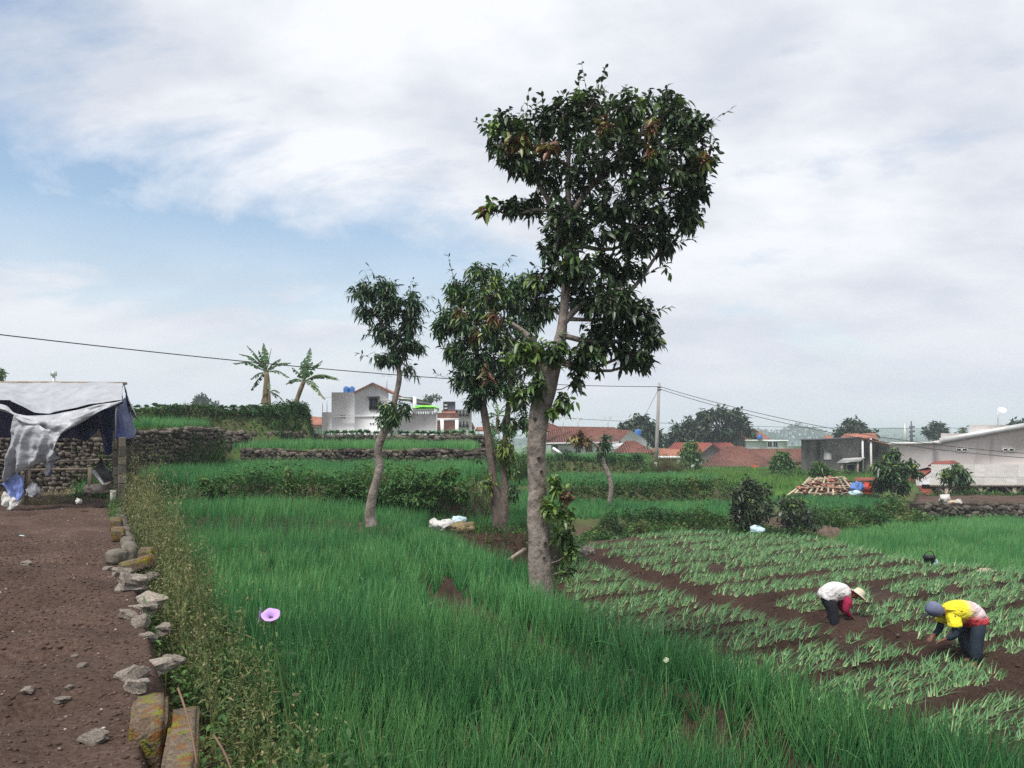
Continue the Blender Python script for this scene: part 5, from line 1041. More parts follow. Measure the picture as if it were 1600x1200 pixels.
banana("leaning banana plant with a pale stem, between the taller one and the white house", 41.5, [(461, 640, 9), (464, 625, 7), (470, 608, 7), (475, 596, 6)], [(485, 544, .15), (476, 560, .3), (503, 564, .4), (530, 594, .8), (527, 591, .6), (508, 624, .85), (457, 575, .6), (447, 600, .2), (515, 588, .65), (488, 566, .4), (498, 605, .6), (471, 566, .2, .3)])
banana("young banana sucker at the foot of the taller banana plant", 41.6, [(421, 637, 5), (421, 622, 4), (421, 612, 3)], [(420, 597, .65), (437, 614, .45), (446, 630, .4), (408, 630, .3), (432, 622, .6)], blade=.26)
banana("green banana plant half hidden between the forked tree and the tallest tree", 46, [(777, 672, 6), (777, 660, 5), (778, 650, 4)], [(768, 630, .55), (776, 628, .6), (760, 648, .5), (794, 640, .45), (790, 632, .5), (798, 655, .4), (752, 660, .4)], blade=.34, group="banana plants behind the big trees")
bank("tall_grass", "tall dark clump of grass behind the tallest tree's trunk", [W2(795, 43.5), W2(840, 43.5)], .8, 1800, 2.2, .4, .07, .3, grass=.9, cat="tall grass")
bank("tall_grass", "bright tall grass clump at the foot of the utility pole", [W2(1030, 57), W2(1056, 58)], .8, 1500, 2.0, .4, .08, .72, grass=.9, cat="tall grass")
# ------------------------------------------------------------------ buildings
def uvp(pts, Y): return [P(u, v, Y) for u, v in pts]
def pris(pts, Y, depth, name, m, parent):      # side walls run along the street line that leads away from the viewer
    us_ = [p[0] for p in pts]; u_ = min(us_) if min(us_) > 800 else max(us_) if max(us_) < 800 else 800
    return MB().prism(uvp(pts, Y), ((u_ - 800) / F * depth, depth, 0)).build(name, m, parent)
def slab(quad, th, name, m, parent): return MB().prism([np.asarray(p, float) for p in quad], (0, 0, -th)).build(name, m, parent)
def house(name, label, u, Y, cat="house", group=None, z=-3.0):
    r = empty(name, (*W2(u, Y), z)); tag(r, label, cat, group); return r
def window(parent, u0, u1, v0, v1, Y, bars=1, frame_m=None, hood=False):
    a, b = P(u0, v1, Y), P(u1, v0, Y); w_, h_ = b[0] - a[0], b[2] - a[2]; c = (a + b) / 2; t = max(.05, w_ * .07)
    m = MB(); m.box((c[0], Y - .06, a[2] + t / 2), (w_, .08, t)); m.box((c[0], Y - .06, b[2] - t / 2), (w_, .08, t)); m.box((a[0] + t / 2, Y - .06, c[2]), (t, .08, h_ - 2 * t)); m.box((b[0] - t / 2, Y - .06, c[2]), (t, .08, h_ - 2 * t))
    for k in range(bars): m.box((a[0] + w_ * (k + 1) / (bars + 1), Y - .055, c[2]), (t * .7, .06, h_ - 2 * t))
    f = m.build("window", frame_m or M_white2, parent)
    p = MB().box((c[0], Y - .03, c[2]), (w_ - t, .03, h_ - t)).build("pane", M_dark, None); p.data.transform(Matrix.Translation(-world_loc(f))); p.parent = f
    if hood:
        h = MB().box((c[0], Y - .2, b[2] + .1), (w_ * 1.3, .4, .09)).build("hood", M_slate, None); h.data.transform(Matrix.Translation(-world_loc(f))); h.parent = f
    return f
def plank_box(name, u0, u1, v0, v1, Y, depth, m, parent): return pris([(u0, v1), (u1, v1), (u1, v0), (u0, v0)], Y, depth, name, m, parent)

# white house left of centre
YH = 62.0; h = house("white_house", "white two-storey house with a red-tiled gable and blue tanks behind the cabbage wall", 590, YH)
plank_box("wing_wall", 503, 519.5, 644, 730, 62.4, 5, M_white, h)
plank_box("wall", 518, 556, 613, 730, 62.1, 8, M_white, h)
pris([(554, 730), (554, 612), (582, 599), (607, 612), (607, 730)], 61.8, 8, "gable_wall", M_white, h)
plank_box("terrace_wall", 606, 682, 647, 730, 62.0, 7, M_white, h)
rl = slab([P(552, 612.5, 61.5), P(582, 597.5, 61.5), P(582, 597.5, 61.5) + (0, 9, 0), P(552, 612.5, 61.5) + (0, 9, 0)], .12, "roof", M_roof3, h)
slab([P(582, 597.5, 61.5), P(609.5, 612.5, 61.5), P(609.5, 612.5, 61.5) + (0, 9, 0), P(582, 597.5, 61.5) + (0, 9, 0)], .12, "roof", M_roof3, h)
window(h, 577, 591, 622, 641, 61.8, 1, M_slate, True)
mb = MB(); mb.bar(P(618, 640.5, 61.9), P(682, 640.5, 61.9), .14); 
for u in np.arange(620, 682, 3.6): mb.bar(P(u, 647, 61.9), P(u, 641, 61.9), .10)
mb.build("balustrade", M_white, h)
for u in (619, 648, 681): MB().bar(P(u, 648, 61.85), P(u, 637 if u != 648 else 620, 61.85), .26).build("pillar", M_white, h)
mb = MB(); mb.prism(uvp([(612, 618), (640, 621), (641, 624), (612, 621)], 61.5), (0, 5, 0)); mb.build("awning", M_metal, h)
pris([(640, 620), (672, 628), (672, 631), (652, 629), (640, 625)], 62.9, 4, "awning", M_slate, h)
for (u0, u1) in ((578, 580), (582, 584), (589, 591), (533.5, 535), (537, 538.5)):
    plank_box("vent", u0, u1, 661 if u0 > 560 else 649, 663 if u0 > 560 else 653, 61.75 if u0 > 560 else 62.05, .1, M_dark, h)
plank_box("ledge", 521, 606, 650, 651, 61.7, .1, M_white2, h)
mb = MB(); 
for u in (504, 511, 519): mb.bar(P(u, 645, 62.5), P(u, 619, 62.5), .05)
mb.bar(P(503, 622, 62.5), P(519, 620, 62.5), .05); mb.build("railing", M_metal, h)
for u, lab in ((541, "blue rooftop water tank, left of the pair on the white house"), (550, "blue rooftop water tank beside the gable of the white house")):
    t = empty("water_tank", P(u, 614, 65)); tag(t, lab, "water tank", "blue tanks on the white house"); b = P(u, 615, 65)
    r_ = .24; MB().tube([b + (0, 0, z) for z in (0, .08, .3, .34, .38, .48, .54, .58)], [r_ * .95, r_, r_, r_ * 1.04, r_, r_, r_ * .8, r_ * .4], 14).build("tank_body", M_blue, t, smooth=True)
    MB().tube([b + (0, 0, .575), b + (0, 0, .62)], [.1, .09], 10).build("lid", M_blue, t)
def antenna(u, vb, vt, Y, label, arms=3):
    r = empty("antenna", P(u, vb, Y)); tag(r, label, "antenna"); MB().bar(P(u, vb + 3, Y), P(u, vt, Y), .06).build("mast", M_metal, r)
    for k in range(arms): a = P(u, vt + 1.5 + 2 * k, Y); MB().bar(a - (.5 - .08 * k, 0, 0), a + (.5 - .08 * k, 0, 0), .035).build("arm", M_metal, r)
antenna(604.5, 612, 584, 62.5, "thin television antenna rising from the white house gable", 2)
r = empty("lime_sheet", P(665, 642, 63)); tag(r, "lime green plastic sheet on the white house terrace under the awning", "plastic sheet")
nu, nv = 14, 7; V = []
for j in range(nv):
    for i in range(nu):
        a = i / (nu - 1); b = j / (nv - 1); p = P(644 + 42 * a, 643, 61.6 + 2.2 * b); p[2] += .5 * (math.sin(math.pi * min(1, max(0, b * .8 + .2)))) ** .5 * (math.sin(math.pi * (.04 + .92 * a))) ** .2 + .05 * vnoise(np.array([a * 9.]), np.array([b * 5.]))[0]; V.append(p)
obj("sheet", V, [np.array([[j * nu + i, j * nu + i + 1, (j + 1) * nu + i + 1, (j + 1) * nu + i] for j in range(nv - 1) for i in range(nu - 1)])], M_lime, r, smooth=True)
# brick house and modern block right of it
h = house("brick_house", "unfinished pink brick house with white columns between the white house and the grey block", 698, 66)
plank_box("wall", 683, 717, 645, 730, 66, 6, M_brick, h); plank_box("upper_wall", 690, 712, 641, 646, 66.5, 5, M_brick, h)
for u in (691, 714): MB().bar(P(u, 700, 65.9), P(u, 656, 65.9), .28).build("column", M_white, h)
MB().bar(P(683, 655.5, 65.88), P(717, 655.5, 65.88), .22).build("beam", M_white2, h)
h = house("modern_building", "modern pale block with a dark tower box and tall windows", 715, 80)
plank_box("wall", 709, 737, 640, 735, 80, 9, M_white2, h); plank_box("tower_box", 692.5, 711.5, 627.5, 648, 79.5, 6, M_slate, h); plank_box("side_wall", 696, 710, 648, 735, 80.2, 6, M_grey, h)
for k in range(4): window(h, 711.5 + 5.4 * k, 716 + 5.4 * k, 641.5, 652, 80, 0, M_grey)
for k in range(4): window(h, 711.5 + 5.4 * k, 716 + 5.4 * k, 658, 669, 80, 0, M_grey)
for v in (631, 636, 641): plank_box("louvre", 693.5, 699, v, v + 2.5, 79.4, .15, M_metal, h)
h = house("small_house", "low orange-roofed house peeking past the end of the overgrown hedge", 495, 75)
slab([P(478, 664, 74), P(506, 664, 74), P(506, 652, 78), P(482, 650, 78)], .15, "roof", M_roof3, h); plank_box("wall", 480, 505, 665, 700, 74.5, 4, M_white2, h); 
h = house("small_house", "low red-tiled house right of the brick house, mostly behind the cabbages", 735, 85)
slab([P(708, 668, 84), P(742, 668, 84), P(738, 660, 88), P(712, 657, 88)], .15, "roof", M_roof2, h); plank_box("wall", 710, 741, 669, 700, 84.5, 4, M_white2, h)
slab([P(742, 672, 86), P(775, 672, 86), P(770, 667, 90), P(745, 667, 90)], .15, "roof", M_roof3, h)

# long red-roofed white house
YL = 76; h = house("long_house", "long white house with a broad brown-red tiled roof behind the farthest onion strip", 930, YL)
plank_box("wall", 861, 966, 690, 760, YL + .5, 8, M_white, h)
slab([P(853, 692.5, YL - .2), P(968, 690.5, YL - .2), P(986, 671.5, YL + 5), P(897, 671.5, YL + 5)], .18, "roof", M_roof, h)
slab([P(897, 671.5, YL + 5), P(986, 671.5, YL + 5), P(1000, 690, YL + 10), P(845, 690, YL + 10)], .18, "roof", M_roof, h)
slab([P(838, 688, YL + 8), P(872, 666, YL + 12), P(960, 667.5, YL + 12), P(990, 684, YL + 8)], .18, "roof", M_roof, h)
slab([P(838, 672, YL + 13), P(856, 660, YL + 15), P(878, 668, YL + 14), P(884, 676, YL + 13)], .18, "roof", M_roof, h)
pris([(966, 760), (966, 691.5), (986, 672.5), (1010, 688), (1010, 760)], YL + .3, 9, "gable_wall", M_white, h)
MB().bar(P(853, 693, YL - .25), P(967, 691.5, YL - .25), .16).build("fascia", M_white2, h)
for (u0, u1, v0, v1, b) in ((864, 872, 695, 704, 1), (899, 908, 697, 708, 2), (916, 926, 697, 707, 2)): window(h, u0, u1, v0, v1, YL + .5, b)
plank_box("low_wall", 873, 894, 704, 730, YL + .2, .3, M_grey, h)
h = house("hip_roof_annex", "small brown hipped roof in front of the white gable, left of the pole", 990, 70)
slab([P(957, 708, 69), P(1024, 708, 69), P(992, 688.5, 72), P(978, 688.5, 72)], .15, "roof", M_roof, h); plank_box("wall", 960, 1021, 709, 760, 69.3, 5, M_white2, h)
MB().prism([P(1024, 708, 69), P(1024, 706, 75), P(992, 688.5, 72)], (0, 0, -.12)).build("roof", M_roof, h)
slab([P(952, 700, 71), P(975, 697, 71), P(979, 692, 73), P(958, 693, 73)], .1, "lean_to", M_metal, h)
antenna(880, 672, 650, 80, "television antenna at the left of the long house ridge"); antenna(903, 672, 652, 82, "television antenna above the middle of the long house ridge"); antenna(950, 671, 650, 82, "television antenna on the right of the long house ridge")
t = empty("water_tank", P(997, 682, 80)); tag(t, "blue tank on a stand behind the white gable of the long house", "water tank")
b = P(997, 682, 80); MB().tube([b + (0, 0, z) for z in (0, .1, .55, .7, .78)], [.32, .36, .36, .3, .1], 12).build("tank_body", M_blue, t, smooth=True); MB().bar(b - (0, 0, 2.5), b, .3).build("stand", M_wood, t)
MB().bar(P(864, 700, 73), P(880, 711, 72.6), .22).build("downpipe", M_white, None); tag(bpy.data.objects["downpipe"], "white slanting stair wall beside the dark hedge at the long house", "stair wall"); bpy.data.objects["downpipe"].name = "stair_wall"

# tiled roofs right of the pole
YR = 98; h = house("red_roof_house", "red-tiled house with a grey gable between the pole and the hipped roof", 1090, YR)
slab([P(1036, 709, YR), P(1104, 709, YR), P(1116, 691.5, YR + 5), P(1054, 691, YR + 5)], .18, "roof", M_roof2, h)
pris([(1096, 740), (1096, 708), (1114, 693), (1130, 706), (1130, 740)], YR - .4, 6, "gable_wall", M_grey, h)
slab([P(1112, 691.5, YR - .8), P(1142, 691.5, YR + 4), P(1156, 706, YR - .8), P(1131, 707, YR - .8)], .18, "roof", M_roof2, h); plank_box("wall", 1040, 1152, 709, 745, YR + .4, 6, M_white2, h)
h = house("terracotta_house", "low pale house with a washed-out orange roof and white posts behind the tall grass", 1050, 82)
slab([P(1010, 714, 81), P(1075, 714, 81), P(1068, 702, 85), P(1020, 700, 85)], .15, "roof", M_roof3, h); plank_box("wall", 1024, 1072, 715, 760, 81.5, 5, M_brick, h)
for u in (1060, 1088): MB().bar(P(u, 750, 81.2), P(u, 714, 81.2), .34).build("post", M_white, h)
MB().bar(P(1024, 714.5, 80.9), P(1076, 714.5, 80.9), .25).build("fascia", M_white, h)
YH7 = 88; h = house("hipped_house", "house under a big mottled brown hipped roof facing the meadow", 1150, YH7)
slab([P(1094, 729, YH7), P(1212, 729, YH7), P(1160, 697, YH7 + 7), P(1134, 697, YH7 + 7)], .2, "roof", M_roof, h)
MB().prism([P(1212, 729, YH7), P(1206, 723, YH7 + 13), P(1160, 697, YH7 + 7)], (0, 0, -.2)).build("roof", M_roof, h); MB().prism([P(1094, 729, YH7), P(1134, 697, YH7 + 7), P(1100, 723, YH7 + 13)], (0, 0, -.2)).build("roof", M_roof, h)
plank_box("wall", 1100, 1206, 730, 765, YH7 + .6, 8, M_grey, h)
for (u0, u1, m_) in ((1100, 1126, M_metal), (1184, 1212, M_metal)): slab([P(u0, 735, YH7 - 2.5), P(u1, 735, YH7 - 2.5), P(u1, 730.5, YH7), P(u0, 730.5, YH7)], .08, "awning", m_, h)
for (u0, u1) in ((1130, 1142), (1150, 1158), (1165, 1172)): window(h, u0, u1, 731, 745, YH7 + .6, 1)
for (u, Y_) in ((1115, YH7 - .1), (1188, YH7 - .1)): MB().bar(P(u, 728, Y_), P(1135 if u < 1150 else 1160, 696.5, YH7 + 6.9), .2).build("hip_tile", M_roof3, h) if False else None
r = empty("market_cover", P(1183, 736, 84)); tag(r, "red and white cloth awning under the eaves of the hipped roof", "awning"); slab([P(1172, 736, 84), P(1192, 736, 84), P(1184, 727, 86), P(1174, 727, 86)], .1, "cloth", M_redcloth, r); slab([P(1170, 738.5, 83.6), P(1194, 738.5, 83.6), P(1191, 733, 84.2), P(1176, 733, 84.2)], .08, "cloth", M_sack, r)
h = house("long_brown_roof", "long brown-tiled roof running behind the leafy tree to the grey building", 1215, 95)
slab([P(1168, 722, 94), P(1262, 722, 94), P(1258, 701, 100), P(1150, 701, 100)], .2, "roof", M_roof, h); plank_box("wall", 1172, 1260, 723, 765, 94.6, 6, M_grey, h); 
slab([P(1200, 745, 80), P(1258, 745, 80), P(1258, 727, 84), P(1206, 727, 84)], .2, "roof", M_roof, h); plank_box("wall", 1204, 1256, 746, 770, 80.4, 4, M_dark, h)
h = house("gabled_house", "grey-gabled house with a brown roof and white deck behind the hipped roof", 1165, 112)
pris([(1122, 740), (1122, 691), (1150, 676.5), (1176, 690), (1176, 740)], 112, 8, "gable_wall", M_grey, h)
slab([P(1118, 692.5, 111), P(1150, 675, 111), P(1150, 675, 111) + (0, 9, 0), P(1118, 692.5, 111) + (0, 9, 0)], .2, "roof", M_roof, h); slab([P(1150, 675, 111), P(1176, 689, 111), P(1204, 686, 118), P(1184, 672, 119)], .2, "roof", M_roof3, h)
plank_box("deck_wall", 1165, 1198, 688, 730, 109, 4, M_white, h); plank_box("deck_roof", 1164, 1232, 686.5, 688.5, 108.5, 5, M_white, h); plank_box("deck_block", 1216, 1230, 689, 730, 109, 4, M_white, h)
for (u0, u1, v0, v1) in ((1135, 1152, 691, 700), (1156, 1163, 692, 700), (1199, 1206, 690, 699), (1208, 1215, 690, 699)): window(h, u0, u1, v0, v1, 108.9 if u0 > 1190 else 111.9, 1)
t = empty("water_tank", P(1187, 687, 107)); tag(t, "blue tank on the white deck of the gabled house", "water tank"); b = P(1187, 686.5, 108.6); MB().tube([b + (0, 0, z) for z in (0, .1, .55, .62)], [.38, .4, .4, .2], 12).build("tank_body", M_blue, t, smooth=True); MB().tube([b + (0, 0, .61), b + (0, 0, .68)], [.16, .14], 8).build("lid", M_blue, t)
plank_box("white_wall", 1225, 1256, 697, 720, 118, 1, M_white, None); tag(bpy.data.objects["white_wall"], "low white wall beyond the brown roofs left of the grey building", "wall")

# grey concrete building
YG = 70; h = house("concrete_building", "rain-stained grey concrete building with a lean-to in front", 1320, YG, "building")
pris([(1252, 770), (1252, 688), (1343, 684.5), (1363, 684), (1396, 698), (1396, 770)], YG, 11, "wall", M_conc, h)
MB().bar(P(1345, 684, YG - .2), P(1397, 697, YG - .2), .14).build("verge", M_roof3, h); MB().bar(P(1252, 687.6, YG - .1), P(1344, 684, YG - .1), .18).build("coping", M_slate, h)
for u in (1349, 1362): MB().bar(P(u, 770, YG - .1), P(u - 1.5, 685, YG - .1), .14).build("pipe", M_white2, h)
plank_box("blocked_window", 1287, 1299, 703, 718, YG - .06, .1, M_grey, h)
slab([P(1308, 722, YG - 4), P(1344, 719, YG - 4), P(1352, 714.5, YG - .1), P(1318, 716, YG - .1)], .08, "lean_to_roof", M_metal, h)
for u in (1315, 1340): MB().bar(P(u, 760, YG - 3.8), P(u, 721, YG - 3.8), .14).build("lean_to_post", M_wood, h)
window(h, 1322, 1336, 725, 745, YG, 0)
h = house("red_roof_house", "house with a clean red roof rising behind the grey concrete building", 1342, 86)
slab([P(1308, 688, 85), P(1372, 687, 85), P(1368, 676.5, 89), P(1320, 677.5, 89)], .18, "roof", M_roof3, h); plank_box("wall", 1312, 1370, 688, 740, 86, 4, M_white2, h)
slab([P(1280, 687, 88), P(1306, 687, 88), P(1297, 680, 91), P(1292, 680, 91)], .18, "roof", M_roof3, h)
# warehouse
YW = 66; h = house("warehouse", "large pinkish plastered warehouse with a rising roofline on the right", 1500, YW, "building")
pris([(1390, 775), (1390, 693.5), (1470, 693), (1470, 690), (1600, 666.5), (1720, 645), (1720, 775)], YW, 14, "wall", M_pink, h)
MB().bar(P(1469, 689.3, YW - .25), P(1720, 644, YW - .25), .26, .5).build("roof_edge", M_metal, h); MB().bar(P(1388, 693, YW - .2), P(1470, 692, YW - .2), .2).build("coping", M_white2, h)
plank_box("parapet", 1470, 1514, 677, 700, YW + 8, 3, M_white2, h); plank_box("parapet", 1515, 1576, 664, 690, YW + 9, 3, M_white2, h); plank_box("canopy", 1457, 1467, 690.5, 692, YW - 1.2, 1, M_metal, h)
for u0 in (1493, 1502.5, 1566, 1575.5): window(h, u0, u0 + 8.5, 700.5, 705.5, YW, 0, M_white2)
d = empty("satellite_dish", P(1560, 668, 74)); tag(d, "white satellite dish on a thin mast above the warehouse parapet", "satellite dish"); MB().bar(P(1560, 668, 74), P(1559, 641, 74), .1).build("mast", M_metal, d)
c = P(1565.5, 643, 74); rr, aa = np.meshgrid(np.linspace(0, 1, 6), np.linspace(0, 2 * np.pi, 18, endpoint=False), indexing='ij'); V = np.stack([rr * np.cos(aa) * .42, rr ** 2 * -.14 * 0 + rr * np.sin(aa) * .16 - .05, rr * np.sin(aa) * .26 + .16 * rr ** 2], -1).reshape(-1, 3) + c
obj("dish", V, [np.array([[i * 18 + j, i * 18 + (j + 1) % 18, (i + 1) * 18 + (j + 1) % 18, (i + 1) * 18 + j] for i in range(5) for j in range(18)])], M_white, d, smooth=True); MB().bar(c + (0, -.05, 0), c + (.05, -.3, .3), .04).build("feed_arm", M_metal, d)
# open shed with corrugated roof
def corrugated(quad, waves, name, m, parent, rows=2, amp=.03):
    A, B, C, D = [np.asarray(q, float) for q in quad]; n = waves * 4 + 1; V = []
    nrm = np.cross(B - A, D - A); nrm /= np.linalg.norm(nrm); nrm = nrm if nrm[2] > 0 else -nrm
    for off in (0, -.012):
        for j in range(rows):
            for i in range(n):
                f = i / (n - 1); g = j / (rows - 1); V.append((A * (1 - f) + B * f) * (1 - g) + (D * (1 - f) + C * f) * g + nrm * (amp * math.sin(2 * np.pi * waves * f) + off))
    Fq = [[k * n * rows + j * n + i, k * n * rows + j * n + i + 1, k * n * rows + (j + 1) * n + i + 1, k * n * rows + (j + 1) * n + i] for k in (0, 1) for j in range(rows - 1) for i in range(n - 1)]
    return obj(name, V, [np.array(Fq)], m, parent, smooth=True)
M_corr = mat("corrugated_sheet", (0.31, 0.295, 0.27), (0.40, 0.385, 0.355), 0.7, 1.5, rand=.1, streak=((.30, .27, .23), 3, .58))
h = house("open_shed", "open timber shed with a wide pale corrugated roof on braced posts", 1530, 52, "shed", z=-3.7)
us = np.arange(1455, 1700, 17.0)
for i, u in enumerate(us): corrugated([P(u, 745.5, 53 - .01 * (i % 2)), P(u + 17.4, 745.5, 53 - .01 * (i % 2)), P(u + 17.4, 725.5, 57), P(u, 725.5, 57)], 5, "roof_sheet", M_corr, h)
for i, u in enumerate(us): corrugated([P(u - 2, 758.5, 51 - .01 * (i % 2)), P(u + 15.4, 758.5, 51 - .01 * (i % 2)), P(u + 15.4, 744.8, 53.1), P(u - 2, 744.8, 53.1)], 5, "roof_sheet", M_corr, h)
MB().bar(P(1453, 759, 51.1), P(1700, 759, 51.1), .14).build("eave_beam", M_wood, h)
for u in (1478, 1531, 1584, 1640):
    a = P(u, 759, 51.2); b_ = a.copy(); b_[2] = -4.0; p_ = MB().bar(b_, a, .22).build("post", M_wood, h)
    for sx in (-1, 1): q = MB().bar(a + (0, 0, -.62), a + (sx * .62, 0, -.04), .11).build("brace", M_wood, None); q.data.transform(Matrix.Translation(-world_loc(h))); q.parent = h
plank_box("back_wall", 1455, 1700, 757, 830, 58.5, .2, M_dark, h); plank_box("side_wall", 1440, 1457, 757, 830, 55, .2, M_dark, h); plank_box("end_board", 1462, 1476, 758.5, 771, 52, .1, M_metal, h)  # near-black walls put the shade of the shed's interior into their colour
MB().prism([P(1452, 757, 51.5), P(1455, 744, 53), P(1432, 757, 51.5)], (0, .15, 0)).build("gable_sheet", M_metal, h)
h = house("red_tile_lean_to", "low red-tiled lean-to roofs between the young tree and the open shed", 1440, 54, "shed", z=-3.7)
slab([P(1416, 780, 53), P(1468, 780, 53), P(1452, 760, 55.5), P(1416, 756, 55.5)], .12, "roof", M_roof2, h); MB().prism([P(1418, 752, 55), P(1432, 751, 55), P(1458, 733, 57), P(1450, 730, 57), P(1418, 738, 57)], (0, 0, -.12)).build("roof", M_roof2, h)
MB().bar(P(1434, 775, 52.8), P(1433, 742, 52.8), .14).build("post", M_white2, h); plank_box("wall", 1410, 1424, 742, 790, 57.5, 1.5, M_grey, h)
h = house("grey_hut", "small grey wall behind the young drooping tree", 1405, 56, "wall", z=-3.5); plank_box("wall", 1402, 1418, 738, 790, 56, 2, M_grey, h); slab([P(1335, 752, 52), P(1372, 750, 52), P(1372, 746, 54), P(1335, 746, 54)], .1, "roof_sheet", M_roof2, h)
slab([P(1450, 727, 60), P(1500, 724, 60), P(1490, 719, 62), P(1460, 721, 62)], .1, "roof_tiles", M_roof2, bpy.data.objects["warehouse"])
# masts
for (u, vt, lab, w_) in ((1414, 661, "pale tapering mast behind the warehouse, left of two", .5), (1424, 658, "dark utility mast with brackets behind the warehouse, right of two", .34)):
    r = empty("mast", P(u, 700, 125)); tag(r, lab, "mast"); MB().tube([P(u, 715, 125), P(u, 680, 125), P(u, vt, 125)], [w_ * .9, w_ * .6, w_ * .3], 8).build("shaft", M_metal if u < 1420 else M_slate, r)
    if u > 1420:
        for k, v in enumerate((667, 675, 681)): MB().bar(P(u - 3, v, 125), P(u + 5, v - 1.5 * (k % 2), 125), .25).build("bracket", M_slate, r)
r = empty("lattice_tower", P(84, 640, 200)); tag(r, "tiny distant tower with a boxy head above the tarpaulin shelter", "tower"); MB().tube([P(84, 650, 200), P(84, 588, 200)], [.6, .35], 6).build("shaft", M_metal, r); MB().box(P(84, 584, 200), (1.1, 1.1, 1.2)).build("tower_head", M_metal, r)

# ------------------------------------------------------------------ utility pole and cables
YP = 58; b = P(1024, 748, YP); t_ = P(1030, 598, YP)
r = empty("utility_pole", b); tag(r, "tall concrete utility pole standing in the onion terrace right of centre", "utility pole")
MB().tube([b - (0, 0, .5), b * .5 + t_ * .5, t_], [.17, .14, .10], 12).build("pole", M_pole, r, smooth=True); MB().tube([b + (0.01, 0, 0), b + (.03, 0, 1.25)], [.178, .17], 12).build("pale_band", M_white2, r); 
for k in range(2): MB().box(P(1030.5, 605 + 4 * k, YP), (.32, .24, .07)).build("clamp", M_slate, r)
def cable(name, label, a, b, sag, rad=.018, n=40):
    a, b = np.array(a), np.array(b); t = np.linspace(0, 1, n)[:, None]; pts = a * (1 - t) + b * t; pts[:, 2] -= sag * 4 * t[:, 0] * (1 - t[:, 0]); tag(MB().tube(pts, rad, 5).build(name, M_wire, None, smooth=True), label, "cable")
cable("power_cable", "long black cable crossing the sky from the upper left to the utility pole", P(-140, 506, 26), P(1029, 604, YP), .55, .022)
cable("power_cable", "upper of two cables falling from the pole towards the warehouse", P(1031, 604, YP), P(1760, 716, 50), 1.15, .02); cable("power_cable", "lower of two cables falling from the pole towards the warehouse", P(1031, 608, YP), P(1760, 722, 50), 1.25, .02)
cable("stay_wire", "thin stay wire slanting from the pole down behind the round tree", P(1028, 610, YP), P(985, 690, 90), .1, .015); cable("power_cable", "faint horizontal cable behind the pole above the roofs", P(860, 652, 100), P(1560, 668, 110), .6, .025)

# ------------------------------------------------------------------ collapsed roof heap and rubbish on the right
r = empty("collapsed_roof", G(1292, 48)); tag(r, "collapsed roof frame of bare battens heaped on the ground, its tiles gone", "debris heap")
A = [P(1232, 773, 46), P(1345, 771, 46)]; apex0, apex1 = P(1268, 747, 49), P(1318, 745, 49.5)
def on(a, b, f): return a * (1 - f) + b * f
mb = MB()
mb.poly([A[0] + (0, 0.2, -.2), A[1] + (0, .2, -.2), apex1 - (0, 0, .25), apex0 - (0, 0, .25)]); mb.poly([A[0] + (0, .2, -.2), apex0 - (0, 0, .25), P(1240, 768, 52)]); mb.poly([A[1] + (0, .2, -.2), P(1352, 766, 52), apex1 - (0, 0, .25)]); mb.build("dark_debris", mat("debris", (.03, .02, .016), (.11, .06, .045), .95, 4), r)
for k in range(12):
    f = k / 11; lo = on(A[0], A[1], f) + rng.normal(0, .06, 3); hi = on(apex0, apex1, min(1, max(0, f * 1.15 - .08))) + rng.normal(0, .06, 3); MB().bar(lo, hi, .11, .07).build("rafter", M_batten, r)
for k in range(8):
    f = (k + .4) / 8; lo = on(A[0], apex0, f) + (0, -.08, .05) + rng.normal(0, .06, 3); hi = on(A[1], apex1, f) + (0, -.08, .05) + rng.normal(0, .08, 3); a_, b_ = on(lo, hi, random.uniform(0, .12)), on(lo, hi, random.uniform(.82, 1)); m_ = on(a_, b_, random.uniform(.4, .6)) + (0, 0, random.uniform(-.12, .05)); MB().bar(a_, m_, .07, .05).build("batten", M_batten, r); MB().bar(m_, b_, .07, .05).build("batten", M_batten, r)
for k in range(26):
    f, g = random.random(), random.random() ** 1.5; p_ = on(on(A[0], A[1], f), on(apex0, apex1, f), g) + (0, -.12, .08); MB().box(p_, (.34, .26, .05), rz=random.uniform(0, 3), M3=Euler((.45, random.uniform(-.2, .2), 0)).to_matrix()).build("roof_tile", M_roof3 if k % 2 else M_roof, r)
def lump(name, label, c, d, m, cat, seed=0, parent=None):
    bm = bmesh.new(); bmesh.ops.create_icosphere(bm, subdivisions=3, radius=.5); from mathutils import noise
    for v in bm.verts:
        n = noise.noise_vector(v.co * 3.2 + Vector((seed, 1, 2))) * .22 + noise.noise_vector(v.co * 7 + Vector((seed, 4, 2))) * .11; v.co += n; v.co = Vector((v.co.x * d[0], v.co.y * d[1], max(v.co.z, -.3) * d[2]))
    me = bpy.data.meshes.new(name); bm.to_mesh(me); bm.free(); me.materials.append(m)
    for p in me.polygons: p.use_smooth = True
    o = bpy.data.objects.new(name, me); o.location = c; link(o, parent)
    return tag(o, label, cat) if parent is None else o
lump("cloth_heap", "blue cloth thrown at the right end of the collapsed roof", P(1277 + 63, 762, 45.6), (.75, .5, .75), M_bluecloth, "cloth", 3); lump("sack", "pale blue plastic bag at the foot of the collapsed roof", P(1337, 771, 45), (.7, .4, .35), M_sackblue, "bag", 4)
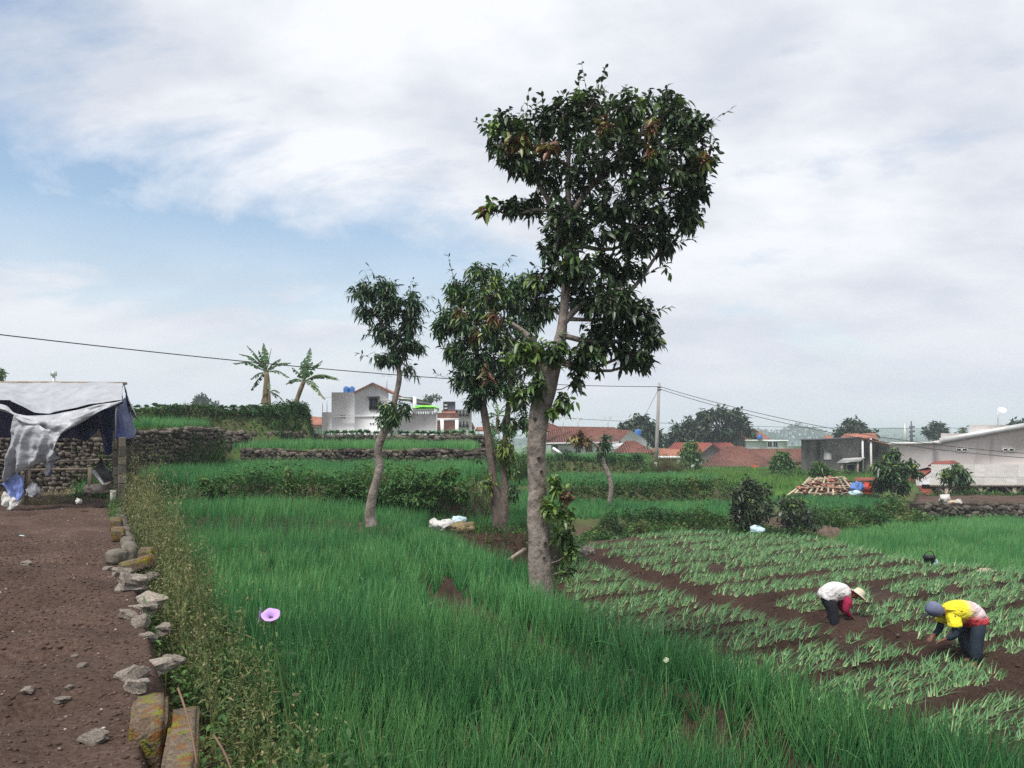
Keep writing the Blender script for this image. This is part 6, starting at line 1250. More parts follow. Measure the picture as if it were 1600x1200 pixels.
lump("cloth_heap", "heap of red cloth and tiles right of the collapsed roof", P(1358, 764, 47), (1.1, .8, .8), M_redcloth, "debris heap", 5); lump("sack", "white sack on the far stone wall before the young tree", P(1476, 780, 37.6), (.5, .4, .52), M_sack, "sack", 6); lump("sack", "brownish crumpled sack beside the white sack on the far wall", P(1490, 786, 37.3), (.55, .35, .3), mat("brown_sack", (.35, .26, .18), (.5, .4, .3), .8, 9), "sack", 7)
lump("sack", "small white bag right of the brownish crumpled sack", P(1498, 786, 37.2), (.28, .25, .4), M_sack, "bag", 8)
lump("sack", "pale blue-white bag lying at the top edge of the half-dug field", P(1182, 828, 29), (.52, .4, .34), M_sackblue, "bag", 9)
lump("sack", "white sack in the rubbish heap left of the forked tree", P(697, 822, 17.0), (.5, .35, .30), M_sack, "sack", 10); lump("sack", "pale blue bag topping the rubbish heap near the forked tree", P(716, 815, 17.2), (.34, .3, .26), M_sackblue, "bag", 11); lump("sack", "crumpled white bag at the left end of the rubbish heap", P(678, 818, 17.3), (.2, .2, .25), M_sack, "bag", 12)
lump("straw_heap", "mound of dry straw beside the white sack near the forked tree", P(722, 826, 16.8), (.5, .4, .32), mat("straw", (.16, .12, .06), (.30, .24, .13), .95, 14, bump=.04), "straw heap", 13)
lump("boulder", "buff boulder beside the pale onion strip right of the tallest tree", P(918, 862, 22.5), (.42, .35, .3), M_rock, "rock", 15); lump("boulder", "exposed pinkish earth patch on the bank right of the dark shrubs", P(1299, 842, 31.0), (1.0, .7, 1.0), mat("pink_earth", (.09, .06, .045), (.17, .12, .095), .9, 5, bump=.03), "rock", 17)  # the pinkish lump stands for bare earth in the bank, no boulder
lump("bag", "black and white bag lying on the dug bed beyond the furrow", P(1002, 877, 22.8), (.46, .3, .24), mat("dark_bag", (.02, .02, .03), (.06, .06, .07), .5, 6, spots=((.6, .6, .6), 5, .6)), "bag", 18); lump("root_clump", "pale clump of onion bulbs left at the field edge below the wide onion field", P(1540, 893, 21), (.42, .25, .2), mat("bulbs", (.3, .2, .15), (.5, .42, .34), .8, 12), "onion bulbs", 19)
j = empty("jerrycan", P(1452, 880, 22)); tag(j, "black bucket with a rim standing at the edge of the wide onion field", "bucket"); c = P(1452, 878, 22); MB().tube([c + (0, 0, z) for z in (-.12, .1, .12, .18)], [.12, .15, .17, .165], 14).build("bucket_body", M_wire, j, smooth=True); MB().tube(spline([c + (-.16, 0, .16), c + (-.05, 0, .3), c + (.08, 0, .29), c + (.16, 0, .16)], 10), .012, 5).build("handle", M_wire, j); lump("bottle", "clear pale bottle beside the black bucket", P(1463, 881, 21.9), (.1, .1, .26), M_sackblue, "bottle", 20)
tag(MB().bar(P(795, 875, 16.4) , P(820, 858, 17), .06).build("stick", M_wood, None), "pale cut stick leaning against the bank left of the thick trunk", "stick")
tag(MB().bar(P(1205, 757, 62), P(1250, 753, 60), .25, .1).build("path_kerb", M_white2, None), "pale concrete path edge running behind the collapsed roof", "kerb")

# ------------------------------------------------------------------ tarpaulin shelter
M_tarp = mat("silver_tarp", (.27, .28, .30), (.38, .39, .41), .42, 3, bump=.03, bscale=7, streak=((.20, .20, .21), 4, .6), spec=.5, spots=((.22, .215, .21), 6, .62)); M_tarpb = mat("blue_tarp", (.018, .028, .11), (.035, .05, .18), .45, 4, bump=.01, bscale=8); M_tarpl = mat("light_blue_tarp", (.14, .20, .46), (.20, .27, .55), .5, 4, bump=.01)
def sheet(name, up, lo, front, back, parent, nu=40, nv=12, fold=.05, freq=9.0, bulge=0.0, seed=0.0, crease=True):
    nu, nv = nu * 2, nv * 2; U_ = spline([P(*p) for p in up], nu); L_ = spline([P(*p) for p in lo], nu); V = []
    for j in range(nv):
        f = j / (nv - 1); row = U_ * (1 - f) + L_ * f; s = np.linspace(0, 1, nu)
        dy = fold * (f * .8 + .2) * (np.sin(freq * 2 * np.pi * s + 3 * vnoise(s * 5 + seed, s * 0 + f * 2, 1.0)) + 1.6 * vnoise(s * 11 + seed, s * 0 + f * 3.3, 1.0) * 2) + bulge * math.sin(math.pi * f)
        row = row.copy(); row[:, 1] -= dy; row[:, 2] += fold * .5 * vnoise(s * 14 + seed, s * 0 + f * 5, 1.0); V.append(row)
    V = np.concatenate(V); n = len(V); V[:, 1] -= .035 * fbm(V[:, 0] * 1.0 + seed, V[:, 2] * 2.2, .45, 4) * 2; V2 = V + np.array([0, .012, -.004]); q = np.array([[j * nu + i, j * nu + i + 1, (j + 1) * nu + i + 1, (j + 1) * nu + i] for j in range(nv - 1) for i in range(nu - 1)])
    o = obj(name, np.vstack([V, V2]), [np.vstack([q, q[:, ::-1] + n])], front, parent, smooth=True); o.data.materials.append(back); mi = np.zeros(2 * len(q), np.int32); mi[len(q):] = 1; o.data.polygons.foreach_set("material_index", mi); return o
YS = 19.3; r = empty("tarpaulin_shelter", G(110, YS)); tag(r, "sagging lean-to shelter roofed with a torn silver and blue tarpaulin", "shelter")
MB().tube([P(-120, 598.5, YS), P(40, 597.5, YS), P(198, 599, YS)], .035, 8).build("ridge_pole", M_wood, r)
sheet("roof_sheet", [(-120, 597, YS), (0, 597, YS), (60, 597, YS - .02), (120, 597, YS), (191, 597.5, YS)], [(-120, 628, 17.9), (0, 625, 17.9), (22, 628, 17.9), (45, 640, 17.9), (65, 646, 17.9), (90, 643, 17.9), (130, 634, 17.9), (165, 628, 17.9), (191, 624, 18.0)], M_tarp, M_tarpb, r, 60, 14, .03, 5)
sheet("swag", [(-60, 628, 17.85), (0, 631, 17.8), (28, 647, 17.7), (65, 649, 17.7), (110, 643, 17.75), (155, 632, 17.85), (192, 625, 18)], [(-60, 640, 17.75), (0, 642, 17.7), (29, 652, 17.6), (60, 673, 17.5), (95, 678, 17.5), (140, 652, 17.7), (193, 630, 18)], M_tarp, M_tarpb, r, 60, 12, .05, 3.5, .08, 3)
sheet("hanging_flap", [(25, 649, 17.6), (45, 655, 17.55), (70, 668, 17.5), (96, 677, 17.5)], [(4, 755, 17.7), (30, 741, 17.6), (58, 726, 17.55), (92, 716, 17.6)], M_tarp, M_tarpb, r, 44, 22, .09, 3.4, .12, 7)
sheet("torn_corner", [(78, 700, 17.6), (86, 702, 17.6), (93, 712, 17.6)], [(70, 738, 17.62), (74, 744, 17.62), (77, 733, 17.62)], M_tarp, M_tarpl, r, 10, 8, .03, 1, 0, 2)
sheet("blue_tail", [(3, 755, 17.72), (18, 746, 17.7), (30, 740, 17.68), (38, 748, 17.68)], [(10, 770, 17.7), (20, 777, 17.7), (30, 781, 17.68), (37, 772, 17.68)], M_tarpl, M_tarpb, r, 16, 8, .03, 1.5, 0, 5)
sheet("white_tail", [(6, 768, 17.73), (18, 775, 17.72), (28, 780, 17.7), (35, 780, 17.7)], [(4, 786, 17.7), (14, 795, 17.68), (20, 797, 17.67), (30, 789, 17.7)], M_sack, M_sack, r, 16, 8, .05, 2.5, .02, 6)
sheet("back_sheet", [(-120, 600, YS + .06), (40, 600, YS + .06), (120, 600, YS + .06), (193, 601, YS + .06)], [(-120, 682, 21.2), (0, 684, 21.2), (70, 688, 21.2), (110, 684, 21.2), (135, 688, 21.2), (146, 676, 21.2), (158, 672, 21.2), (164, 706, 21.2), (176, 708, 21.2), (187, 682, 21.2)], M_tarpb, M_tarpb, r, 60, 14, .06, 5, 0, 9)
sheet("side_drape", [(186, 624, 18.05), (190, 623, 18.3), (197, 622, 18.9), (201, 628, 19.6)], [(184, 685, 18.05), (196, 686, 18.2), (208, 683, 18.8), (214, 676, 19.7)], M_tarpb, M_tarpb, r, 24, 16, .06, 2.5, .05, 11)
sheet("side_edge", [(192, 600, 19.25), (197, 612, 19.1), (200, 624, 18.9)], [(196, 600.5, 19.35), (202, 640, 19.3), (218, 660, 19.5)], M_tarp, M_tarp, r, 16, 8, .05, 2, 0, 13)
for (u, v0, v1, Y_) in ((182, 628, 700, 18.1), (41, 650, 790, 17.9), (-60, 620, 790, 18.0), (-60, 600, 740, 19.3)): MB().tube([P(u, v1, Y_), P(u + 1, v0, Y_)], .04, 8).build("post", M_wood, r, smooth=True)
r = empty("bamboo_rail", G(100, 18.6)); tag(r, "low bamboo rail with two short posts under the shelter", "rail"); MB().tube([P(42, 734, 18.5), P(142, 733, 18.5)], .03, 7).build("rail", M_wood, r)
for u in (44, 141): MB().tube([P(u, 775, 18.5), P(u, 730, 18.5)], .055, 8).build("post", M_wood, r)
tag(MB().tube([P(90, 721, 21.4), P(175, 718, 21.6)], .025, 6).build("pole", M_wood, None), "thin pole lying along the ground before the stone wall inside the shelter", "pole"); bpy.data.objects["pole.001" if "pole.001" in bpy.data.objects else "pole"].name = "lying_pole"
r = empty("leaning_frame", P(160, 760, 18.3)); tag(r, "black-faced board in a pale frame leaning against the block pillar", "framed board"); a, b_, c, d = P(146, 736, 18.3), P(162, 758, 18.1), P(178, 752, 18.5), P(157, 716, 18.7)
MB().prism([a, b_, c, d], (0, .03, .0)).build("panel", M_dark, r); MB().bar(a, b_, .06).build("frame_edge", M_metal, r); MB().bar(d, c, .04).build("frame_edge", M_dark, r); MB().bar(b_, c, .05).build("frame_edge", M_wood, r)
lump("rag", "grey knotted rag hanging beneath the torn flap", P(52, 768, 17.7), (.28, .2, .4), M_tarp, "rag", 30); lump("bucket", "white pail lying in the dry grass below the rail", P(123, 784, 17.4), (.12, .12, .15), M_sack, "pail", 31); lump("boulder", "wide buff stone slab under the leaning board", P(157, 765, 18.6), (.75, .4, .3), M_rock, "rock", 32)
lump("scrap", "small blue-white plastic scrap on the ploughed soil at far left", P(34, 842, 12.6), (.16, .06, .12), M_sackblue, "scrap", 33); MB().box(P(177, 778, 17.9), (.10, .10, .36)).build("white_post", M_pole, None); tag(bpy.data.objects["white_post"], "short white stake at the foot of the dark block pillar", "stake")
# ------------------------------------------------------------------ two workers
def skin(name, joints, edges, m, parent, root=None, sub=2):
    base = np.array(world_loc(parent)); names = list(joints); me = bpy.data.meshes.new(name)
    me.from_pydata([tuple(np.array(joints[k][0]) - base) for k in names], [(names.index(a), names.index(b)) for a, b in edges], []); me.materials.append(m)
    o = bpy.data.objects.new(name, me); link(o, parent); o.modifiers.new("skin", 'SKIN'); sl = me.skin_vertices[0].data
    for i, k in enumerate(names):
        r = joints[k][1]; sl[i].radius = (r, r) if not isinstance(r, tuple) else r; sl[i].use_root = (k == (root or names[0]))
    o.modifiers["skin"].use_smooth_shade = True; s = o.modifiers.new("sub", 'SUBSURF'); s.levels = s.render_levels = sub; return o
M_skin = mat("brown_skin", (.16, .075, .045), (.20, .095, .058), .6, 20); M_skin2 = mat("muddy_hand", (.22, .15, .11), (.30, .22, .17), .8, 20)
def worker(label, Y, J, sgn, shirt_m, sleeve_m, trouser_m, hat, glove_m, long_vest):
    """J: joints in photo pixels; sgn +1 faces right, -1 faces left. Builds body, shirt, sleeves, trousers, headwear."""
    hip, mid, che, neck, head, shl, elb, wri = [P(*J[k], Y) for k in ("hip", "mid", "chest", "neck", "head", "shoulder", "elbow", "wrist")]
    foot = P(*J["foot"], Y); fz = min(zg1(foot[0], foot[1]), foot[2]) - .02; root = empty("person", (foot[0], foot[1], fz)); tag(root, label, "person", "workers bending over the onion beds")
    knee = P(*J["knee"], Y); W = .17; dyv = lambda p, d: np.array([p[0], p[1] + d, p[2]])
    jt = {"hip": (hip, .13), "mid": (mid, .12), "che": (che, .13), "neck": (neck, .06), "head0": (head + (neck - head) * .35, .075), "head": (head, .092)}
    ed = [("hip", "mid"), ("mid", "che"), ("che", "neck"), ("neck", "head0"), ("head0", "head")]
    tro, te = {"hip": (hip, .155), "waist": (hip * .7 + mid * .3, .15)}, [("hip", "waist")]
    for s_, nm in ((-1, "a"), (1, "b")):
        h2 = dyv(hip, s_ * .10) - (0, 0, .06); k2 = dyv(knee, s_ * .13) + (sgn * .04 * s_, 0, 0); a2 = np.array([foot[0] + .05 * s_, foot[1] + s_ * .14, fz + .08]); t2 = a2 + (sgn * .16, 0, -.05)
        jt.update({"h" + nm: (h2, .085), "k" + nm: (k2, .058), "a" + nm: (a2, .042), "t" + nm: (t2, .035)}); ed += [("hip", "h" + nm), ("h" + nm, "k" + nm), ("k" + nm, "a" + nm), ("a" + nm, "t" + nm)]
        tro.update({"h" + nm: (h2, .135), "k" + nm: (k2, .108), "a" + nm: (a2 + (0, 0, .02), .095)}); te += [("hip", "h" + nm), ("h" + nm, "k" + nm), ("k" + nm, "a" + nm)]
        sh = dyv(shl, s_ * W); el = dyv(elb, s_ * (W + .03)) + (0 if s_ < 0 else sgn * .05, 0, 0); wr = dyv(wri, s_ * .12) + (0 if s_ < 0 else sgn * .06, 0, 0); pd_ = (wr - el) / np.linalg.norm(wr - el); palm = wr + pd_ * .07
        jt.update({"s" + nm: (sh, .05), "e" + nm: (el, .042), "w" + nm: (wr, .027), "p" + nm: (palm, (.036, .018))}); ed += [("che", "s" + nm), ("s" + nm, "e" + nm), ("e" + nm, "w" + nm), ("w" + nm, "p" + nm)]
        side = np.cross(pd_, [0, 0, 1.0]); side /= np.linalg.norm(side); dn = np.array([sgn * .2, 0, -1.0]); 
        for q in range(4):
            o_ = side * (q - 1.5) * .021; ln = (.032, .038, .036, .028)[q]; f1 = palm + pd_ * .02 + o_; f2 = f1 + pd_ * ln + dn * .008; f3 = f2 + (pd_ * .4 + dn * .6) * ln
            jt.update({f"f{nm}{q}1": (f1, .0095), f"f{nm}{q}2": (f2, .009), f"f{nm}{q}3": (f3, .0075)}); ed += [("p" + nm, f"f{nm}{q}1"), (f"f{nm}{q}1", f"f{nm}{q}2"), (f"f{nm}{q}2", f"f{nm}{q}3")]
        th1 = wr + pd_ * .03 + side * .035; th2 = th1 + pd_ * .035 + side * .02 + dn * .01; jt.update({"q" + nm: (th1, .012), "r" + nm: (th2, .009)}); ed += [("w" + nm, "q" + nm), ("q" + nm, "r" + nm)]
        # sleeves
        top = sh + (che - sh) * .25; m1 = sh * .45 + el * .55
        if long_vest: skin("sleeve", {"c": (top, .11), "s": (sh, .105), "m": (m1, .085), "e": (el, .072), "w": (wr - pd_ * .03, .05)}, [("c", "s"), ("s", "m"), ("m", "e"), ("e", "w")], sleeve_m, root, "s")
        else:
            skin("sleeve", {"m": (sh * .5 + el * .5, .06), "e": (el, .064), "w": (wr - pd_ * .02, .05)}, [("m", "e"), ("e", "w")], sleeve_m, root, "m"); skin("shirt_sleeve", {"c": (top, .12), "s": (sh, .125), "m": (m1, .115)}, [("c", "s"), ("s", "m")], shirt_m, root, "s")
    body = skin("body", jt, ed, M_skin, root, "hip")
    if glove_m is not None: body.data.materials[0] = M_skin
    skin("trousers", tro, te, trouser_m, root, "hip")
    # loose shirt: rings along the bent back, open at the hem, creased
    cs_ = spline([hip + (hip - mid) * .30 + (0, 0, -.05), hip + (0, 0, .0), mid, che, neck * .75 + che * .25], 24); f_ = np.linspace(0, 1, 24); tg = np.gradient(cs_, axis=0); tg /= np.linalg.norm(tg, axis=1)[:, None]
    nz_ = np.cross(tg, [0, 1.0, 0]); nz_ /= np.linalg.norm(nz_, axis=1)[:, None]; ra = np.interp(f_, [0, .12, .3, .5, .75, .92, 1], [.155, .175, .185, .185, .165, .11, .07]); rb_ = np.interp(f_, [0, .2, .5, .75, .92, 1], [.19, .20, .205, .21, .15, .08]); a_ = np.linspace(0, 2 * np.pi, 30, endpoint=False)
    cr = 1 + .10 * vnoise(f_[:, None] * 9 + a_[None] * 1.2 + Y, a_[None] * 2.2 + f_[:, None] * 3, 1.0) + .07 * vnoise(f_[:, None] * 16 + 2 * np.sin(a_)[None], 3 * np.cos(a_)[None] + f_[:, None] * 5, 1.0); cr[:3] += .06 * np.sin(a_ * 4)[None]
    Vs = cs_[:, None] + (ra[:, None] * cr)[..., None] * np.cos(a_)[None, :, None] * nz_[:, None] + (rb_[:, None] * cr)[..., None] * np.sin(a_)[None, :, None] * np.array([0, 1.0, 0])
    sag = np.clip((cs_[:, None, 2] - Vs[..., 2]) / .18, 0, 1) * np.sin(np.pi * np.clip(f_ * 1.25, 0, 1))[:, None] * .05; Vs[..., 2] -= sag
    obj("shirt", Vs.reshape(-1, 3), [np.array([[i * 30 + j, i * 30 + (j + 1) % 30, (i + 1) * 30 + (j + 1) % 30, (i + 1) * 30 + j] for i in range(23) for j in range(30)])], shirt_m, root, smooth=True)
    # face: nose, eyes, mouth line and ears on the head, turned to the ground
    fd = np.array([sgn * .55, 0, -.85]); fd /= np.linalg.norm(fd); crown = (head - neck) / np.linalg.norm(head - neck)
    mb = MB(); mb.tube([head + fd * .085 + crown * .02, head + fd * .105 - crown * .008, head + fd * .088 - crown * .025], [.01, .017, .012], 6); mb.build("nose", M_skin, root, smooth=True)
    for s_ in (-1, 1):
        MB().tube([head + fd * .088 + crown * .02 + (0, s_ * .033, 0), head + fd * .096 + crown * .02 + (0, s_ * .033, 0)], [.012, .009], 8).build("eye", M_dark, root); MB().tube([head + (0, s_ * .088, 0) - crown * .02, head + (0, s_ * .1, 0), head + (0, s_ * .088, 0) + crown * .025], [.01, .016, .01], 6).build("ear", M_skin, root)
    MB().bar(head + fd * .087 - crown * .045 + (0, -.022, 0), head + fd * .087 - crown * .045 + (0, .022, 0), .008).build("mouth", M_dark, root)
    hat(root, head, crown, fd); return root
def lathe(pts, axis, c, n=20):
    axis = axis / np.linalg.norm(axis); s1 = np.cross(axis, [0, 1.0, 0.01]); s1 /= np.linalg.norm(s1); s2 = np.cross(axis, s1); a = np.linspace(0, 2 * np.pi, n, endpoint=False); V = []
    for r_, h_ in pts: V.append(c + axis * h_ + r_ * (np.cos(a)[:, None] * s1 + np.sin(a)[:, None] * s2))
    return np.concatenate(V), [np.array([[i * n + j, i * n + (j + 1) % n, (i + 1) * n + (j + 1) % n, (i + 1) * n + j] for i in range(len(pts) - 1) for j in range(n)])]
M_hat = mat("straw_hat", (.50, .43, .30), (.62, .55, .41), .85, 20); M_hood = mat("blue_grey_hood", (.10, .115, .19), (.15, .165, .25), .8, 9); M_shirtw = mat("white_shirt", (.54, .52, .51), (.68, .66, .65), .85, 5, bump=.06, bscale=11); M_maroon = mat("maroon_sleeve", (.26, .008, .045), (.34, .015, .07), .8, 8); M_black = mat("black_trousers", (.010, .012, .018), (.018, .020, .028), .85, 6); M_navy = mat("navy_trousers", (.012, .022, .036), (.025, .038, .055), .8, 5)
def brim_hat(root, head, crown, fd):
    ax = crown * .75 - fd * .65; c = head + ax / np.linalg.norm(ax) * .035
    V, Fs = lathe([(.185, -.035), (.17, -.012), (.115, .0), (.108, .05), (.092, .09), (.05, .108), (.005, .112)], ax, c); obj("hat", V, Fs, M_hat, root, smooth=True)
    V, Fs = lathe([(.118, .002), (.117, .022)], ax, c); obj("hat_band", V, Fs, M_white2, root, smooth=True)
def hood_hat(root, head, crown, fd):
    ax = crown * .9 - fd * .25; V, Fs = lathe([(.085, -.13), (.112, -.08), (.125, -.02), (.122, .04), (.10, .09), (.06, .115), (.005, .122)], ax, head - fd * .02); obj("hood", V, Fs, M_hood, root, smooth=True)
    b = head + crown * .05 + fd * .09; MB().prism([b + (0, -.08, 0), b + (0, .08, 0), b + fd * .075 + crown * .045 + (0, .06, 0), b + fd * .075 + crown * .045 + (0, -.06, 0)], crown * .012).build("cap_peak", M_wire, root)
def tie_dye():
    m, t, b = new_mat("tie_dye_shirt"); nd = t.nodes.new; lk = t.links.new; co = nd("ShaderNodeTexCoord"); sp = nd("ShaderNodeSeparateXYZ"); lk(co.outputs['Object'], sp.inputs[0]); nz = nd("ShaderNodeTexNoise"); nz.inputs['Scale'].default_value = 5; nz.inputs['Detail'].default_value = 6; lk(co.outputs['Object'], nz.inputs[0])
    def mth(op, a, c):
        q = nd("ShaderNodeMath"); q.operation = op
        for k, v in enumerate((a, c)):
            if isinstance(v, (int, float)): q.inputs[k].default_value = v
            else: lk(v, q.inputs[k])
        return q.outputs[0]
    def rmp(src, stops):
        r = nd("ShaderNodeValToRGB"); lk(src, r.inputs[0])
        while len(r.color_ramp.elements) < len(stops): r.color_ramp.elements.new(.5)
        for e, (p, c) in zip(r.color_ramp.elements, stops): e.position = p; e.color = (*c, 1)
        return r.outputs[0]
    wob = mth('MULTIPLY', mth('SUBTRACT', nz.outputs[0], .5), .35)
    # along the back: yellow shoulders to pale pink; belly side red
    alongx = mth('ADD', mth('ADD', mth('MULTIPLY', sp.outputs[0], 1.6), .62), wob); top = rmp(alongx, [(.0, (.72, .62, .03)), (.34, (.66, .60, .12)), (.46, (.60, .44, .36)), (.62, (.66, .55, .58)), (1, (.70, .56, .55))])
    low = rmp(mth('ADD', mth('MULTIPLY', sp.outputs[2], -2.6), mth('ADD', 2.72, wob)), [(.38, (0, 0, 0)), (.62, (1, 1, 1))]); mi = nd("ShaderNodeMix"); mi.data_type = 'RGBA'; lk(low, mi.inputs[0]); lk(top, mi.inputs[6]); mi.inputs[7].default_value = (.55, .05, .06, 1)
    # shoulders stay yellow
    ylw = rmp(alongx, [(.22, (1, 1, 1)), (.34, (0, 0, 0))]); m2 = nd("ShaderNodeMix"); m2.data_type = 'RGBA'; lk(ylw, m2.inputs[0]); lk(mi.outputs[2], m2.inputs[6]); m2.inputs[7].default_value = (.72, .62, .02, 1); lk(m2.outputs[2], b.inputs['Base Color']); b.inputs['Roughness'].default_value = .85; nb = nd("ShaderNodeTexNoise"); nb.inputs['Scale'].default_value = 11; nb.inputs['Detail'].default_value = 4; lk(co.outputs['Object'], nb.inputs[0]); bp = nd("ShaderNodeBump"); bp.inputs['Distance'].default_value = .06; lk(nb.outputs[0], bp.inputs['Height']); lk(bp.outputs[0], b.inputs['Normal']); return m
worker("worker in a white vest with maroon sleeves and straw hat, bent over facing right", 15.3, dict(foot=(1304, 985), knee=(1301, 955), hip=(1293, 930), mid=(1303, 923), chest=(1318, 925), neck=(1330, 929), head=(1340, 930), shoulder=(1322, 930), elbow=(1314, 951), wrist=(1327, 962)), 1, M_shirtw, M_maroon, M_black, brim_hat, None, True)
worker("worker in a yellow and red tie-dye shirt with blue-grey hood, bent over facing left", 12.9, dict(foot=(1521, 1026), knee=(1515, 998), hip=(1524, 968), mid=(1512, 956), chest=(1488, 954), neck=(1471, 955), head=(1458, 953), shoulder=(1482, 962), elbow=(1483, 988), wrist=(1470, 996)), -1, tie_dye(), M_navy, M_navy, hood_hat, M_skin2, False)

# ------------------------------------------------------------------ lilac flower and the leafy weeds around the kerb
M_lilac = mat("lilac_petal", (.42, .25, .56), (.50, .32, .64), .6, 9); M_throat = mat("flower_throat", (.22, .06, .22), (.28, .08, .26), .7, 9); M_green = mat("green_stem", (.06, .12, .03), (.10, .17, .05), .7, 8); M_brownstem = mat("brown_stem", (.12, .07, .045), (.2, .12, .08), .8, 8)
YF = 3.0; c = P(423, 960, YF); r = empty("lilac_flower", (c[0], c[1], zg1(c[0], c[1] + .4))); tag(r, "open lilac trumpet flower with a second one beside it, above the tangled weeds", "flower")
def trumpet(c, ax, R_, name):
    n = 40; a = np.linspace(0, 2 * np.pi, n, endpoint=False); ax = np.array(ax, float); ax /= np.linalg.norm(ax); s1 = np.cross(ax, [0, 0, 1.0]); s1 /= np.linalg.norm(s1); s2 = np.cross(ax, s1); V = []
    prof = [(.10, -1.25), (.13, -.9), (.22, -.5), (.42, -.2), (.72, -.05), (.95, 0), (1.0, -.03)]
    for k, (r_, h_) in enumerate(prof):
        ru = r_ * (1 + (.035 * np.cos(5 * a) + .015 * np.cos(10 * a + 1)) * (k > 3)); V.append(c + ax * (h_ + .03 * np.cos(5 * a)[:, None] * (k > 4)) * R_ + (ru * R_)[:, None] * (np.cos(a)[:, None] * s1 + np.sin(a)[:, None] * s2))
    o = obj(name, np.concatenate(V), [np.array([[i * n + j, i * n + (j + 1) % n, (i + 1) * n + (j + 1) % n, (i + 1) * n + j] for i in range(len(prof) - 1) for j in range(n)])], M_lilac, r, smooth=True); o.data.materials.append(M_throat); mi = np.zeros((len(prof) - 1) * n, np.int32); mi[:2 * n] = 1; o.data.polygons.foreach_set("material_index", mi)
    return o
trumpet(c, (.08, -.52, .85), .036, "petals"); c2 = P(405, 962, YF + .06); trumpet(c2, (-.9, -.25, .12), .032, "petals"); f0 = np.array(r.location)
MB().tube(spline([f0, f0 * .5 + c * .5 + (.06, .1, .02), c + (0, .05, -.09), c + (0, .03, -.03)], 16), .004, 6).build("stem", M_green, r, smooth=True); MB().tube([c + (0, .035, -.03), c + (0, .02, -.012)], [.006, .011], 8).build("sepals", M_green, r)
def weed(label, foot, height, nl, length, width, lean=(0, 0), tint=.55, stem_m=None, name="broadleaf_weed", whorl=True, mat_=None):
    foot = np.array(foot, float); r = empty(name, foot); tag(r, label, "weed", "leafy weeds by the mossy kerb"); top = foot + np.array([lean[0], lean[1], height]); pts = spline([foot, (foot + top) / 2 + rng.normal(0, .03, 3), top], 14); MB().tube(pts, np.linspace(.006, .002, 14), 5).build("stem", stem_m or M_green, r, smooth=True)
    for k in range(nl):
        f = .25 + .75 * k / max(1, nl - 1); p = pts[int(f * 13)]; a = k * 2.4 + random.uniform(-.3, .3); el = random.uniform(.1, .6) + f * .4; ax = np.array([[math.cos(a) * math.cos(el), math.sin(a) * math.cos(el), math.sin(el)]]); ln = length * random.uniform(.7, 1.15) * (1.15 - .5 * f)
        V, Fs, m = leaves(p[None], ax, ln, width * ln / length, random.uniform(.25, .6)); obj("leaf", V, Fs, mat_ or M_weed, r, np.full(m, min(.92, max(0, tint + random.uniform(-.15, .12)))), smooth=True)
    return r
def wf(u, v, off=None):
    Y = (EYE + .35) * F / (v - HV); x_, y_ = W2(u, Y); return (x_, y_, zg1(x_, y_))
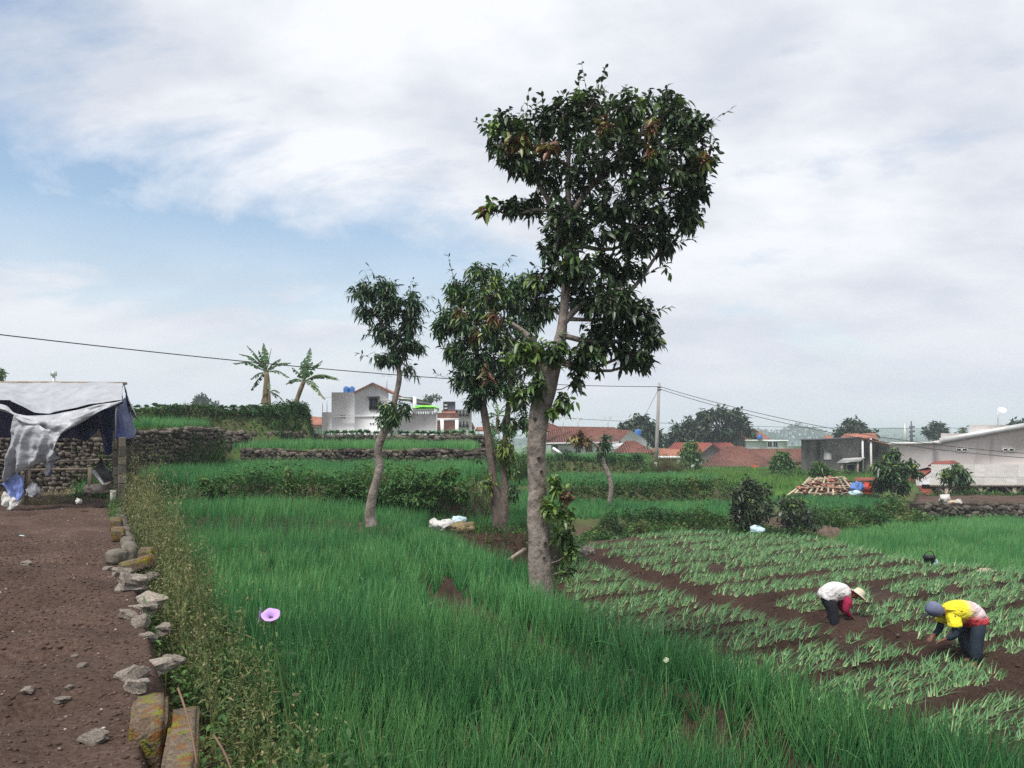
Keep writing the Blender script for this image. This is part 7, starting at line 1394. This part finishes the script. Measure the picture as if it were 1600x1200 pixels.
ws = [(330, 1190, .62, 16, .17, .035, "tall dark green weed with drooping lance leaves right of the kerb beam", .4), (375, 1170, .5, 12, .15, .03, "slim weed with narrow leaves at the bottom, left of the onions", .45), (300, 1140, .38, 12, .12, .04, "light green weed sprouting beside the mossy block", .7), (270, 1075, .34, 13, .15, .045, "bright green bushy weed behind the white chipped rock", .68), (345, 1085, .6, 14, .14, .03, "upright weed with lance leaves in the dry tangle", .55), (310, 1015, .45, 12, .11, .03, "yellowish weed in the dry tangle above the long grey rock", .8), (390, 1105, .55, 12, .13, .028, "leafy weed half under the lilac flower", .5), (255, 975, .3, 10, .1, .05, "low clover-like weed under the pointed cream rock", .72), (420, 1195, .35, 10, .1, .03, "small branching weed at the bottom edge among onions", .6), (300, 1200, .45, 14, .12, .06, "pale green broad-leaved weed against the end of the kerb beam", .74), (360, 1000, .62, 10, .12, .03, "tall thin weed left of the lilac flower", .6), (285, 930, .5, 10, .12, .05, "weed with round yellowing leaves above the rock heap", .82)]
for (u, v, hh, nl, ln, wd, lab, tn) in ws: weed(lab, wf(u, v), hh, nl, ln, wd, (random.uniform(-.12, .12), random.uniform(-.1, .1)), tn)
# bare reddish runner stems hanging over the kerb
for (pts, lab) in (([(278, 1075), (290, 1110), (300, 1150), (308, 1195)], "bare reddish runner trailing down beside the kerb beam"), ([(335, 1150), (350, 1175), (362, 1205)], "short bare reddish stem at the bottom edge")):
    w3 = [P(u, v, 3.9 - .1 * i) for i, (u, v) in enumerate(pts)]; tag(MB().tube(spline(w3, 16), .0055, 5).build("runner_stem", M_brownstem, None, smooth=True), lab, "stem")
# two pale onion flower heads
for (u, v, Y_, lab) in ((1041, 1032, 6.0, "white round onion flower head in the near bed"),):
    c = P(u, v, Y_); r = empty("onion_flower", (c[0], c[1], zg1(c[0], c[1]))); tag(r, lab, "flower"); MB().tube([np.array(r.location), c], [.0035, .003], 6).build("stalk", M_green, r); lump("flower_head", "", c - np.array(r.location), (.042, .042, .042) if u < 1100 else (.03, .03, .04), mat("pale_bloom", (.30, .36, .22), (.45, .48, .34), .9, 40), "", 40, r)

# ------------------------------------------------------------------ haze
bm = bmesh.new(); bmesh.ops.create_cube(bm, size=1.0); me = bpy.data.meshes.new("haze"); bm.to_mesh(me); bm.free(); o = bpy.data.objects.new("haze", me); link(o); tag(o, kind="stuff")
o.scale = (3700, 3700, 37); o.location = (0, 0, 37 / 2 - 8)
m = bpy.data.materials.new("haze_air"); m.use_nodes = True; t = m.node_tree; t.nodes.clear(); ou = t.nodes.new("ShaderNodeOutputMaterial"); pv = t.nodes.new("ShaderNodeVolumePrincipled"); pv.inputs['Color'].default_value = (.84, .91, 1.0, 1); pv.inputs['Density'].default_value = HAZE; pv.inputs['Anisotropy'].default_value = 0.2; t.links.new(pv.outputs[0], ou.inputs['Volume']); me.materials.append(m)
